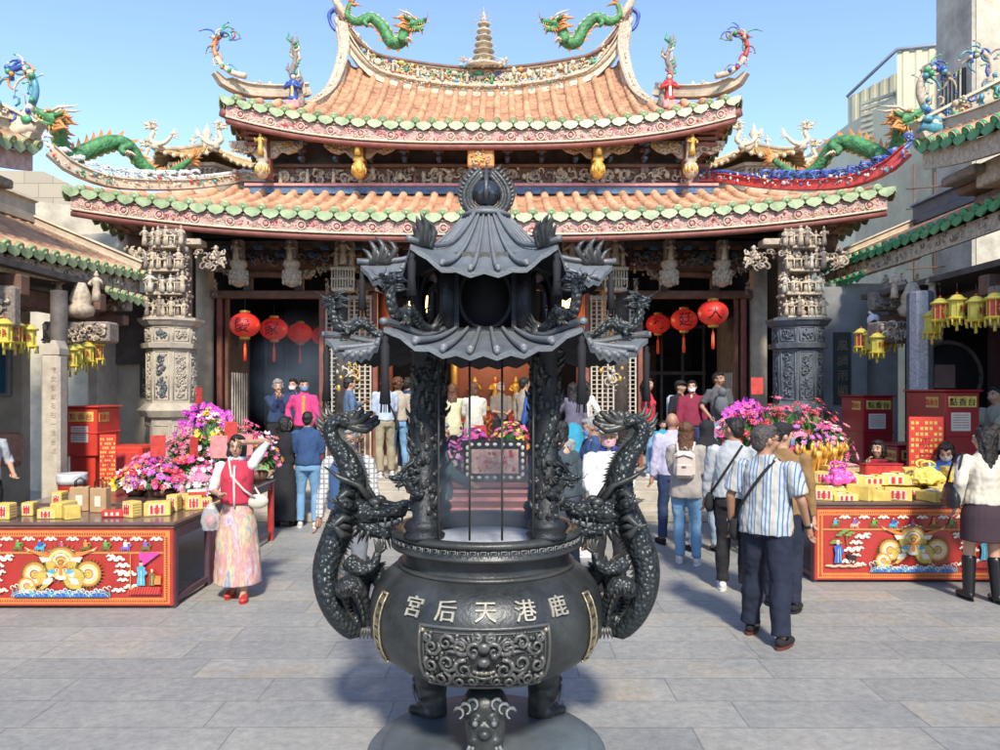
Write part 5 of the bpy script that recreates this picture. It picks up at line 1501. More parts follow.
for k in range(6):
    a = R(60 * k); mb.tube([(.37 * cos(a), .37 * sin(a), 2.28), (.37 * cos(a), .37 * sin(a), 2.64)], .04, 8, IR2)
mb.lathe([(.27, 2.25), (.27, 2.66)], 24, BLACK)  # black core, the chamber's inner darkness given as colour
mb.build('upper_chamber', BT)
for k in range(6):    # pierced round windows of the chamber
    a = R(60 * k + 30); n_ = V((cos(a), sin(a), 0)); rt = V((-n_.y, n_.x, 0)); c = n_ * .325 + V((0, 0, 2.46))
    mb = MB(); mb.tube([c + rt * cos(t) * .13 + V((0, 0, sin(t) * .155)) for t in frange(0, 2 * pi, 24)], .012, 6, BLACK)
    for t in (-1, 1): mb.box(c + rt * t * .155, (.05, .03, .36), IR2, rz=a - pi / 2 + pi)
    mb.build('round_window', BT)
UR, QU = hexroof('upper_roof', .655, .10, 2.555, 2.95, .13, 0, 5, .8, BT, .014)
mb = MB()
mb.lathe([(.13, 0), (.135, .02), (.10, .035), (.08, .05), (.05, .06)], 24, IRONL, (0, 0, 2.925))
mb.ell((0, 0, 3.06), (.075, .075, .075), mat('polished bronze ball', (.08, .09, .10), .22, .7, .2, 5), 20, 14)
for s in (-1, 1):   # flame wings round the ball
    arc = catmull([V((s * .05, 0, 2.94)), V((s * .10, 0, 2.975)), V((s * .122, 0, 3.04)), V((s * .105, 0, 3.105)), V((s * .06, 0, 3.165)), V((s * .012, 0, 3.215))], 3)[:15]
    for e in (.85, .72): mb.tube([V((p.x * e, .004 * e, 3.06 + (p.z - 3.06) * e)) for p in arc], .017, 6, IRON)
    mb.tube(arc, [.02] * 8 + [.018] * 4 + [.016, .012, .008], 7, IRON)
    for j in range(1, 14):
        p = arc[j]; o_ = V((s, 0, .45)).normalized(); mb.tube([p, p + o_ * .025, p + o_ * .042 + V((0, 0, .02))], [.015, .013, .001], 5, IRON)
    mb.tube([(0, s * .08, 2.99), (0, s * .11, 3.06), (0, s * .07, 3.13), (0, 0, 3.2)], [.014, .014, .012, .004], 6, IRON)
mb.tube([(0, 0, 3.13), (0, 0, 3.17), (0, 0, 3.23)], [.02, .014, .002], 8, IRON)
mb.build('finial', BT)
# corner ornaments and tassels
for k in range(6):
    for Qf, up, nm in ((QL, False, 'lower'), (QU, True, 'upper')):
        p = Qf(k, 0, 0); q_ = Qf(k, 0, .28); d = V((p.x, p.y, 0)).normalized(); mb = MB()
        if up:   # phoenix-like cloud crest
            c = Qf(k, 0, .1)
            for j in range(7):
                e = c - d * (.022 * j) + V((0, 0, .03 + .016 * ((j * 3) % 5)))
                mb.tube([c - d * .015 * j, e, e + d * .02 + V((0, 0, .03)), e + d * (.045 - .012 * (j % 3)) + V((0, 0, .05))], [.02, .018, .012, .003], 6, IRON)
                mb.ell(e, (.018, .018, .014), IRON, 6, 4)
            mb.build('crest', UR)
        else:
            rt = V((-d.y, d.x, 0))
            path = [c_ + V((0, 0, z)) for c_, z in ((Qf(k, 0, .75), .03), (Qf(k, 0, .6), .05), (Qf(k, 0, .42), .1), (Qf(k, 0, .3), .06), (Qf(k, 0, .16), .06), (Qf(k, 0, .1), .13), (Qf(k, 0, .13), .19))]
            dragon(mb, path, [(0, .012), (.4, .028), (.8, .026), (1, .022)], IRONS, IRON, IRON, IRON, [(.55, rt * .035, d * .03, (0, 0, -.035)), (.55, rt * -.035, d * .03, (0, 0, -.035))], 1.15, hd=d + V((0, 0, .1)), finh=1.1, nseg=8)
            mb.build('corner_dragon', LR)
        mb = MB(); L_ = .2 if up else .3; t = p - d * .01
        mb.tube([t - V((0, 0, .01)), t - V((0, 0, .06))], .006, 5, BLACK)
        mb.lathe([(.004, .0), (.016, -.012), (.012, -.03), (.02, -.045), (.017, -L_ * .6), (.026, -L_), (.01, -L_ - .004)], 9, BLACK, t - V((0, 0, .05)))
        for j in range(8): mb.tube([t - V((0, 0, .09)), t + V((cos(j) * .022, sin(j) * .022, -.09 - L_))], .003, 3, BLACK)
        mb.build('tassel', LR if not up else UR)
# bell on the middle of the upper opening

# ------------------------------------------------------------------ red silk lanterns under the side bays
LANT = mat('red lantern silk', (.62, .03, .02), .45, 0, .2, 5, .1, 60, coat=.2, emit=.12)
YTAS = mat('yellow tassel', (.62, .48, .05), .6, 0, .2, 30)
INKB = mat('black ink', (.01, .01, .01), .5)
def lantern(px, py, d, r, ch, label):
    p = P(px, py, d)
    t = thing('red_lantern', label, 'lantern', p, 0, 'round red lanterns hung in the doorways of the hall')
    mb = MB(); pr = [(r * .32, -r * .84)]
    for k in range(1, 24): a = -pi / 2 + pi * k / 24; pr.append((max(r * .32, r * cos(a) * 1.04), r * .86 * sin(a)))
    pr.append((r * .32, r * .84)); vs = []
    mb.lathe(pr, 48, LANT)
    mb.v = [(x * (1 - .012 * (i % 2)), y * (1 - .012 * (i % 2)), z) for i, (x, y, z) in enumerate(mb.v)]
    b = mb.build('silk_body', t)
    mb = MB(); mb.lathe([(r * .3, 0), (r * .36, .01), (r * .36, r * .16), (r * .26, r * .2)], 16, GOLD, (0, 0, r * .82)); mb.lathe([(r * .26, -r * .2), (r * .36, -r * .14), (r * .36, -.01), (r * .3, 0)], 16, GOLD, (0, 0, -r * .82)); mb.build('gold_cap', t)
    mb = MB(); mb.lathe([(.006, 0), (.008, -.1), (.03, -.13), (.02, -.16), (.026, -.3), (.03, -.42)], 8, LANT, (0, 0, -r * .95))
    for k in range(6): mb.tube([(cos(k) * .02, sin(k) * .02, -r - .14), (cos(k) * .03, sin(k) * .03, -r - .36)], .005, 4, YTAS if k % 2 else LANT)
    mb.build('tassel', t)
    mb = MB(); mb.tube([(0, 0, r), (0, 0, 3.75 - p.z)], .008, 5, BLACK); mb.build('cord', t)
    q = MB(); write(q, ch, (0, 0, 0), r * 1.15, INKB)
    yaw = -.25 if px < 500 else .25
    def wrap(v):
        a = v[0] / r + yaw + (.35 if px < 500 else -.35); z = v[2]; rr = math.sqrt(max(.01, 1 - (z / (r * .88)) ** 2)) * r * 1.04 + .004 - v[1] * .1
        return (rr * sin(a), -rr * cos(a), z)
    q.v = [wrap(v) for v in q.v]; q.build('painted_character', t)
for i, (px, py, d, r, ch) in enumerate(((245, 325, 14.0, .27, '慶'), (274, 329, 15.2, .27, '家'), (300, 333, 16.4, .26, '三'), (323, 336, 17.6, .26, '元'))):
    lantern(px, py, d, r, ch, ('nearest, leftmost', 'second', 'third', 'farthest, innermost')[i] + ' red lantern of the row in the left doorway' + (', marked 慶' if i == 0 else ''))
for i, (px, py, d, r, ch) in enumerate(((713, 313, 13.9, .27, '天'), (684, 320, 15.1, .26, '廷'), (658, 324, 16.3, .25, '行'))):
    lantern(px, py, d, r, ch, ('nearest, rightmost', 'middle', 'farthest, innermost')[i] + ' of the three red lanterns in the right doorway')

# ------------------------------------------------------------------ yellow palace lanterns under the side eaves
YL = mat('yellow lantern paper', (.62, .52, .08), .5, 0, .12, 12)
YLD = mat('gold yellow fringe', (.60, .45, .03), .6, 0, .3, 40)
def palace(loc, red, label, grp, s=.64):
    t = thing('palace_lantern', label, 'lantern', loc, .3, grp); t.scale = (s, s, s)
    mb = MB(); m = C_RED if red else YL
    mb.lathe([(.12, -.14), (.12, .14)], 8, m, smooth=False)
    for k in range(8):
        a = k * pi / 4; mb.box((.122 * cos(a), .122 * sin(a), 0), (.014, .014, .3), YL, rz=a)
    write(mb, '福' if red else '祿', (0, -.122, 0), .15, YL if red else C_RED)
    mb.build('body', t)
    mb = MB(); mb.lathe([(.13, .0), (.165, .01), (.17, .045), (.12, .06), (.08, .11), (.02, .13)], 16, YL, (0, 0, .14)); mb.ell((0, 0, .29), (.025, .025, .025), C_RED, 8, 6); mb.build('cap', t)
    mb = MB(); mb.lathe([(.1, -.06), (.165, -.05), (.17, -.01), (.13, 0)], 16, YLD, (0, 0, -.14))
    for k in range(8):
        a = k * pi / 4 + .2; x, y = .15 * cos(a), .15 * sin(a)
        mb.tube([(x, y, -.18), (x, y, -.30)], .016, 5, YL)
    mb.lathe([(.01, 0), (.03, -.04), (.02, -.06), (.028, -.2)], 8, YL, (0, 0, -.2)); mb.build('fringe', t)
    mb = MB(); mb.tube([(0, 0, .3), (0, 0, .48)], .006, 5, BLACK); mb.build('cord', t)
GL = 'yellow palace lanterns under the left eaves'; GRr = 'yellow palace lanterns under the right eaves'
for i, (px, py, d) in enumerate(((4, 333, 8.7), (15, 334, 9.0), (29, 338, 9.2))):
    palace(P(px, py, d), i == 1, ('yellow lantern left of the red one by the left picture edge', 'red-walled lantern in the middle of the three near the left picture edge', 'yellow lantern right of the red one near the left picture edge')[i], GL)
for i, (px, py, d) in enumerate(((62, 350, 10.0), (76, 356, 10.1), (87, 354, 10.4), (97, 352, 10.6), (70, 358, 9.9))):
    palace(P(px, py, d), i in (0, 3), ('', 'second', 'third', '', 'nearest and leftmost')[i] + ' plain yellow lantern in the bunch above the left booth' if i not in (0, 3) else ('red-walled lantern at the left' if i == 0 else 'red-walled lantern at the right') + ' end of the bunch above the left booth', GL)
for i, (px, py, d, rd) in enumerate(((940, 312, 9.1, 1), (957, 309, 8.7, 0), (976, 311, 8.5, 0), (995, 308, 8.2, 1), (932, 324, 9.3, 0), (1014, 306, 8.0, 0))):
    palace(P(px, py, d), rd, ('red-walled lantern at the left of the near right row', 'large yellow lantern second from left in the near right row', 'yellow lantern between a yellow and a red one in the near right row', 'red-walled lantern at the right picture edge', 'low yellow lantern tucked behind the near right row', 'yellow lantern beyond the right picture edge')[i], GRr)
for i, (px, py, d, rd) in enumerate(((861, 340, 10.9, 1), (870, 342, 10.8, 0), (883, 338, 10.7, 0), (895, 334, 10.6, 1), (877, 345, 10.4, 0))):
    palace(P(px, py, d), rd, ('', 'second lantern, yellow,', 'third lantern, yellow,', '', 'lowest yellow lantern')[i] + ' in the bunch under the carved right beam' if not rd else ('red-walled lantern at the left' if i == 0 else 'red-walled lantern at the right') + ' of the bunch under the carved right beam', GRr)

# ------------------------------------------------------------------ painted offering tables
PR = mat('glossy red lacquer', (.40, .03, .022), .3, 0, .15, 5, coat=.4)
PCOL = dict(o=mat('paint orange', (.62, .22, .05), .45, 0, .15, 20), g=mat('paint gold', (.55, .38, .08), .45, 0, .25, 30), y=mat('paint pale yellow', (.68, .55, .25), .5, 0, .15, 30),
            w=mat('paint cream white', (.7, .66, .55), .5, 0, .1, 20), b=mat('paint blue', (.04, .12, .42), .45, 0, .3, 14), t=mat('paint turquoise', (.08, .38, .5), .45, 0, .25, 20),
            e=mat('paint green', (.1, .34, .08), .45, 0, .3, 20), n=mat('paint dark olive', (.16, .13, .03), .5, 0, .3, 30), k=mat('paint black', (.03, .02, .02), .5), p=mat('paint magenta', (.6, .06, .3), .45, 0, .2, 20),
            s=mat('paint skin', (.65, .42, .28), .5), u=mat('paint purple', (.22, .12, .4), .45, 0, .2, 20), r=mat('paint crimson', (.4, .02, .03), .45))
class Paint:
    """flat painted shapes a hair apart on a panel; x right, z up, from the panel centre"""
    def __init__(s, mb, c): s.mb = mb; s.c = V(c); s.h = .0012
    def pt(s, x, z): return (s.c.x + x, s.c.y - s.h, s.c.z + z)
    def poly(s, pts, m): s.h += .00004; s.mb.add([s.pt(x, z) for x, z in pts], [tuple(range(len(pts)))], PCOL[m], False)
    def disc(s, x, z, rx, rz, m, n=12): s.poly([(x + rx * cos(i * 2 * pi / n), z + rz * sin(i * 2 * pi / n)) for i in range(n)], m)
    def line(s, pts, w, m, w2=None):
        s.h += .00004; P_ = [V((x, z, 0)) for x, z in pts]; n = len(P_); vs = []
        for i in range(n):
            t = (P_[min(i + 1, n - 1)] - P_[max(i - 1, 0)]); t.normalize(); q = V((-t.y, t.x, 0)); ww = w if w2 is None else w + (w2 - w) * i / (n - 1)
            vs += [s.pt(P_[i].x + q.x * ww / 2, P_[i].y + q.y * ww / 2), s.pt(P_[i].x - q.x * ww / 2, P_[i].y - q.y * ww / 2)]
        s.mb.add(vs, [(2 * i, 2 * i + 1, 2 * i + 3, 2 * i + 2) for i in range(n - 1)], PCOL[m], False)
    def cloud(s, x, z, w):
        for k in range(5): 
            f = k - 2; s.disc(x + f * w * .2, z + (.012 if k % 2 else 0) * w / .1, w * (.2 - .03 * abs(f)), w * (.13 - .02 * abs(f)), 'w')
    def man(s, x, z, h, robe, rnd=None, hat='k'):
        s.poly([(x - h * .17, z), (x + h * .17, z), (x + h * .14, z + h * .5), (x + h * .17, z + h * .72), (x, z + h * .8), (x - h * .17, z + h * .72), (x - h * .12, z + h * .4)], robe)
        s.poly([(x + h * .1, z + h * .7), (x + h * .26, z + h * .5), (x + h * .18, z + h * .4), (x + h * .02, z + h * .55)], robe)
        s.line([(x, z + h * .02), (x + .01 * h, z + h * .6)], h * .02, 'w'); s.disc(x, z + h * .87, h * .075, h * .09, 's', 9); s.disc(x, z + h * .95, h * .07, h * .05, hat, 8)
    def rider(s, x, z, h, c1, c2):
        s.disc(x, z + h * .3, h * .4, h * .2, c2, 10)
        for k in (-.3, -.15, .15, .3): s.line([(x + k * h, z + h * .3), (x + k * h * 1.2, z - h * .05)], h * .09, c2)
        s.disc(x + h * .42, z + h * .5, h * .14, h * .12, c2, 8); s.line([(x - h * .35, z + h * .35), (x - h * .5, z + h * .1)], h * .06, c2)
        s.poly([(x - h * .16, z + h * .35), (x + h * .16, z + h * .35), (x + h * .2, z + h * .7), (x, z + h * .85), (x - h * .2, z + h * .7)], c1); s.line([(x + h * .1, z + h * .65), (x + h * .4, z + h * .7)], h * .1, c1)
        s.disc(x, z + h * .93, h * .11, h * .12, 's', 8); s.disc(x, z + h * 1.03, h * .1, h * .06, 'k', 7)

def painted_panel(T, x0, x1, y, zt, flip=False):
    """front board: frieze of riders above, coiled dragon over waves between two garden scenes"""
    w = x1 - x0; z0 = .03; h = zt - z0; c = ((x0 + x1) / 2, y - .012, (zt + z0) / 2)
    mb = MB(); mb.box((c[0], y + .008, c[2]), (w, .04, h), PR, b=.006)
    A = Paint(mb, c); W, H = w / 2, h / 2
    # borders with a row of small tongues
    for (a, b, cc, d) in ((-W + .03, H - .02, W - .03, H - .075), (-W + .03, -H + .02, W - .03, -H + .075)):
        A.poly([(a, b), (cc, b), (cc, d), (a, d)], 'o')
    for s in (-1, 1): A.poly([(s * (W - .03), -H + .02), (s * (W - .085), -H + .02), (s * (W - .085), H - .02), (s * (W - .03), H - .02)], 'o')
    n = int((w - .1) / .022)
    for i in range(n):
        x = -W + .05 + i * .022
        for z in (-H + .034, H - .062): A.disc(x, z + .012, .006, .012, 'r', 7)
    n = int((h - .1) / .022)
    for i in range(n):
        for s in (-1, 1): A.disc(s * (W - .057), -H + .05 + i * .022, .012, .006, 'r', 7)
    zf = H - .225
    A.line([(-W + .085, zf), (W - .085, zf)], .012, 'o'); A.line([(-W + .085, zf + .012), (W - .085, zf + .012)], .003, 'y')
    # frieze
    cols = ['tb', 'us', 'en', 'bt', '', 'on', 'eg', 'wu', 'ut', 'gt']; k = 0
    m_ = [-.88, -.66, -.44, -.22, 0, .24, .44, .64, .84]
    for i, f in enumerate(m_):
        x = f * (W - .1)
        A.cloud(x + .1, H - .098, .11)
        if i == 4:
            for s in (-1, 1): A.poly([(0, zf + .075), (s * .03, zf + .06), (s * .125, zf + .022), (s * .06, zf + .03), (s * .02, zf + .012)], 'w')
            A.man(0, zf + .022, .1, 'p')
        else: A.rider(x, zf + .022, .105, cols[i][0], cols[i][1] if i % 2 else 'n')
    # clouds
    D = -.0
    for s in (-1, 1):
        for (x, z, q) in ((.50, .135, .15), (.56, .075, .13), (.60, .0, .16), (.56, -.055, .1), (.64, -.12, .14), (.52, -.15, .12), (.45, .165, .08), (.53, .02, .1)): A.cloud(D + s * x * (1 if s > 0 else 1.05), z - .06, q)
    # dragon: three golden coils radiating spikes
    for (cx, cz, r) in ((-.24, -.06, .115), (0, .045, .15), (.25, -.055, .12), (-.31, -.165, .085), (.12, -.1, .1)):
        for j in range(26):
            a = j * 2 * pi / 26; A.poly([(D + cx + r * .8 * cos(a - .1), cz + r * .8 * sin(a - .1)), (D + cx + r * 1.28 * cos(a), cz + r * 1.28 * sin(a)), (D + cx + r * .8 * cos(a + .1), cz + r * .8 * sin(a + .1))], 'n')
        A.disc(D + cx, cz, r, r, 'n', 22); A.disc(D + cx, cz, r * .93, r * .93, 'g', 22)
    arc = lambda cx, cz, r, a0, a1: [(D + cx + r * cos(a0 + (a1 - a0) * t / 18), cz + r * sin(a0 + (a1 - a0) * t / 18)) for t in range(19)]
    for cx, cz, r, a0, a1 in ((-.24, -.06, .08, .5, 5.2), (.25, -.055, .085, 2.6, -2.2), (-.31, -.165, .055, 0, 5), (0, .05, .11, .1, 3.0)):
        A.line(arc(cx, cz, r, a0, a1), .05, 'o'); A.line(arc(cx, cz, r * .92, a0, a1), .028, 'y'); A.line(arc(cx, cz, r * .62, a0, a1), .02, 'w'); A.line(arc(cx, cz, r * .5, a0, a1), .006, 'r')
    for s in (-1, 1):
        A.line([(D + s * .08, -.1), (D + s * .14, -.16), (D + s * .18, -.19)], .045, 'g', .03); A.poly([(D + s * .07, -.09), (D + s * .15, -.1), (D + s * .17, -.15), (D + s * .1, -.15)], 'w')
        A.line([(D + s * .12, .1), (D + s * .2, .13), (D + s * .28, .16)], .04, 'o', .02); A.poly([(D + s * .1, .09), (D + s * .2, .1), (D + s * .17, .05), (D + s * .1, .06)], 'w')
        for j in range(4): A.line([(D + s * .28, .16), (D + s * (.31 + .008 * j), .145 + .016 * j)], .008, 'y', .002); A.line([(D + s * .18, -.19), (D + s * (.2 + .01 * j), -.2 - .006 * (j - 1.5))], .012, 'o', .003)
    # face
    A.disc(D, -.05, .075, .06, 'g', 14); A.disc(D, -.0, .065, .07, 'o', 14); A.disc(D, -.065, .045, .04, 'y', 12); A.disc(D, -.09, .05, .02, 'w', 10)
    A.disc(D, -.045, .02, .03, 'o', 10)
    for s in (-1, 1):
        A.disc(D + s * .035, -.02, .02, .013, 'w', 10); A.disc(D + s * .035, -.02, .008, .009, 'k', 8); A.line([(D + s * .02, .0), (D + s * .055, .01)], .01, 'n')
        A.line([(D + s * .02, .03), (D + s * .055, .06), (D + s * .05, .11), (D + s * .02, .135)], .02, 'y', .006); A.disc(D + s * .085, -.035, .035, .022, 't', 10); A.line([(D + s * .04, -.07), (D + s * .12, -.09), (D + s * .2, -.03), (D + s * .25, -.04)], .006, 'y')
        A.poly([(D + s * .06, -.06), (D + s * .13, -.04), (D + s * .11, -.09)], 'w')
    A.disc(D, .05, .03, .025, 'n', 10); A.disc(D, .05, .018, .015, 'o', 9)
    # waves
    zb = -H + .088
    A.poly([(D - .44, zb), (D + .44, zb), (D + .36, zb + .045), (D + .2, zb + .03), (D + .1, zb + .062), (D - .1, zb + .062), (D - .22, zb + .03), (D - .36, zb + .045)], 'b')
    for t in range(5):
        x = -.34 + .17 * t; A.line([(D + x + .11 * cos(pi - q * pi / 8), zb + .004 + .055 * sin(q * pi / 8)) for q in range(9)], .01, 't'); A.line([(D + x + .09 * cos(pi - q * pi / 8), zb + .003 + .04 * sin(q * pi / 8)) for q in range(9)], .005, 'w')
    for t in range(23):
        x = -.44 + .04 * t; z = zb + .05 + .014 * sin(t * 1.7) + (.04 if t in (0, 1, 21, 22) else 0)
        A.line([(D + x + .016 * cos(q), z + .016 * sin(q)) for q in frange(0, 4.4, 7)], .008, 'w'); A.line([(D + x, z - .012), (D + x + .01, zb + .01)], .008, 't')
    # scenes at both ends
    x = -W + .22
    A.line([(x + .11, -.0), (x + .1, .08), (x + .115, .125)], .012, 'n')
    for k in range(5): A.disc(x + .02 + .033 * k, .10 + .022 * (k % 3), .035, .012, 'e', 9); A.disc(x - .05 + .02 * k, .02 + .02 * (k % 2), .025, .01, 'e', 8)
    A.man(x + .01, -.19, .24, 'b', hat='w'); A.line([(x + .03, -.03), (x + .04, -.17)], .012, 't')
    A.disc(x + .16, -.13, .05, .025, 'k', 10); A.disc(x + .12, -.1, .02, .022, 'k', 8)
    for k in (-.03, 0, .03): A.line([(x + .16 + k, -.14), (x + .16 + k, -.18)], .01, 'k')
    for k in range(7): A.disc(x - .08 + .05 * k, -.215 - .008 * (k % 2), .045, .012, 's', 9)
    x = W - .28
    A.poly([(x - .12, -.24), (x + .18, -.24), (x + .18, -.17), (x - .06, -.17)], 'r')
    for k in range(12): A.line([(x - .12 + .024 * k, -.238), (x - .1 + .024 * k, -.17)], .003, 'o')
    A.poly([(x - .02, .14), (x + .18, .14), (x + .1, .08), (x + .02, .02), (x + .0, -.04)], 'p'); A.poly([(x - .1, .14), (x - .09, .14), (x - .09, -.2), (x - .1, -.2)], 'o'); A.poly([(x + .11, -.07), (x + .18, -.07), (x + .18, -.15), (x + .11, -.15)], 'o')
    A.man(x + .0, -.16, .23, 't', hat='k'); A.man(x + .1, -.16, .15, 'n', hat='w')
    mb.build('painted_panel', T, True)

def offering_table(x0, x1, y0, y1, zt, label, grp=None):
    T = thing('offering_table', label, 'table', ((x0 + x1) / 2, (y0 + y1) / 2, 0), 0, grp)
    mb = MB(); m = mat('dark brown table top', (.12, .075, .07), .25, 0, .3, 3, .1, 30, coat=.5)
    mb.box(((x0 + x1) / 2, (y0 + y1) / 2, zt - .0175), (x1 - x0 + .05, y1 - y0 + .06, .035), m, b=.01)
    mb.box(((x0 + x1) / 2, (y0 + y1) / 2, zt - .05), (x1 - x0 + .02, y1 - y0 + .02, .02), BWOOD)
    mb.build('table_top', T, True)
    painted_panel(T, x0, x1, y0 + .01, zt - .062)
    mb = MB(); pm = mat('plum painted wood', (.10, .05, .07), .5, 0, .3, 5)
    for x in (x0 + .02, x1 - .02):
        for yy in (y0 + .06, y1 - .05): mb.box((x, yy, (zt - .06) / 2), (.05, .07, zt - .06), pm, b=.006)
        mb.box((x, (y0 + y1) / 2, .07), (.04, y1 - y0 - .16, .05), pm); mb.box((x, (y0 + y1) / 2, zt - .12), (.04, y1 - y0 - .16, .1), pm)
    mb.build('frame', T, True)
    return T
offering_table(-5.0, -2.98, 6.75, 7.65, .80, 'red lacquer offering table painted with a golden dragon, front left of the court')
offering_table(3.26, 5.28, 7.67, 8.5, .84, 'red lacquer offering table painted with a golden dragon, front right of the court')
PLM = mat('plum painted wood', (.10, .05, .07), .5, 0, .3, 5)
def plain_table(x0, x1, y0, y1, zt, label, legc=None):
    T = thing('side_table', label, 'table', ((x0 + x1) / 2, (y0 + y1) / 2, 0))
    mb = MB(); mb.box(((x0 + x1) / 2, (y0 + y1) / 2, zt - .02), (x1 - x0, y1 - y0, .04), mat('dark brown table top', (.12, .075, .07), .25), b=.01); mb.build('table_top', T, True)
    for x in (x0 + .05, x1 - .05):
        for yy in (y0 + .05, y1 - .05):
            mb = MB(); mb.box((x, yy, (zt - .04) / 2), (.07, .07, zt - .04), legc or PLM, b=.006); mb.build('leg', T, True)
    mb = MB()
    for x in (x0 + .05, x1 - .05): mb.box((x, (y0 + y1) / 2, zt - .09), (.04, y1 - y0 - .16, .1), PLM); mb.box((x, (y0 + y1) / 2, .1), (.03, y1 - y0 - .16, .04), PLM)
    mb.box(((x0 + x1) / 2, y0 + .05, zt - .09), (x1 - x0 - .16, .04, .1), PLM); mb.build('apron', T, True)
    return T
plain_table(-5.0, -3.0, 7.72, 9.9, .82, 'long plum wooden side table carrying the flower arrangements on the left', RED)
plain_table(2.95, 5.0, 8.62, 9.8, .86, 'long plum wooden side table carrying the flower arrangements on the right', RED)

# ------------------------------------------------------------------ offerings on the tables
YP = mat('yellow joss paper', (.68, .50, .12), .6, 0, .3, 9); YP2 = mat('ochre paper stack', (.55, .42, .2), .8, 0, .25, 60); REDINK = mat('red printing', (.55, .04, .03), .6); PALE = mat('pale wrapper', (.68, .62, .5), .6, 0, .1, 20)
FILM = mat('clear plastic film', (.7, .72, .74), .12, 0, .1, 8, alpha=.35)
def joss(kind):
    t = thing('joss_paper', 'x', 'joss paper')
    mb = MB(); w, d, h = (.17, .12, .10) if kind == 0 else (.11, .10, .13) if kind == 1 else (.24, .16, .07)
    mb.box((0, 0, h / 2), (w, d, h), YP, b=.006)
    for k in range(5): mb.box((w / 2 + .001, 0, h * (.15 + .17 * k)), (.004, d * .9, .006), YP2)
    mb.build('packet', t)
    mb = MB(); mb.box((0, -d / 2 - .002, h * .5), (w * .62, .003, h * .74), PALE)
    for x in (-.2, 0, .2): mb.box((x * w, -d / 2 - .0045, h * .5), (w * .1, .003, h * (.6 if x else .66)), REDINK)
    write(mb, '金', (0, -d / 2 - .006, h * .5), h * .5, REDINK)
    mb.build('red_label', t)
    if kind == 2:
        mb = MB(); mb.box((0, 0, h + .006), (w * .7, d * .5, .012), PALE, rz=.2, b=.003); mb.box((.02, .01, h + .018), (w * .4, d * .6, .008), YP, rz=-.3, b=.002); mb.build('paper_wrap', t)
    return t
ORDN = ['first', 'second', 'third', 'fourth', 'fifth', 'sixth', 'seventh', 'eighth', 'ninth', 'tenth', 'eleventh', 'twelfth']
def scatter(kinds, spots, lab, grp, sc_=1.15):
    first = {}; rows = {}
    for i, (x, y, z, k, rz) in enumerate(spots):
        if k not in first: o = kinds(k); first[k] = o
        else: o = copy_tree(first[k])
        vr = random.Random(i * 7 + 1); place(o, (x, y, z), rz + vr.uniform(-.25, .25) + (pi / 2 if vr.random() < .22 else 0), (sc_ * vr.uniform(.8, 1.2), sc_ * vr.uniform(.85, 1.15), sc_ * vr.uniform(.75, 1.25))); b_, row = lab(i, x, y, k); o['group'] = grp; rows.setdefault(row, []).append((x, b_, o))
    for row, L_ in rows.items():
        for n_, (x, b_, o) in enumerate(sorted(L_, key=lambda q: q[0])): o['label'] = '%s joss paper pack, %s from left in the %s' % (b_, ORDN[n_], row)
rnd = random.Random(12); sp = []
for row, (y, z) in enumerate(((7.8, .84), (7.98, .84), (8.2, .84), (8.37, .84))):
    for i in range(9):
        if rnd.random() < .12: continue
        sp.append((3.4 + i * .2 + rnd.uniform(-.03, .03), y + rnd.uniform(-.03, .03), z, rnd.choice((0, 0, 1, 2)), rnd.uniform(-.5, .5)))
for i in range(8): sp.append((3.5 + i * .22, 8.3 + rnd.uniform(-.02, .02), .97, rnd.choice((0, 2, 1)), rnd.uniform(-.5, .5)))
for i in range(7): sp.append((3.55 + i * .24, 8.1 + rnd.uniform(-.02, .02), .97, rnd.choice((0, 2, 2)), rnd.uniform(-.5, .5)))
scatter(joss, sp, lambda i, x, y, k: (('square', 'upright', 'flat wrapped')[k], ('front row' if y < 7.9 else 'second row' if y < 8.08 else 'upper layer' if sp[i][2] > .9 and y > 8.2 else 'raised row' if sp[i][2] > .9 else 'third row' if y < 8.3 else 'rear row') + ' on the right table'), 'joss paper packs heaped on the right painted table', 1.3)
sp = [(P(*a[:2], a[2]).x, a[2], .8, a[3], a[4]) for a in ((6, 520, 6.9, 1, .1), (50, 520, 6.95, 0, .2), (64, 518, 7.0, 0, -.4), (72, 515, 6.9, 1, .5), (132, 520, 7.0, 1, -.5), (158, 518, 7.1, 0, .4), (174, 510, 7.35, 1, .2), (182, 505, 7.5, 1, .4), (193, 500, 7.45, 0, .7), (205, 500, 7.5, 1, .5), (60, 500, 7.5, 1, .1), (102, 500, 7.5, 1, .1), (30, 515, 7.1, 1, .3))]
scatter(joss, sp, lambda i, x, y, k: (('square', 'upright', 'flat')[k], ('front row' if y < 7.2 else 'back row') + ' on the left table'), 'joss paper packs on the left painted table')
def obj1(name, label, cat, loc, parts, rz=0., grp=None):
    t = thing(name, label, cat, loc, rz, grp)
    for n_, f in parts:
        mb = MB(); f(mb); mb.build(n_, t)
    return t
def paper_bag(loc, label, rz, m=None):
    m = m or mat('kraft paper', (.42, .27, .14), .8, 0, .15, 14)
    obj1('paper_bag', label, 'bag', loc, [('body', lambda b: b.box((0, 0, .12), (.17, .09, .24), m, b=.006)), ('printed_label', lambda b: b.box((.0, -.047, .11), (.06, .003, .1), PALE)), ('handle', lambda b: [b.tube([(-.04, y, .24), (-.04, y, .3), (0, y, .33), (.04, y, .3), (.04, y, .24)], .006, 5, INKB) for y in (-.03, .03)])], rz)
paper_bag((-4.17, 7.35, .8), 'brown paper bag with black handles on the left table', .3)
paper_bag((-3.93, 7.28, .8), 'brown paper bag with a pale strip, right of its twin on the left table', -.1)
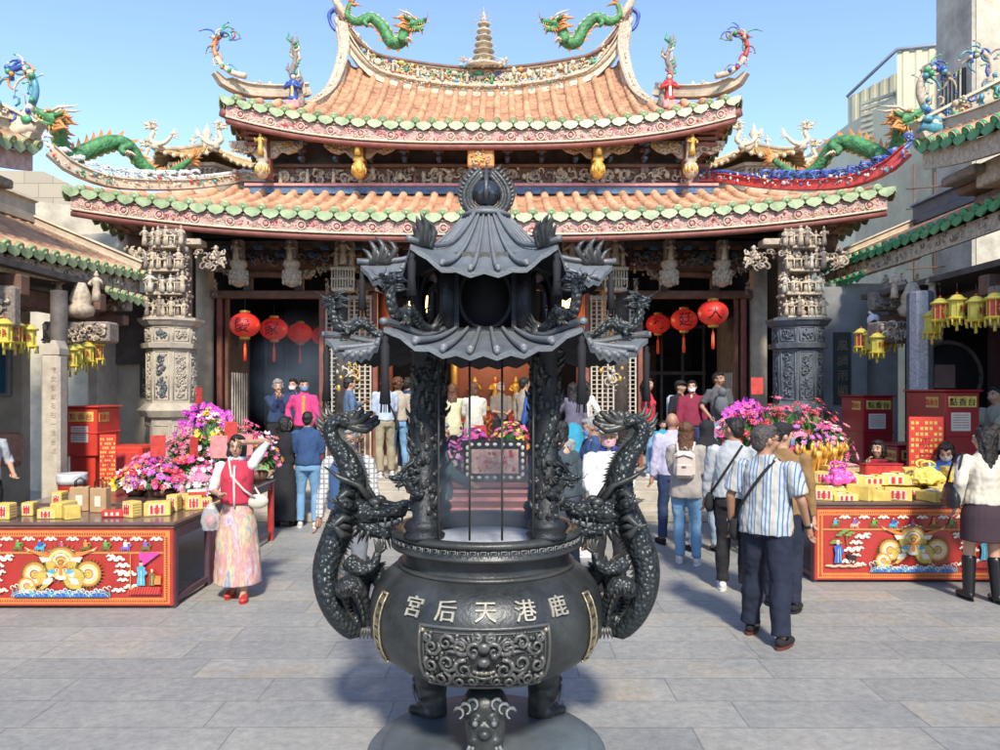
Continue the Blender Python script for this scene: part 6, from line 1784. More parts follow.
obj1('candle_box', 'red box of candles in clear film lying on the left table front', 'box', (-3.65, 7.0, .8), [('box', lambda b: b.box((0, 0, .035), (.2, .1, .07), C_RED, b=.01)), ('wrapper', lambda b: [b.box((-.05 + .05 * k, -.052, .035), (.025, .003, .03), PALE) for k in range(3)])], .1)
obj1('candle_box', 'red and white package on top of the yellow packs at the left table corner', 'box', (-2.95 - .12, 7.5, .93), [('box', lambda b: b.box((0, 0, .02), (.16, .1, .04), C_RED, b=.008)), ('wrapper', lambda b: b.box((0, 0, .05), (.18, .11, .02), PALE, b=.005))], .4)
YB = mat('yellow plastic bag', (.70, .58, .12), .35, 0, .12, 8)
def plastic_bag(loc, m, label, s=1.):
    def bod(b):
        src = MB(); src.loft([((0, 0, 0), .14 * s, .1 * s), ((0.01, 0, .05 * s), .18 * s, .12 * s), ((.02, 0, .11 * s), .13 * s, .09 * s), ((-.01, 0, .16 * s), .06 * s, .04 * s)], m, 14); vs, fs = organic(src, .009, 1, .035, 17, int(loc[0] * 9)); b.add(vs, fs, m)
    obj1('plastic_bag', label, 'bag', loc, [('bag_body', bod), ('handle', lambda b: [b.tube(catmull([(-.05 * s, q * .03, .15 * s), (-.07 * s, q * .05, .2 * s), (.0, q * .07, .225 * s), (.07 * s, q * .05, .19 * s), (.04 * s, q * .03, .15 * s)], 4), .011 * s, 6, m) for q in (-1, 1)])])
plastic_bag((4.6, 8.0, 1.0), YB, 'large crumpled yellow plastic bag with looped handles among the packs', 1.05)
plastic_bag((3.66, 8.0, 1.0), C_PINK if False else mat('hot pink plastic', (.7, .1, .4), .3, 0, .2, 8), 'crumpled hot pink plastic bag beside the gold vases')
obj1('cardboard_box', 'tan cardboard box with pink string behind the pink bag', 'box', (3.98, 8.42, .94), [('box', lambda b: b.box((0, 0, .09), (.26, .2, .18), mat('cardboard', (.45, .32, .2), .85, 0, .12, 9), b=.008)), ('string', lambda b: [b.tube([(-.13, -.02 * k, .185), (-.02, .01 * k, .2 + .01 * k), (.06, -.03, .21), (.13, .01 * k, .185)], .007, 5, mat('pink string', (.6, .3, .3))) for k in range(4)])], .2)
obj1('red_box', 'long red gift box on the joss paper heap', 'box', (4.18, 8.12, 1.07), [('box', lambda b: b.box((0, 0, .055), (.42, .14, .11), C_RED, b=.01)), ('lid', lambda b: b.box((0, 0, .118), (.43, .15, .015), mat('crimson lid', (.4, .02, .03), .5), b=.004))], .08)
GV = mat('gold moulded plastic', (.65, .35, .06), .35, .3, .3, 20)
for i, (px, d) in enumerate(((821, 8.3), (837, 8.5))):
    def vase(b):
        b.lathe([(.1, 0), (.09, .03), (.05, .08), (.05, .14), (.085, .22), (.11, .26), (.125, .32)], 16, GV)
        for k in range(10): a = k * pi / 5; b.tube([(.11 * cos(a), .11 * sin(a), .28), (.14 * cos(a), .14 * sin(a), .33), (.125 * cos(a), .125 * sin(a), .37)], [.02, .018, .004], 5, GV)
        for k in range(8): a = k * pi / 4; b.tube([(.1 * cos(a), .1 * sin(a), .02), (.06 * cos(a), .06 * sin(a), .12), (.11 * cos(a), .11 * sin(a), .26)], .008, 4, C_OR)
    obj1('gold_vase', ('left' if i == 0 else 'right') + ' one of the two moulded gold lotus vases on the right table', 'vase', (P(px, 400, d).x, d + .2, .84 if d + .2 <= 8.5 else .86), [('vase_body', vase), ('red_band', lambda b: b.lathe([(.052, .09), (.056, .1), (.056, .12), (.052, .13)], 14, C_RED))]).scale = (1.4, 1.4, 1.45)

# ------------------------------------------------------------------ flowers
LEAF = mat('flower leaf', (.06, .2, .05), .5, 0, .4, 14); LEAF2 = mat('pale leaf', (.2, .35, .1), .5, 0, .35, 14)
FM = [mat('orchid purple', (.5, .05, .42), .5, 0, .25, 30), mat('lily pink', (.62, .10, .25), .5, 0, .3, 30), mat('rose red', (.5, .02, .06), .5, 0, .3, 30), mat('petal white', (.72, .55, .6), .5, 0, .1, 30), mat('petal orange', (.7, .2, .04), .5, 0, .2, 30), mat('petal yellow', (.72, .55, .05), .5, 0, .2, 30), mat('petal lilac', (.42, .12, .42), .5, 0, .2, 30), mat('petal blush', (.62, .2, .32), .5, 0, .2, 30), mat('deep pink', (.62, .06, .25), .5, 0, .25, 30)]
def bloom(mb, p, n, r, m, rnd, kind):
    n = V(n).normalized(); a = V((0, 0, 1)) if abs(n.z) < .8 else V((1, 0, 0)); u = n.cross(a).normalized(); w = n.cross(u)
    k = (5, 6, 9, 5)[kind]; cup = (.15, .55, .3, .8)[kind]; vs = []; fs = []
    for layer in range(1 + (kind in (2, 3))):
        rr = r * (1 - .4 * layer); off = rnd.uniform(0, 6)
        for i in range(k):
            h = off + i * 2 * pi / k; d = u * cos(h) + w * sin(h); s = u * -sin(h) + w * cos(h); wd = rr * (.42 if kind in (0, 3) else .22 if kind == 1 else .24); o = len(vs)
            vs += [p, p + d * rr * .55 + s * wd + n * rr * cup * .5, p + d * rr + n * rr * (cup * (1 if kind != 1 else .4)), p + d * rr * .55 - s * wd + n * rr * cup * .5]
            fs.append((o, o + 1, o + 2, o + 3))
    mb.add(vs, fs, m, False)
    mb.ell(p + n * r * .15, r * .16, FM[5] if kind != 0 else FM[3], 5, 3)
def arrangement(loc, rx, h, cols, seed, label, kinds=(0, 1, 2, 3), n=70, r=.045, leafy=60, pot=None, ry=None, spiky=0.):
    t = thing('flower_arrangement', label, 'flowers', loc); rnd = random.Random(seed); ry = ry or rx * .8
    mb = MB(); mb.lathe([(rx * .3, 0), (rx * .42, h * .1), (rx * .45, h * .2), (rx * .38, h * .24)], 14, pot or BWOOD); mb.build('pot', t)
    lf = MB(); bl = MB(); c = V((0, 0, h * .35))
    for i in range(leafy):
        a = rnd.uniform(0, 6.28); e = rnd.uniform(-.1, 1.4); d = V((cos(a) * cos(e), sin(a) * cos(e), sin(e))); q = V((d.x * rx, d.y * ry, d.z * h * .65)) * rnd.uniform(.75, 1.12)
        s = d.cross(V((0, 0, 1))); s = s.normalized() * .024 if s.length > .01 else V((.016, 0, 0)); m = LEAF if rnd.random() < .7 else LEAF2
        b0 = c + q * .3; mid = c + q * .75 + V((0, 0, .03)); lf.add([b0, mid + s, c + q - V((0, 0, .02)), mid - s], [(0, 1, 2, 3)], m, False)
    for i in range(n):
        a = rnd.uniform(0, 6.28); e = rnd.uniform(-.05, 1.5); d = V((cos(a) * cos(e), sin(a) * cos(e), sin(e))); k = rnd.uniform(.78, 1.05) + (rnd.random() < spiky) * .2
        p = c + V((d.x * rx, d.y * ry, d.z * h * .65)) * k
        bloom(bl, p, d + V((0, -.35, .1)), r * rnd.uniform(.7, 1.3), rnd.choice(cols), rnd, rnd.choice(kinds))
        if rnd.random() < .3: lf.tube([c + (p - c) * .3, p], .004, 3, LEAF)
    lf.build('foliage', t); bl.build('blooms', t)
    return t
def orchid(loc, h, w, seed, label, card=True):
    t = thing('orchid_plant', label, 'orchid', loc); rnd = random.Random(seed)
    mb = MB(); mb.lathe([(.1, 0), (.14, .12), (.15, .2), (.13, .2)], 14, GOLD); mb.build('pot', t)
    lf = MB(); bl = MB()
    for i in range(9): a = i * .7; lf.add([(0, 0, .2), (cos(a) * .12 - sin(a) * .03, sin(a) * .12 + cos(a) * .03, .3), (cos(a) * .26, sin(a) * .26, .22), (cos(a) * .12 + sin(a) * .03, sin(a) * .12 - cos(a) * .03, .3)], [(0, 1, 2, 3)], LEAF, False)
    for i in range(9):
        f = (i - 4) / 4; top = V((f * w * .5, rnd.uniform(-.1, .1), h * (1 - .1 * f * f))); end = V((f * w * 1.0 + .02, -.12, h * (.72 - .12 * abs(f))))
        st = catmull([V((0, 0, .2)), V((f * w * .2, 0, h * .6)), top, end], 5); lf.tube(st, .005, 4, LEAF)
        for j in range(9):
            p = st[6 + j] + V((rnd.uniform(-.03, .03), -.02, rnd.uniform(-.04, .03))); bloom(bl, p, (f * .4, -1, .2), .05, FM[0], rnd, 0)
    lf.build('stems', t); bl.build('blooms', t)
    return t
ZL = .82
orchid(P(208, 470, 9.85) * 1 - V((0, 0, P(208, 470, 9.85).z - ZL)), .98, .42, 1, 'tall arching purple orchid plant at the top of the left flower bank')
fl = [(150, 8.9, .3, .42, [FM[7], FM[8], FM[1], FM[0]], 'magenta and blush bouquet at the left rear of the flower bank'), (136, 8.3, .26, .3, [FM[5], FM[3], FM[2], FM[4], FM[6]], 'low mixed yellow and white basket nearest the left booth'),
      (163, 8.2, .3, .34, [FM[0], FM[3], FM[8], FM[2], FM[6]], 'white, red and purple basket low in the middle of the left flower bank'), (190, 8.5, .34, .4, [FM[2], FM[4], FM[3], FM[8]], 'red rose basket in the middle of the left flower bank'),
      (185, 9.4, .36, .62, [FM[1], FM[8], FM[7]], 'tall pink lily arrangement behind the red rose basket'), (222, 8.9, .36, .5, [FM[8], FM[1], FM[3]], 'pink and white lily arrangement behind the woman in the red vest'),
      (235, 9.5, .34, .75, [FM[2], FM[8], FM[1]], 'tall crimson lily arrangement at the right of the left bank'), (258, 9.6, .3, .55, [FM[3], FM[7], FM[4], FM[1]], 'pale gladiolus and orange lily arrangement at the end of the left table'),
      (212, 9.4, .28, .8, [FM[5], FM[3], FM[5]], 'yellow and cream flowers just below the left orchids'), (200, 8.0, .22, .26, [FM[7], FM[3]], 'small blush basket in front of the left bank')]
for i, (px, d, rx, h, cols, lab) in enumerate(fl):
    arrangement((P(px, 400, d).x, d, ZL), rx, h, cols, i + 3, lab, n=120, leafy=230, r=.045, kinds=((1, 2, 0), (2, 3), (2, 0, 2), (3, 2), (1,), (1, 2), (1,), (1, 3), (3, 1), (2,))[i], spiky=.3 if h > .45 else 0)
orchid(P(745, 470, 9.75) * 1 - V((0, 0, P(745, 470, 9.75).z - .86)), .98, .42, 5, 'purple orchid plant arching beside the dark pillar on the right')
fr = [(728, 9.6, .25, .5, [FM[7], FM[1], FM[3]], 'pale pink lilies behind the bald man'), (745, 9.3, .32, .62, [FM[1], FM[2], FM[8]], 'pink lily arrangement below the right orchids'), (775, 9.3, .36, .72, [FM[2], FM[8], FM[1]], 'tall crimson lily arrangement before the dark pillar'), (770, 8.8, .3, .5, [FM[8], FM[0], FM[1]], 'purple and pink basket behind the striped-shirt man'),
      (800, 9.0, .32, .5, [FM[6], FM[2], FM[0], FM[7], FM[1]], 'lilac, red and blush basket above the gold vases'), (812, 9.5, .34, .68, [FM[2], FM[2], FM[8], FM[1]], 'crimson and pink lily arrangement right of the tall one'), (832, 9.2, .26, .5, [FM[7], FM[3], FM[8]], 'leafy blush lily basket at the right end of the bank')]
for i, (px, d, rx, h, cols, lab) in enumerate(fr):
    T_ = arrangement((P(px, 400, d).x, d, .86), rx * 1.1, h * 1.32, cols, i + 30, lab, n=120, leafy=230, r=.047, kinds=((1,), (1, 3), (1,), (2, 0), (2, 0), (1,), (1, 2))[i], spiky=.3)
def card(px, py, d, w, h, m, label, rz=0.):
    obj1('paper_card', label, 'card', P(px, py, d), [('card', lambda b: b.box((0, 0, 0), (w, .008, h), m, b=.003)), ('stick', lambda b: b.tube([(0, .01, 0), (0, .01, -h * 1.1)], .006, 4, BWOOD))], rz)
card(158, 446, 8.3, .17, .24, C_RED, 'large red card standing in the left flower bank'); card(194, 447, 8.5, .1, .22, C_RED, 'narrow tilted red card in the middle of the left bank', .9); card(231, 433, 8.7, .15, .26, C_RED, 'red card beside the head of the woman in the red vest')
card(219, 447, 8.5, .2, .26, C_PINK, 'pink gift card left of the woman in the red vest'); card(246, 445, 8.8, .16, .25, C_PINK, 'pink gift card right of the woman in the red vest'); card(199, 396, 9.7, .09, .22, C_RED, 'thin red card stuck above the left orchids', 1.0)
card(757, 386, 9.6, .16, .22, C_RED, 'red card above the right orchids'); card(736, 440, 9.1, .22, .3, C_RED, 'red card among pink lilies behind the grey sweatshirt man', .5)

# ------------------------------------------------------------------ incense booths, bin, signs
BRED = mat('booth red paint', (.30, .015, .02), .35, 0, .15, 2, coat=.2); ORD = mat('signal red plastic', (.6, .05, .03), .4, 0, .15, 3)
def booth(x, y, z0, z1, w, d, m, label, sx=1):
    """lighting-stall cabinet with slanting shoulders and signs on two faces; (x, y) is the corner nearest the court"""
    T = thing('incense_booth', label, 'booth', (x + sx * w / 2, y + d / 2, 0)); cx, cy = x + sx * w / 2, y + d / 2
    mb = MB(); mb.box((cx, cy, (z0 + z1) / 2), (w, d, z1 - z0), m, b=.015); mb.build('cabinet', T, True)
    mb = MB(); mb.box((cx, cy, z1 + .012), (w + .06, d + .06, .024), m, b=.008); mb.box((cx, cy, z0 + (z1 - z0) * .48), (w + .02, d + .02, .02), m, b=.005); mb.build('ledge', T, True)
    mb = MB(); mb.box((cx, cy, z0 / 2), (w - .08, d - .08, z0 - .004), m); mb.build('base', T, True)
    mb = MB(); s_ = sx
    mb.box((cx, y - .003, z1 - .12), (min(w * .8, .38), .005, .13), YP if m is ORD else C_YEL); write(mb, '點香台', (cx, y - .007, z1 - .12), .1, REDINK if m is ORD else INKB, step=1.1)
    mb.box((cx - .02, y - .003, z1 - .36), (w * .55, .005, .22), PALE)
    for k in range(6): mb.box((cx - .02, y - .0065, z1 - .28 - k * .03), (w * .45, .002, .008), REDINK if k % 3 == 0 else CARVD)
    fx = x - s_ * .003; mb.box((fx, y + d * .3, z1 - .13), (.005, .26, .13), C_YEL); write(mb, '點香台', (fx - s_ * .004, y + d * .3, z1 - .13), .085, REDINK, (0, -s_, 0) if s_ > 0 else (0, 1, 0), (0, 0, 1), 1.0)
    mb.build('sign_sticker', T, True)
    return T
booth(-5.45, 10.0, 1.1, 1.76, -.42 * -1, .62, ORD, 'bright red incense lighting booth with yellow sign by the left stone post', -1)
booth(-5.4, 10.75, .02, 1.08, .5, .5, ORD, 'lower red cabinet standing behind the left booth', -1)
booth(5.32, 8.85, .95, 1.98, .42, .85, BRED, 'dark red incense booth with 點香台 sign beside the man in beige', 1)
booth(5.35, 10.9, .9, 1.9, .45, .7, BRED, 'dark red incense booth farther back in the right doorway', 1)
booth(5.3, 9.85, .02, 1.25, .45, .6, BRED, 'low dark red cabinet between the two right booths', 1)
def panel(loc, w, h, rz, label):
    def f(b):
        b.box((0, 0, 0), (w, .02, h), ORD, b=.004)
        for i in range(7):
            for j in range(11): b.box((-w * .4 + w * .133 * i, -.0115, -h * .44 + h * .085 * j), (w * .085, .003, h * .045), C_YEL if (i + j * 3) % 4 else ORD)
        write(b, '平安', (0, -.016, 0), w * .42, REDINK, vertical=True)
    obj1('price_board', label, 'sign', loc, [('board', f)], rz)
panel(P(926, 450, 8.7), .38, .78, -.15, 'red board crowded with yellow characters below the right booth')
panel(P(108, 460, 9.6), .2, .66, .2, 'orange board with yellow characters beside the left red cabinet')
obj1('rubbish_bin', 'red bin lined with a clear plastic bag behind the left table', 'bin', P(72, 480, 9.0) - V((0, 0, P(72, 480, 9).z)), [('bin_body', lambda b: b.lathe([(.13, .0), (.155, .40), (.16, .41), (.145, .42)], 18, ORD)), ('liner', lambda b: b.lathe([(.162, .36), (.175, .42), (.165, .46), (.17, .49), (.15, .48)], 18, mat('frosted liner', (.6, .6, .58), .3, 0, .2, 10)))])
for o, z in ((bpy.data.objects['rubbish_bin'], .55),): o.location.z = z * .0 + .5
obj1('crate_stand', 'brown wooden crate the rubbish bin stands on', 'crate', (bpy.data.objects['rubbish_bin'].location.x, 9.0, 0), [('boards', lambda b: [b.box((0, 0, .06 + .12 * k), (.5, .5, .1), BWOOD, b=.01) for k in range(4)])])
obj1('cupboard', 'red lacquered cupboard standing behind the left flowers', 'cupboard', (P(132, 450, 10.2).x, 10.2, 0), [('carcass', lambda b: b.box((0, 0, .62), (.5, .5, 1.24), ORD, b=.03)), ('door', lambda b: b.box((0, -.255, .62), (.42, .02, 1.1), C_RED, b=.01))])

# ------------------------------------------------------------------ altar group seen through the burner
T = thing('altar_table', 'red and cream altar table just behind the burner, with a black framed picture in front', 'altar', (-.06, 9.6, 0))
mb = MB(); mb.box((.0, 9.7, .80), (1.9, .8, .06), RWOOD, b=.01); mb.build('table_top', T, True)
mb = MB(); mb.box((0, 9.36, .4), (1.8, .04, .76), RWOOD); mb.box((0, 9.335, .62), (1.8, .01, .05), C_PINK); mb.box((0, 9.335, .72), (1.8, .01, .04), C_PINK); mb.box((0, 9.335, .5), (1.8, .01, .03), C_PINK); mb.build('front_board', T, True)
for x in (-.85, .85):
    mb = MB(); mb.box((x, 10.0, .38), (.08, .08, .76), RWOOD, b=.005); mb.build('leg', T, True)
T = thing('framed_screen', 'black frame inlaid with white discs round a red and white picture, on the altar table', 'frame', (-.05, 9.35, .83))
mb = MB(); x0 = P(495, 480, 9.4); w, h = .80, .52; z0 = .84
for s in (-1, 1):
    mb.box((x0.x + s * (w / 2 - .05), 9.4, z0 + h / 2), (.1, .05, h), BLACK, b=.008); mb.box((x0.x, 9.4, z0 + h / 2 + s * (h / 2 - .05)), (w, .046, .1), BLACK, b=.008)
    for k in range(5): mb.ell((x0.x + s * (w / 2 - .05), 9.372, z0 + .09 + k * (h - .18) / 4), (.022, .006, .03), PALE, 10, 6)
    for k in range(7): mb.ell((x0.x - w / 2 + .1 + k * (w - .2) / 6, 9.372, z0 + h / 2 + s * (h / 2 - .05)), (.03, .006, .022), PALE, 10, 6)
mb.build('frame', T, True)
mb = MB(); mb.box((x0.x, 9.41, z0 + h / 2), (w - .2, .02, h - .2), mat('rosy paper picture', (.6, .4, .34), .6, 0, .35, 18)); rnd = random.Random(2)
for k in range(40): mb.box((x0.x + rnd.uniform(-.26, .26), 9.398 - k * .0002, z0 + h / 2 + rnd.uniform(-.13, .13)), (rnd.uniform(.01, .05), .002, rnd.uniform(.01, .05)), rnd.choice([REDINK, PALE, C_PINK, C_RED]))
mb.build('picture', T, True)
for i, (x, y, rx, h, cols, lab) in enumerate(((-.35, 9.75, .26, .38, [FM[0], FM[8], FM[3]], 'magenta orchid basket left of the altar frame'), (.15, 9.85, .3, .42, [FM[8], FM[1], FM[5]], 'pink and yellow basket behind the altar frame'), (.52, 9.7, .24, .40, [FM[2], FM[8], FM[4]], 'red and pink basket right of the altar frame'), (-.72, 9.8, .2, .3, [FM[7], FM[6]], 'blush basket at the left end of the altar table'))):
    arrangement((x, y, .83), rx * 1.1, h * 1.75, cols, i + 60, lab, n=110, leafy=90, r=.045, kinds=(0, 2))
card(479, 435, 9.8, .2, .26, C_RED, 'red card standing in the altar flowers')
T = thing('golden_shrine', 'golden carved shrine with lit lamps deep inside the hall', 'shrine', (CX + .2, 18, TZ))
mb = MB(); x, y = CX + .25, 18.0
mb.box((x, y, TZ + .5), (2.4, .8, 1.0), C_RED, b=.02); mb.box((x, y, TZ + 1.05), (2.6, .9, .1), GOLD, b=.02); carve(mb, plane((x, y - .41, TZ + .55), (1, 0, 0), (0, 0, 1)), 2.3, .85, 3, [GOLD, C_OR], .12, 1)
mb.build('base', T, True)
mb = MB(); mb.box((x, y + .3, TZ + 2.0), (2.2, .4, 1.8), mat('shrine back', (.2, .06, .03), .6)); 
for s in (-1, 1): mb.cyl(x + s * 1.0, y, TZ + 1.1, TZ + 2.8, .08, 10, GOLD)
carve(mb, plane((x, y - .1, TZ + 2.75), (1, 0, 0), (0, 0, 1)), 2.2, .35, 7, [GOLD, GOLD, C_RED], .1, 1.4); mb.box((x, y, TZ + 2.75), (2.3, .2, .3), BWOOD)
for k in range(3): figure(mb, (x - .5 + .5 * k, y - .1, TZ + 1.1), .7, [GOLD, C_YEL, C_RED], random.Random(k))
mb.build('canopy', T, True)
LIT = mat('glowing lamp shade', (1., .45, .12), .5, 0, .05, 3, emit=5)
for i, px in enumerate((415, 570)):
    t = thing('altar_lamp', ('left' if i == 0 else 'right') + ' glowing amber lamp inside the hall behind the burner roof', 'lamp', P(px + (3 if i == 0 else -2), 305, 16.5))
    mb = MB(); mb.lathe([(.1, -.3), (.2, -.22), (.22, .2), (.12, .3)], 12, LIT); mb.build('lamp_shade', t)
    mb = MB(); mb.lathe([(.12, 0), (.14, .05), (.05, .12), (.01, .9)], 12, GOLD, (0, 0, .3)); mb.build('cap', t)
    ld = bpy.data.lights.new('lamp_glow', 'POINT'); ld.energy = 14; ld.color = (1, .6, .3); ld.shadow_soft_size = .25
    lo = bpy.data.objects.new('lamp_glow', ld); SC.objects.link(lo); lo.location = (P(px, 305, 16.5).x, 15.9, 3.4)
ld = bpy.data.lights.new('shrine_glow', 'POINT'); ld.energy = 40; ld.color = (1, .72, .42); ld.shadow_soft_size = .3
lo = bpy.data.objects.new('shrine_glow', ld); SC.objects.link(lo); lo.location = (CX + .2, 16.9, 3.0)
# thin incense smoke in the left doorway and over the ash
def smoke(name, c, r, dens, col, nsc):
    m = bpy.data.materials.new(name); m.use_nodes = True; N = m.node_tree.nodes; L = m.node_tree.links
    N.remove(N['Principled BSDF']); pv = N.new('ShaderNodeVolumePrincipled'); pv.inputs['Color'].default_value = (*col, 1); pv.inputs['Anisotropy'].default_value = .2
    tc = N.new('ShaderNodeTexCoord'); no = N.new('ShaderNodeTexNoise'); no.inputs['Scale'].default_value = nsc; no.inputs['Detail'].default_value = 3
    L.new(tc.outputs['Object'], no.inputs['Vector'])
    ln = N.new('ShaderNodeVectorMath'); ln.operation = 'LENGTH'; L.new(tc.outputs['Object'], ln.inputs[0])
    fo = N.new('ShaderNodeMapRange'); fo.inputs[1].default_value = 1; fo.inputs[2].default_value = .3; fo.inputs[3].default_value = 0; fo.inputs[4].default_value = 1; L.new(ln.outputs['Value'], fo.inputs[0])
    mr = N.new('ShaderNodeMapRange'); mr.inputs[1].default_value = .38; mr.inputs[2].default_value = .7; mr.inputs[3].default_value = .15; mr.inputs[4].default_value = 1; L.new(no.outputs['Fac'], mr.inputs[0])
    mu = N.new('ShaderNodeMath'); mu.operation = 'MULTIPLY'; L.new(fo.outputs[0], mu.inputs[0]); L.new(mr.outputs[0], mu.inputs[1])
    m2 = N.new('ShaderNodeMath'); m2.operation = 'MULTIPLY'; m2.inputs[1].default_value = dens; L.new(mu.outputs[0], m2.inputs[0]); L.new(m2.outputs[0], pv.inputs['Density'])
    L.new(pv.outputs[0], N['Material Output'].inputs['Volume'])
    mb = MB(); mb.ell((0, 0, 0), 1, m, 24, 16); o = mb.build(name, kind='stuff'); o.location = c; o.scale = r
smoke('incense_smoke', (-3.9, 14.75, 2.3), (1.25, .9, 1.35), 1.3, (.5, .72, 1.), 2.2)
smoke('burner_smoke', (BX, BY, 1.52), (.42, .42, .36), 6., (.72, .84, 1.), 2.5)

# ------------------------------------------------------------------ people
SKIN = mat('skin', (.50, .29, .19), .5, 0, .08, 12); SKIN2 = mat('tanned skin', (.40, .21, .13), .5, 0, .08, 12)
LIP = mat('lips', (.38, .12, .10), .45, 0, .1, 9); EYE = mat('eye white', (.7, .7, .68), .3, 0, .05, 9); PUP = mat('dark eye', (.015, .01, .01), .2)
HBLK = mat('black hair', (.014, .011, .011), .4, 0, .5, 60, .9, 120); HBRN = mat('brown hair', (.11, .045, .02), .4, 0, .5, 60, .9, 120); HGRY = mat('grey hair', (.26, .25, .24), .5, 0, .45, 60, .9, 120); HMIX = mat('greying hair', (.07, .06, .055), .5, 0, .6, 60, .9, 120)
MASKW = mat('white face mask', (.75, .75, .75), .7, 0, .04, 9); MASKP = mat('pink face mask', (.7, .4, .45), .7, 0, .04, 9); MASKB = mat('blue face mask', (.15, .3, .55), .7, 0, .04, 9)
_c = {}
def cloth(name, col, bump=.25): 
    return mat(name, col, .88, 0, .12, 5, bump, 160)
WHITE_S = cloth('white sole', (.7, .7, .68)); DENIM = cloth('light denim', (.16, .32, .50)); DENIMD = cloth('dark navy denim', (.012, .018, .04)); BLK = cloth('black cloth', (.014, .014, .017))
PN = [0]
def ik(S, T, a, b, pole):
    S, T = V(S), V(T); d = T - S; L = min(d.length, (a + b) * .998); d.normalize()
    x = (a * a - b * b + L * L) / (2 * L); h = math.sqrt(max(1e-6, a * a - x * x))
    p = V(pole); p = (p - d * p.dot(d)).normalized()
    return S + d * x + p * h, S + d * L
def person(px, d, hd, H, label, top, bot, shoe, hair, z=0., x=None, arms=None, feet=None, lean=0., yaw=0., pitch=0., build_=1., fem=False, mask=None, glasses=False, skin=None, seat=None, vox=None, extra=None, vest=None, strap=None, skirt=None, pleg=0., grp=None, cap=None, collar=None):
    """px: column in the photograph; d: depth; hd: heading in degrees (0 faces the camera, 180 its back to it)
    top=(material, sleeve end 0..2, hem z); bot=('pants', material, width)|('skirt', material, hem z, flare); distances for a 1.7 m body"""
    PN[0] += 1; seed = PN[0]; rnd = random.Random(seed)
    sk = skin or SKIN; X = P(px, 390, d).x if x is None else x
    t = thing('person', label, 'person', (X, d, z), R(hd), grp); t.scale = (H / 1.7,) * 3
    v0 = vox or (.0105 if d < 8.0 else .014 if d < 10.5 else .017)
    hipz = .93 if seat is None else seat + .1
    U = Mx.Translation((0, 0, hipz)) @ Mx.Rotation(R(lean), 4, 'X') @ Mx.Translation((0, 0, -.93))
    sw = (.158 if fem else .178) * (1 + .3 * (build_ - 1)); g = build_
    arms = arms or {}; sh = {}; el_ = {}; ha = {}
    pose = rnd.random()
    if d > 8 and not arms and seat is None:
        if pose < .3: arms = {1: (.06, -.27, 1.08), -1: (-.08, -.26, 1.1)}
        elif pose < .5: arms = {1: (.14, -.24, 1.25)}
        elif pose < .65: arms = {-1: (-.24, -.1, .98)}
        hd += rnd.uniform(-14, 14); yaw += rnd.uniform(-22, 22); t.rotation_euler.z = R(hd)
        feet = feet or ((-.1 - rnd.uniform(0, .06), rnd.uniform(-.08, .08)), (.1 + rnd.uniform(0, .06), rnd.uniform(-.08, .08)))
    for s in (-1, 1):
        S = U @ V((s * sw, .0, 1.395)); T = arms.get(s, (s * (.25 + .04 * (g - 1)), -.03 + rnd.uniform(-.06, .03), .84 + rnd.uniform(0, .03)))
        T = V(T) if len(T) == 3 else V(T[:3]); 
        if arms.get(s) is None: T = U @ T
        E, Hn = ik(S, T, .275, .25, (s * .5, .8, -.35)); sh[s], el_[s], ha[s] = S, E, Hn
    ft = feet or ((-.1, .0), (.1, -.02)); kn = {}; an = {}; hp = {}
    for s, f in zip((-1, 1), ft):
        hp[s] = V((s * .09, 0, hipz - .03)); an[s] = V((f[0], f[1], .085 + (f[2] if len(f) > 2 else 0)))
        kn[s], an[s] = ik(hp[s], an[s], .414 if seat is None else .425, .408 if seat is None else .42, (s * .12, -1, 0) if seat is not None else (s * .06, -1, .05))
    HM = U @ Mx.Translation((0, 0, 1.50)) @ Mx.Rotation(R(yaw), 4, 'Z') @ Mx.Rotation(R(pitch), 4, 'X') @ Mx.Translation((0, 0, -1.50))
    # --- body: one continuous skin
    b = MB(); h = MB()
    h.ell((0, .012, 1.605), (.077, .094, .096), sk, 16, 12); h.ell((0, -.022, 1.553), (.058, .064, .066), sk, 14, 10); h.ell((0, -.05, 1.512), (.03, .03, .024), sk, 10, 8)
    h.cap((0, -.082, 1.60), (0, -.105, 1.566), .011, .017, sk, 8)
    for s in (-1, 1):
        h.ell((s * .079, .008, 1.582), (.011, .018, .028), sk, 8, 6); h.ell((s * .04, -.06, 1.562), (.026, .028, .024), sk, 8, 6); h.ell((s * .035, -.078, 1.618), (.026, .014, .012), sk, 8, 6)
    h.cap((0, .025, 1.40), (0, .008, 1.55), .06, .053, sk, 12)
    b.join(h, HM); b.cap(U @ V((0, .025, 1.36)), HM @ V((0, .012, 1.5)), .07, .054, sk, 12)
    core = MB(); core.loft([((0, 0, .90), .135, .095), ((0, 0, 1.1), .115, .085), ((0, 0, 1.3), .14, .095), ((0, .01, 1.42), .12, .07), ((0, .02, 1.47), .06, .05)], sk, 14); b.join(core, U)
    for s in (-1, 1):
        S, E, Hn = sh[s], el_[s], ha[s]
        b.cap(S - V((s * .01, 0, .01)), E, .042 * (.5 + .5 * g), .037, sk, 10); b.cap(E, Hn, .038, .025, sk, 10)
        dr = (Hn - E).normalized(); b.cap(Hn, Hn + dr * .07, .026, .033, sk, 8)
        b.cap(hp[s], kn[s], .075 * g, .052, sk, 12); b.cap(kn[s], kn[s].lerp(an[s], .35), .052, .056, sk, 12); b.cap(kn[s].lerp(an[s], .35), an[s], .056, .036, sk, 12)
        b.cap(an[s], an[s] + V((0, -.1, -.04)), .036, .032, sk, 8)
    vs, fs = organic(b, v0 * .95, 2)
    body = MB(); body.add(vs, fs, sk)
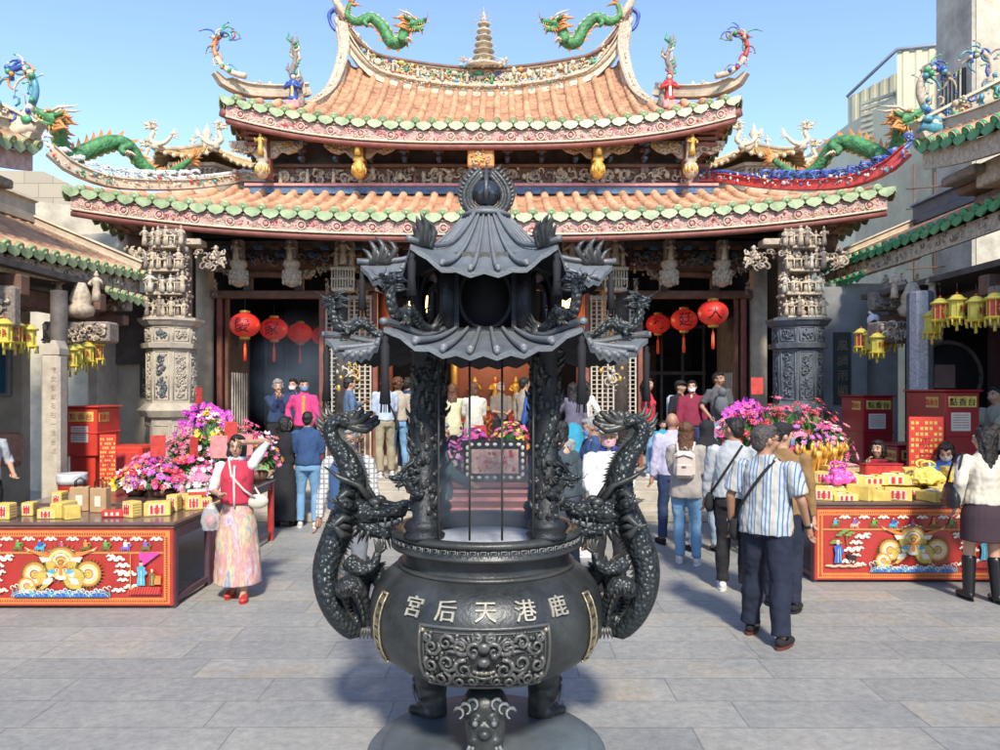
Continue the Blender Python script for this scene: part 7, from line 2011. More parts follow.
    for s in (-1, 1):   # five separate fingers
        E, Hn = el_[s], ha[s]; dr = (Hn - E).normalized(); side = V((0, -1, 0)) if abs(dr.y) < .8 else V((-s, 0, .2)); side = (side - dr * side.dot(dr)).normalized(); nn = dr.cross(side) * s
        pc = Hn + dr * .075
        for k, (o, L) in enumerate(((.026, .062), (.009, .072), (-.008, .067), (-.025, .052))):
            a0 = pc + side * o; a1 = a0 + dr * L * .5 - nn * .006; a2 = a1 + dr * L * .34 - nn * .014; a3 = a2 + dr * L * .2 - nn * .016
            body.tube([a0 - dr * .02, a0, a1, a2, a3], [.009, .0095, .009, .0085, .005], 6, sk)
        t0 = Hn + dr * .025 + side * .022; body.tube([t0, t0 + side * .026 + dr * .022, t0 + side * .03 + dr * .052, t0 + side * .024 + dr * .07], [.012, .011, .0095, .005], 6, sk)
    f = MB()
    for s in (-1, 1):
        f.ell((s * .033, -.0805, 1.598), (.0145, .008, .0065), EYE, 10, 6); f.ell((s * .033, -.0865, 1.598), (.006, .004, .0062), PUP, 8, 6)
        f.tube([(s * .016, -.087, 1.6235), (s * .036, -.0875, 1.629), (s * .056, -.074, 1.6235)], [.0025, .004, .002], 5, HBLK if hair[1] is HBRN else hair[1])
        f.tube([(s * .018, -.0855, 1.604), (s * .034, -.0895, 1.6065), (s * .05, -.080, 1.603)], .0018, 4, PUP)
    f.tube([(x_, -.0865 - .0045 * math.cos(x_ * 60), 1.531 + abs(x_) * .05) for x_ in frange(-.023, .023, 6)], [.002, .0045, .005, .0045, .005, .0045, .002], 6, LIP)
    body.join(f, HM)
    body.build('body', t)
    # --- lower clothes
    cm = MB()
    if skirt or bot[0] == 'skirt':
        _, bm, hz, fl = bot
        n = 8; rg = []
        for i in range(n + 1):
            q = i / n; zz = hipz + .07 - (hipz + .07 - hz) * q; k = min(1, q * 3.2)
            rg.append((((ft[0][0] + ft[1][0]) / 2 * q, (ft[0][1] + ft[1][1]) / 2 * q * .6 + .01, zz), (.135 + .045 * k) * g + fl * q, (.105 + .045 * k) * g + fl * 1.15 * q))
        rg.reverse(); cm.loft(rg, bm, 24); fold = .012 if fl > .03 else .004
        vs, fs = organic(cm, v0, 2, fold, 9, seed); o_ = MB(); o_.add(vs, fs, bm); o_.build('skirt', t)
    elif bot[0] == 'pants':
        _, bm, w = bot[:3]; leg_end = bot[3] if len(bot) > 3 else .985
        cm.loft([((0, .01, hipz - .09), .15 * g, .115 * g), ((0, .01, hipz - .02), .156 * g, .114 * g), ((0, .0, hipz + .03), .146 * g, .106 * g), ((0, 0, hipz + .10), .125 * g, .092 * g)], bm, 18)
        for s in (-1, 1):
            K, A = kn[s], an[s]; e = K.lerp(A, leg_end)
            cm.cap(hp[s] + V((0, 0, -.02)), K, .092 * g * (.6 + .4 * w), .066 * w, bm, 14); cm.tube([K - (e - K) * .02, K.lerp(e, .35) + V((0, .012, 0)), K.lerp(e, .8), e], [.066 * w, .068 * w, .06 * w, .062 * w], 14, bm)
        vs, fs = organic(cm, v0, 2, .013 if w > .95 else .006, 12, seed); o_ = MB(); o_.add(vs, fs, bm); o_.build('trousers', t)
    # --- upper clothes
    tm, sl, hem = top[:3]; loose = top[3] if len(top) > 3 else 1.
    cm = MB(); ch = .02 if fem else 0; wz = hipz - .93
    rg = [((0, .005, hem + .0), (.158 if hem < 1.0 else .146) * g * loose, .118 * g * loose), ((0, .0, (hem + 1.08) / 2 + .0), (.158 if hem < 1 else .146) * g * loose, .118 * g * loose), ((0, -.01 * (g - .9) * 5, 1.1), (.135 if fem else .148) * g * (loose * .6 + .4), .113 * g * loose), ((0, 0, 1.24), (.148 if fem else .168) * (g * .5 + .5), (.118 + ch * .6) * (g * .5 + .5)), ((0, .008, 1.34), .165 * (.92 if fem else 1.03), .108), ((0, .012, 1.41), .135 * (.92 if fem else 1.05), .08), ((0, .02, 1.455), .085, .066), ((0, .02, 1.485), .066, .06)]
    q = MB(); q.loft(rg, tm, 22)
    if fem and hd % 360 < 100: q.ell((-.062, -.085, 1.27), (.058, .05, .055), tm, 10, 8); q.ell((.062, -.085, 1.27), (.058, .05, .055), tm, 10, 8)
    cm.join(q, U)
    for s in (-1, 1):
        S, E, Hn = sh[s], el_[s], ha[s]
        cm.ell(S + V((-s * .008, 0, -.006)), (.055 * (.5 + .5 * g), .056, .052), tm, 12, 8)
        if sl > 0:
            e = S.lerp(E, min(1, sl)); cm.tube([S - (E - S) * .05, S.lerp(e, .5), e], [.055 * loose * (.4 + .6 * g), .056 * loose * (.4 + .6 * g), (.058 * (.4 + .6 * g) if sl <= 1 else .049) * loose], 12, tm)
        if sl > 1:
            cm.ell(E, .049 * loose, tm, 12, 8); e = E.lerp(Hn, min(1, sl - 1) * .98); cm.tube([E - (Hn - E) * .05, E.lerp(e, .5), e], [.049 * loose, .046 * loose, .038 * loose], 12, tm)
    vs, fs = organic(cm, v0, 2, .013 if loose > 1 else .009, 14, seed + 40); o_ = MB(); o_.add(vs, fs, tm); o_.build('shirt' if sl <= 1 else 'jacket', t)
    if vest:
        vm = vest; q = MB(); rg2 = [(c, rx * 1.07 + .006, ry * 1.09 + .008) for c, rx, ry in rg[:-1]]; q.loft(rg2, vm, 22)
        if fem and hd % 360 < 100: q.ell((-.06, -.09, 1.27), (.064, .058, .062), vm, 10, 8); q.ell((.06, -.09, 1.27), (.064, .058, .062), vm, 10, 8)
        cv = MB(); cv.join(q, U); vs, fs = organic(cv, v0, 2, .006, 9, seed + 3); o_ = MB(); o_.add(vs, fs, vm)
        if collar: 
            q = MB(); q.tube([(.075 * cos(a), .065 * sin(a) + .01, 1.475 + .02 * sin(a)) for a in frange(-1.2, pi + 1.2, 12)], .024, 8, collar); o_.join(q, U)
            q = MB(); q.tube([(0, -.135, .98), (0, -.138, 1.1), (0, -.15, 1.26), (0, -.125, 1.4)], .011, 6, WHITE_S); o_.join(q, U)
        o_.build('vest', t)
    elif collar:
        o_ = MB(); q = MB(); q.tube([(.072 * cos(a), .06 * sin(a) + .012, 1.475 + .012 * sin(a)) for a in frange(-1.3, pi + 1.3, 12)], .017, 8, collar); o_.join(q, U); o_.build('collar', t)
    # --- shoes
    for s in (-1, 1):
        A = an[s]; c = MB(); w = .043; bz = A.z - .085
        boot = len(shoe) > 1 and shoe[1] == 'boot'
        dx = s * .02
        c.ell((A.x, A.y + .012, bz + .05), (w * .9, .052, .045), shoe[0], 12, 8); c.ell((A.x + dx * .6, A.y - .07, bz + .042), (w, .085, .04), shoe[0], 12, 8); c.ell((A.x + dx, A.y - .13, bz + .036), (w * 1.05, .06, .032), shoe[0], 12, 8)
        if boot: c.cap(A + V((0, .0, -.03)), A.lerp(kn[s], .78), .052, .066, shoe[0], 12)
        vs, fs = organic(c, .009 if d < 9 else .013, 2); vs = [V((p.x, p.y, max(p.z, bz + .012))) for p in vs]
        o_ = MB(); o_.add(vs, fs, shoe[0]); sm = shoe[-1] if not isinstance(shoe[-1], str) else shoe[0]
        out = [(A.x + dx * .5 + w * 1.08 * cos(a) + dx * .5 * (-sin(a)), A.y - .055 + .135 * sin(a)) for a in frange(0, 2 * pi * 15 / 16, 15)]
        o_.poly([(a_, b_, bz + .0) for a_, b_ in out], sm, (0, 0, .02 if sm is not shoe[0] else .016)); o_.build('shoe', t)
    # --- hair
    st, hm = hair; q = MB()
    if st != 'none':
        q.ell((0, .026, 1.622), (.086, .098, .094), hm, 16, 12)
        if st != 'bald': q.ell((0, -.035, 1.682), (.06, .05, .028), hm, 12, 8); q.ell((0, .06, 1.575), (.072, .06, .07), hm, 12, 8)
        if st == 'long':
            q.loft([((0, .07, 1.24), .07, .025), ((0, .075, 1.34), .088, .036), ((0, .06, 1.46), .09, .05), ((0, .04, 1.58), .088, .07)], hm, 16)
            for s in (-1, 1): q.cap((s * .074, -.005, 1.62), (s * .082, .03, 1.40), .022, .018, hm, 8)
        elif st == 'bob':
            q.loft([((0, .035, 1.48), .09, .07), ((0, .03, 1.56), .095, .085), ((0, .025, 1.62), .09, .09)], hm, 16)
            for s in (-1, 1): q.cap((s * .076, -.03, 1.62), (s * .08, -.01, 1.50), .02, .022, hm, 8)
        elif st == 'pony': q.cap((0, .1, 1.62), (0, .15, 1.58), .03, .03, hm, 10); q.tube(catmull([(0, .13, 1.62), (0, .16, 1.54), (.01, .14, 1.42), (0, .12, 1.33)], 4), [.03] * 4 + [.034] * 4 + [.028] * 4 + [.008], 8, hm)
        elif st == 'curly':
            for k in range(46):
                a = rnd.uniform(0, 6.28); e = rnd.uniform(-.35, 1.5); q.ell((.088 * cos(a) * cos(e), .03 + .098 * sin(a) * cos(e), 1.625 + .1 * sin(e)), .026, hm, 7, 5) if not (sin(a) < -.3 and e < .6) else None
        vs, fs = organic(q, .0085 if d < 9 else .012, 1, .011, 34, seed); vs = [HM @ p for p in vs]
        inv = HM.inverted()
        if st in ('bald', 'buzz'): vs = [HM @ (V((0, .016, 1.605)) + (inv @ p - V((0, .016, 1.605))) * (.93 if st == 'bald' else .955)) for p in vs]
        o_ = MB(); o_.add(vs, fs, hm); o_.build('hair', t)
    def onhead(fn, name):
        q = MB(); fn(q); o_ = MB(); o_.join(q, HM); o_.build(name, t)
    if cap: onhead(lambda q: (q.ell((0, .018, 1.655), (.092, .105, .066), cap, 16, 10), q.poly([(.085 * cos(a), -.07 + .085 * sin(a), 1.652) for a in frange(pi, 2 * pi, 10)], cap, (0, 0, .01))), 'cap')
    if st == 'hood': pass
    if mask: onhead(lambda q: q.add([V((.074 * sin(a) * (1.0 if zz > -1 else .8), -.015 - .083 * cos(a) - (.014 if zz == 0 else 0) * (1 - abs(a)), 1.545 + .034 * zz)) for zz in (-1, 0, 1) for a in frange(-1.15, 1.15, 8)], [(r_ * 9 + i, r_ * 9 + i + 1, r_ * 9 + i + 10, r_ * 9 + i + 9) for r_ in range(2) for i in range(8)], mask), 'face_mask')
    if glasses: onhead(lambda q: [q.tube([(s * .035 + .024 * cos(a), -.099 + .004 * abs(cos(a)), 1.597 + .018 * sin(a)) for a in frange(0, 2 * pi, 12)], .0025, 5, PUP) for s in (-1, 1)] + [q.tube([(s * .058, -.095, 1.6), (s * .082, -.0, 1.6)], .0022, 4, PUP) for s in (-1, 1)], 'glasses')
    if strap:   # cross-body strap: (material, side of the hanging bag)
        sm, sd_ = strap; q = MB()
        for fr in (-1, 1):
            pts = []
            for i in range(11):
                f_ = i / 10; lo = loose * 1.0; x_ = -sd_ * .09 + sd_ * f_ * (.09 + .165 * g * lo); z_ = 1.44 - f_ * .47; ry = lerp([(.9, .122 * g * lo), (1.1, .116 * g * lo), (1.25, .122 * (g * .5 + .5)), (1.35, .108), (1.45, .05)], z_); rx = lerp([(.9, .165 * g * lo), (1.1, .152 * g * lo), (1.3, .17), (1.45, .12)], z_)
                pts.append(V((x_, fr * (ry + .013) * math.sqrt(max(.02, 1 - min(.98, (x_ / (rx + .015)) ** 2))) + .008, z_)))
            w = MB(); w.tube(pts, .0135, 6, sm, up=(0, 1, 0), sq=.4); q.join(w)
        o_ = MB(); o_.join(q, U); 
        bag = MB(); bag.loft([((sd_ * .2 * g, -.02, .78), .03, .085), ((sd_ * .21 * g, -.02, .84), .045, .1), ((sd_ * .2 * g, -.02, .93), .04, .095), ((sd_ * .2 * g, -.02, .96), .02, .08)], sm, 14, pw=.7); o_.join(bag, U); o_.build('shoulder_bag', t)
    if extra: extra(t, U, HM, sh, el_, ha, hp)
    return t
def attach(t, name, fn, M=None):
    q = MB(); fn(q)
    if M is not None: o_ = MB(); o_.join(q, M); q = o_
    return q.build(name, t)
def rgb(n, *c): return cloth(n, c)
NAVY = rgb('navy cloth', .025, .045, .11); NAVY2 = rgb('bright navy knit', .03, .07, .17); PINKR = rgb('red puffer', .50, .035, .07); WHT = rgb('white cloth', .66, .66, .64); GREY = rgb('light grey sweat cloth', .42, .45, .47)
KHAKI = rgb('khaki cloth', .30, .26, .17); TAUPE = rgb('taupe parka', .36, .32, .29); CREAMC = rgb('cream knit', .58, .54, .44); SKYB = rgb('pale blue shirt', .42, .50, .60); MAROON = rgb('maroon jacket', .22, .02, .05)
STRIPE = band_mat('striped shirt cloth', [(.40, .46, .52), (.10, .15, .24)], 0, 36, .3, second=(0, 9, .16, (.50, .42, .30)))
PLAID = band_mat('plaid shirt cloth', [(.62, .60, .55), (.25, .26, .27)], 0, 22, .3, second=(2, 22, .3, (.28, .28, .28)))
SKM = mat('watercolour skirt', (.55, .38, .40), .8, 0, .1, 4)
nt = SKM.node_tree; no = [n for n in nt.nodes if n.bl_idname == 'ShaderNodeTexNoise'][0]; no.inputs['Scale'].default_value = 4.5; cr = [n for n in nt.nodes if n.bl_idname == 'ShaderNodeValToRGB'][0]
mp_ = nt.nodes.new('ShaderNodeMapping'); mp_.inputs['Scale'].default_value = (2, 2, .5); tcn = [n for n in nt.nodes if n.bl_idname == 'ShaderNodeTexCoord'][0]; nt.links.new(tcn.outputs['Object'], mp_.inputs[0]); nt.links.new(mp_.outputs[0], no.inputs['Vector'])
for p_, c in ((.38, (.20, .27, .42)), (.46, (.58, .50, .28)), (.54, (.55, .24, .26)), (.60, (.55, .46, .46)), (.66, (.25, .22, .40))):
    e = cr.color_ramp.elements.new(p_); e.color = (*c, 1)
WS = (WHT, WHITE_S); BS_ = (BLK,); 

# 1 woman in the red vest shading her eyes
def wv(t, U, HM, sh, el_, ha, hp):
    attach(t, 'shoulder_bag', lambda q: (q.ell((.22, -.06, 1.02), (.11, .05, .075), CREAMC, 14, 9), q.tube([(-.07, -.06, 1.47), (-.03, -.14, 1.3), (.1, -.15, 1.15), (.2, -.1, 1.06)], .012, 6, CREAMC), q.tube([(-.07, -.04, 1.47), (-.02, .1, 1.35), (.16, .1, 1.15), (.24, .0, 1.06)], .012, 6, CREAMC)))
    attach(t, 'carrier_bag', lambda q: (lambda src: (src.loft([((-.24, -.1, .74), .07, .05), ((-.24, -.1, .82), .1, .075), ((-.24, -.1, .92), .085, .06), ((-.235, -.1, 1.03), .02, .02)], FILM, 12), q.add(*organic(src, .012, 1, .015, 18), FILM), q.ell((-.24, -.1, .84), (.06, .045, .06), C_RED, 10, 7)))(MB()))
person(237, 7.1, 8, 1.56, 'woman in red quilted vest and pastel skirt shading her eyes with one hand', (WHT, 1.0, 1.0), ('skirt', SKM, .16, .055), (C_RED,), ('bob', HBLK), fem=True, build_=1.05, arms={1: (.13, -.13, 1.64), -1: (-.13, -.21, 1.12)}, vest=PINKR, collar=SKYB, glasses=True, feet=((-.07, .12), (.08, -.06)), extra=wv)
# 2-3 couple seen from behind on the left
person(286, 10.9, 165, 1.60, 'woman in a long black dress standing left of a man in navy sweatshirt, back turned', (BLK, 2, .98), ('skirt', BLK, .1, .06), BS_, ('bob', HBLK), fem=True, yaw=-25)
person(308, 10.75, 185, 1.68, 'man in navy sweatshirt and blue jeans, back turned, beside a woman in black', (NAVY2, 2, .92, 1.08), ('pants', DENIM, .95), WS, ('buzz', HBLK), build_=1.08, feet=((-.1, 0), (.12, -.06)))
# 4-6 worshippers at the left door
person(278, 13.2, 20, 1.66, 'grey curly haired person in dark blue jacket with hands joined at the chin', (NAVY, 2, .95, 1.08), ('pants', BLK, 1), BS_, ('curly', HGRY), z=TZ, arms={1: (.03, -.22, 1.40), -1: (-.03, -.22, 1.40)}, build_=1.1)
person(304, 13.0, 5, 1.68, 'person in bright pink open jacket and blue mask at the left doorway', (rgb('hot pink jacket', .60, .05, .20), 2, .88, 1.12), ('pants', BLK, 1), WS, ('buzz', HBLK), z=TZ, mask=MASKB, extra=lambda t, U, *a: attach(t, 'undershirt', lambda q: q.box((0, -.125, 1.25), (.07, .03, .34), C_OR, b=.012)))
person(293, 13.9, -15, 1.70, 'masked person half hidden behind the pink jacket', (NAVY, 2, .95), ('pants', BLK, 1), BS_, ('short', HBLK), z=TZ, mask=MASKW)
person(350, 13.3, 120, 1.72, 'man in dark blue jacket standing before the left lattice screen, facing right', (rgb('slate blue jacket', .09, .15, .25), 2, .9, 1.1), ('pants', NAVY, 1), BS_, ('short', HBLK), z=TZ)
person(385, 12.9, 195, 1.74, 'man in pale blue shirt and khaki trousers on the terrace, back turned', (SKYB, 2, .95, 1.05), ('pants', KHAKI, 1.05), WS, ('short', HBLK), z=TZ, strap=(BLK, -1))
person(398, 13.3, 200, 1.70, 'person in beige top and jeans beside the man in khaki trousers', (rgb('beige jacket', .42, .36, .28), 2, .95, 1.05), ('pants', DENIM, 1), WS, ('curly', HBRN), z=TZ)
person(408, 13.8, 160, 1.72, 'person in navy jacket just left of the burner column', (NAVY, 2, .95, 1.05), ('pants', NAVY, 1), WS, ('short', HBLK), z=TZ)
# 7 man in blue vest behind the left dragon
person(349, 6.7, 5, 1.66, 'man in blue vest over a plaid shirt behind the left bronze dragon', (PLAID, 2, .95, 1.05), ('pants', rgb('grey trousers', .16, .17, .19), 1), BS_, ('short', HGRY), vest=rgb('steel blue vest', .04, .09, .2), build_=1.08, arms={-1: (-.27, -.06, .84)}, skin=SKIN2, pitch=10, collar=None)
# 8 man in white jacket with pink mask behind the right dragon
person(609, 7.0, -10, 1.67, 'person in white zip jacket, cap and pink mask behind the right bronze dragon', (WHT, 2, .92, 1.12), ('pants', BLK, 1), BS_, ('short', HGRY), mask=MASKP, cap=WHT, build_=1.08, arms={1: (.1, -.26, 1.02), -1: (-.1, -.26, 1.02)}, pitch=8, collar=rgb('royal blue collar', .02, .06, .35))
# 9 man with grey hair inside the burner opening
person(440, 8.0, -85 + 180, 1.64, 'grey haired man in dark green padded jacket seen between the burner columns', (rgb('dark green padded coat', .06, .10, .10), 2, .85, 1.15), ('pants', BLK, 1), BS_, ('short', HGRY), glasses=True, skin=SKIN2, arms={1: (.08, -.32, 1.03), -1: (-.08, -.32, 1.03)}, pitch=6, build_=1.05)
# 10.. around the right of the burner
person(592, 9.0, 120 + 160, 1.66, 'grey haired man in navy polo shirt and khaki trousers facing left, head bowed', (NAVY2, 2, .92, 1.08), ('pants', KHAKI, 1.02), WS, ('short', HGRY), mask=MASKB, arms={1: (.06, -.3, 1.12), -1: (-.06, -.3, 1.12)}, pitch=18, build_=1.12, skin=SKIN2)
person(569, 7.9, 215, 1.60, 'person in charcoal top bending left beside the right burner column', (rgb('charcoal knit', .05, .07, .085), 2, .9, 1.08), ('pants', rgb('slate trousers', .07, .08, .1), 1), BS_, ('short', HBLK), lean=14, pitch=14)
person(573, 12.9, 175, 1.62, 'woman in grey cardigan and turquoise skirt on the terrace, back turned', (rgb('plum grey cardigan', .13, .12, .17), 2, .92, 1.05), ('skirt', rgb('turquoise cloth', .03, .28, .42), .35, .05), BS_, ('long', HBLK), z=TZ, fem=True)
person(583, 13.3, 190, 1.66, 'person in pale top partly behind the woman in turquoise skirt', (WHT, 2, .92, 1.05), ('pants', DENIM, 1), WS, ('pony', HBLK), z=TZ, fem=True)
person(562, 10.3, 200, 1.56, 'dark haired woman in grey coat bowing at the altar, right of the column', (rgb('soft grey coat', .3, .31, .32), 2, .8, 1.15), ('pants', BLK, 1), BS_, ('bob', HBLK), fem=True)
# inside the middle bay
person(453, 13.0, 175, 1.60, 'fair haired woman in pale yellow coat praying in the middle bay', (rgb('pale yellow coat', .60, .56, .36), 2, .75, 1.15), ('pants', BLK, 1), BS_, ('long', HBRN), z=TZ, fem=True, arms={1: (.06, -.25, 1.3), -1: (-.06, -.25, 1.3)})
person(474, 12.8, 180, 1.62, 'woman in white coat praying beside the woman in yellow', (rgb('ivory coat', .62, .58, .48), 2, .75, 1.18), ('pants', DENIM, 1), WS, ('bob', HBRN), z=TZ, fem=True, arms={1: (.06, -.25, 1.3), -1: (-.06, -.25, 1.3)})
person(501, 14.6, 10, 1.64, 'grey haired attendant in dark clothes facing the worshippers', (rgb('dim brown shirt', .16, .13, .11), 1, .95), ('pants', BLK, 1), BS_, ('short', HGRY), z=TZ)
person(525, 13.4, 150, 1.72, 'man in light brown jacket at the right of the middle bay', (rgb('light brown jacket', .34, .29, .23), 2, .92, 1.08), ('pants', NAVY, 1), BS_, ('short', HBLK), z=TZ)
person(538, 13.0, 190, 1.74, 'man in bright blue jacket at the right of the middle bay', (rgb('cobalt jacket', .03, .09, .33), 2, .92, 1.08), ('pants', BLK, 1), BS_, ('short', HBLK), z=TZ)
# terrace right
person(648, 12.8, 60 + 0, 1.70, 'woman in bright red sweater and jeans on the terrace, turned to the right', (rgb('bright red sweater', .55, .03, .05), 2, .92, 1.06), ('pants', DENIM, .95), WS, ('pony', HBLK), z=TZ, fem=True, yaw=-20)
person(681, 13.3, 10, 1.66, 'young man in black cap and dark shirt with a pale backpack on the terrace', (BLK, 2, .95), ('pants', BLK, 1), BS_, ('short', HBLK), z=TZ, cap=BLK, extra=lambda t, U, *a: attach(t, 'backpack', lambda q: q.box((0, .19, 1.22), (.34, .16, .44), SKYB, b=.06)))
person(692, 12.85, 0, 1.66, 'man in maroon zip jacket and white mask on the terrace steps', (MAROON, 2, .9, 1.12), ('pants', NAVY, 1), WS, ('short', HBLK), z=TZ, mask=MASKW, build_=1.08)
def baby(t, U, HM, sh, el_, ha, hp):
    attach(t, 'baby_carrier', lambda q: (lambda s_: (s_.ell((-.1, -.2, 1.18), (.12, .1, .17), GREY, 12, 9), s_.ell((-.12, -.24, 1.38), (.07, .07, .075), SKIN, 10, 8), q.add(*organic(s_, .014, 2, .008, 12), rgb('dark print carrier', .12, .13, .14))))(MB()))
person(719, 12.7, 15, 1.80, 'tall man in dark grey T-shirt carrying a child in front on the terrace', (rgb('dark grey tee', .09, .09, .10), .8, .92, 1.08), ('pants', DENIM, .95), WS, ('short', HBLK), z=TZ, yaw=-12, skin=SKIN2, extra=baby)
person(663, 12.3, 15, 1.12, 'small child in turquoise shirt in front of the adults on the steps', (rgb('turquoise shirt', .03, .32, .42), 1, .95, 1.05), ('pants', NAVY, 1), WS, ('bowl', HBLK), z=.37)
person(672, 12.1, 5, 1.05, 'smallest child in dark shirt right of the child in turquoise', (BLK, 1, .95, 1.05), ('pants', NAVY, 1), WS, ('bowl', HBLK), z=.37)
# court right
person(672, 9.6, 195, 1.70, 'bald man in lavender shirt behind the woman with the backpack', (rgb('lavender shirt', .46, .44, .56), 2, .9, 1.12), ('pants', NAVY, 1), BS_, ('none', HGRY), skin=SKIN2, build_=1.1)
def bpk(t, U, HM, sh, el_, ha, hp):
    CP = rgb('cream backpack cloth', .58, .50, .44)
    attach(t, 'backpack', lambda q: (q.box((0, .19, 1.21), (.25, .13, .32), CP, b=.05), q.box((0, .262, 1.15), (.18, .03, .14), CP, b=.014), q.tube([(-.1, .258, 1.29), (0, .27, 1.33), (.1, .258, 1.29)], .006, 5, BWOOD), q.box((0, .28, 1.19), (.05, .008, .02), BWOOD), q.tube([(-.03, .15, 1.38), (0, .17, 1.42), (.03, .15, 1.38)], .008, 5, CP)), U)
    for s in (-1, 1): attach(t, 'backpack_strap', lambda q: q.tube([(s * .085, .13, 1.36), (s * .1, .04, 1.465), (s * .105, -.08, 1.40), (s * .12, -.12, 1.25), (s * .14, .05, 1.1)], .016, 6, CP, sq=.5), U)
person(686, 8.5, 172, 1.63, 'brown haired woman with a cream backpack, taupe parka and light jeans, back turned', (TAUPE, 2, .80, 1.18), ('pants', DENIM, .98), WS, ('long', HBRN), fem=True, build_=1.08, feet=((-.12, 0), (.08, -.08)), extra=bpk, yaw=8)
def hood(t, U, HM, *a):
    attach(t, 'headscarf', lambda q: (lambda s_: (s_.ell((0, .025, 1.615), (.1, .105, .105), BLK, 14, 10), s_.loft([((0, .03, 1.30), .19, .12), ((0, .03, 1.40), .17, .11), ((0, .03, 1.5), .09, .09), ((0, .03, 1.6), .09, .09)], BLK, 16), q.add(*organic(s_, .012, 2, .006, 14), BLK)))(MB()), HM)
person(706, 9.1, 200, 1.62, 'woman in black headscarf and wide grey-blue trousers right of the backpack', (BLK, 2, .85, 1.1), ('pants', rgb('pale blue grey trousers', .26, .33, .42), 1.15), BS_, ('none', HBLK), fem=True, extra=hood)
person(733, 7.35, 160, 1.72, 'man with crew cut in light grey sweatshirt and black trousers, looking right', (GREY, 2, .93, 1.12), ('pants', BLK, 1.02), WS, ('buzz', HBLK), yaw=55, strap=(BLK, 1), skin=SKIN2, build_=1.1, arms={1: (.27, -.12, .88)}, feet=((-.12, .02), (.1, -.04)), mask=None)
def watch(t, U, HM, sh, el_, ha, hp):
    s = -1; E, Hn = el_[s], ha[s]; dd = (Hn - E).normalized(); attach(t, 'wristwatch', lambda q: (q.tube([Hn - dd * .03, Hn - dd * .008], [.031, .031], 12, BLK), q.ell(Hn - dd * .02 + V((s * .03, 0, 0)), (.008, .018, .018), GREY, 8, 6)))
    s = 1; E, Hn = el_[s], ha[s]; dd = (Hn - E).normalized(); attach(t, 'wristwatch', lambda q: (q.tube([Hn - dd * .03, Hn - dd * .008], [.031, .031], 12, BLK), q.ell(Hn - dd * .02 + V((s * .03, 0, 0)), (.008, .018, .018), GREY, 8, 6)))
person(766, 5.9, 140, 1.71, 'balding man in blue striped short-sleeved shirt and dark jeans, head turned left, near the burner', (STRIPE, .85, .86, 1.12), ('pants', DENIMD, 1.22), (BLK, mat('red brown sole', (.12, .03, .02), .5)), ('short', HMIX), yaw=-40, glasses=True, strap=(BLK, 1), skin=SKIN2, build_=1.2, arms={1: (.30, -.04, .90), -1: (-.29, -.10, .92)}, feet=((-.15, .10), (.16, -.10)), extra=watch)
person(783, 6.75, 150, 1.69, 'person in mustard brown jacket and black cap behind the man in the striped shirt', (rgb('mustard brown jacket', .26, .15, .06), 2, .88, 1.15), ('pants', DENIMD, 1.1), BS_, ('short', HBLK), mask=MASKB, yaw=-60, feet=((-.1, .05), (.13, -.1)), cap=BLK, strap=(BLK, -1))
def tote(t, U, HM, sh, el_, ha, hp):
    attach(t, 'handbag', lambda q: (lambda s_: (s_.loft([((.3, .0, .92), .06, .13), ((.31, .0, 1.0), .075, .16), ((.3, .0, 1.12), .045, .13), ((.29, 0, 1.16), .02, .11)], BLK, 14), q.add(*organic(s_, .012, 2, .01, 12), mat('black leather', (.02, .02, .024), .35, 0, .2, 9)), q.tube(catmull([(.3, -.1, 1.14), (.25, -.07, 1.36), (.2, .0, 1.45), (.25, .08, 1.36), (.3, .1, 1.14)], 4), .011, 6, BLK)))(MB()))
person(984, 7.0, 172, 1.64, 'woman in cream sweater, short plum skirt and black knee boots at the right edge', (CREAMC, 2, .96, 1.1), ('skirt', rgb('dark plum skirt', .045, .025, .035), .60, .0), (mat('boot leather', (.012, .012, .014), .3, 0, .2, 9), 'boot'), ('long', HBLK), fem=True, build_=1.14, yaw=35, arms={1: (.26, .02, .95), -1: (-.2, -.2, 1.05)}, feet=((-.1, .05), (.12, -.04)), extra=tote)
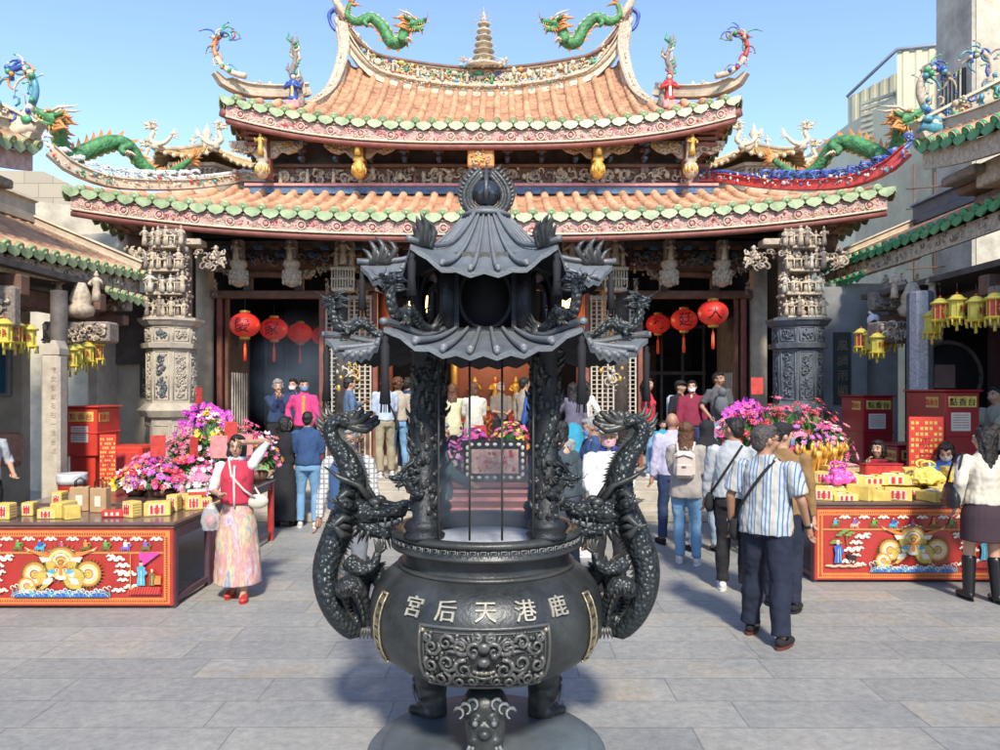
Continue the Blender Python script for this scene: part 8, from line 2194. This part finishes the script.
def stool(x, y, h, label): obj1('stool', label, 'stool', (x, y, 0), [('seat', lambda b: b.lathe([(.17, h - .04), (.18, h - .02), (.17, h)], 18, ORD))] + [('leg', (lambda a: (lambda b: b.tube([(.14 * cos(a), .14 * sin(a), h - .03), (.18 * cos(a), .18 * sin(a), 0)], .014, 6, BWOOD)))(a)) for a in (.8, 2.4, 3.9, 5.5)])
SEATF = ((-.12, -.42), (.12, -.42))
x_ = P(878, 390, 9.4).x; stool(x_, 9.45, .55, 'red stool under the vendor in the red vest')
person(0, 9.4, -50, 1.60, 'seated vendor in red vest and black sleeves raising a hand to the mouth', (BLK, 2, 1.0, 1.08), ('pants', BLK, 1), BS_, ('bob', HBLK), x=x_, seat=.57, feet=SEATF, vest=rgb('red vendor vest', .45, .03, .04), arms={-1: (-.05, -.2, 1.12), 1: (.1, -.25, .9)}, fem=True, build_=1.1)
x_ = P(951, 390, 8.55).x + .0; stool(x_, 8.68, .57, 'red stool under the vendor in the blue jacket')
person(0, 8.63, -35, 1.60, 'seated vendor in sky blue jacket and mask bowing over the table, black hair', (rgb('sky blue jacket', .10, .24, .55), 2, 1.0, 1.15), ('pants', BLK, 1), BS_, ('bob', HBLK), x=x_, seat=.62, feet=SEATF, arms={-1: (-.08, -.36, 1.02), 1: (.1, -.36, 1.02)}, fem=True, pitch=22, lean=6, mask=MASKW, build_=1.08)
obj1('platform', 'low wooden platform behind the right booth', 'platform', (6.35, 9.6, 0), [('boards', lambda b: b.box((0, 0, .16), (1.1, 1.1, .32), BWOOD, b=.01))])
person(996, 9.3, -75, 1.72, 'man in pale khaki shirt at the right booth, in profile at the picture edge', (rgb('pale khaki shirt', .42, .40, .28), .9, .92, 1.15), ('pants', BLK, 1), BS_, ('short', HBLK), z=.32, arms={1: (.1, -.42, 1.02), -1: (-.12, -.42, 1.02)})
person(-14, 9.0, 60, 1.66, 'person in grey top cut by the left picture edge, one forearm showing', (GREY, 1.2, .92, 1.1), ('pants', BLK, 1), BS_, ('short', HBLK), arms={1: (.22, -.2, 1.0)})
bpy.data.scenes.remove(TS)
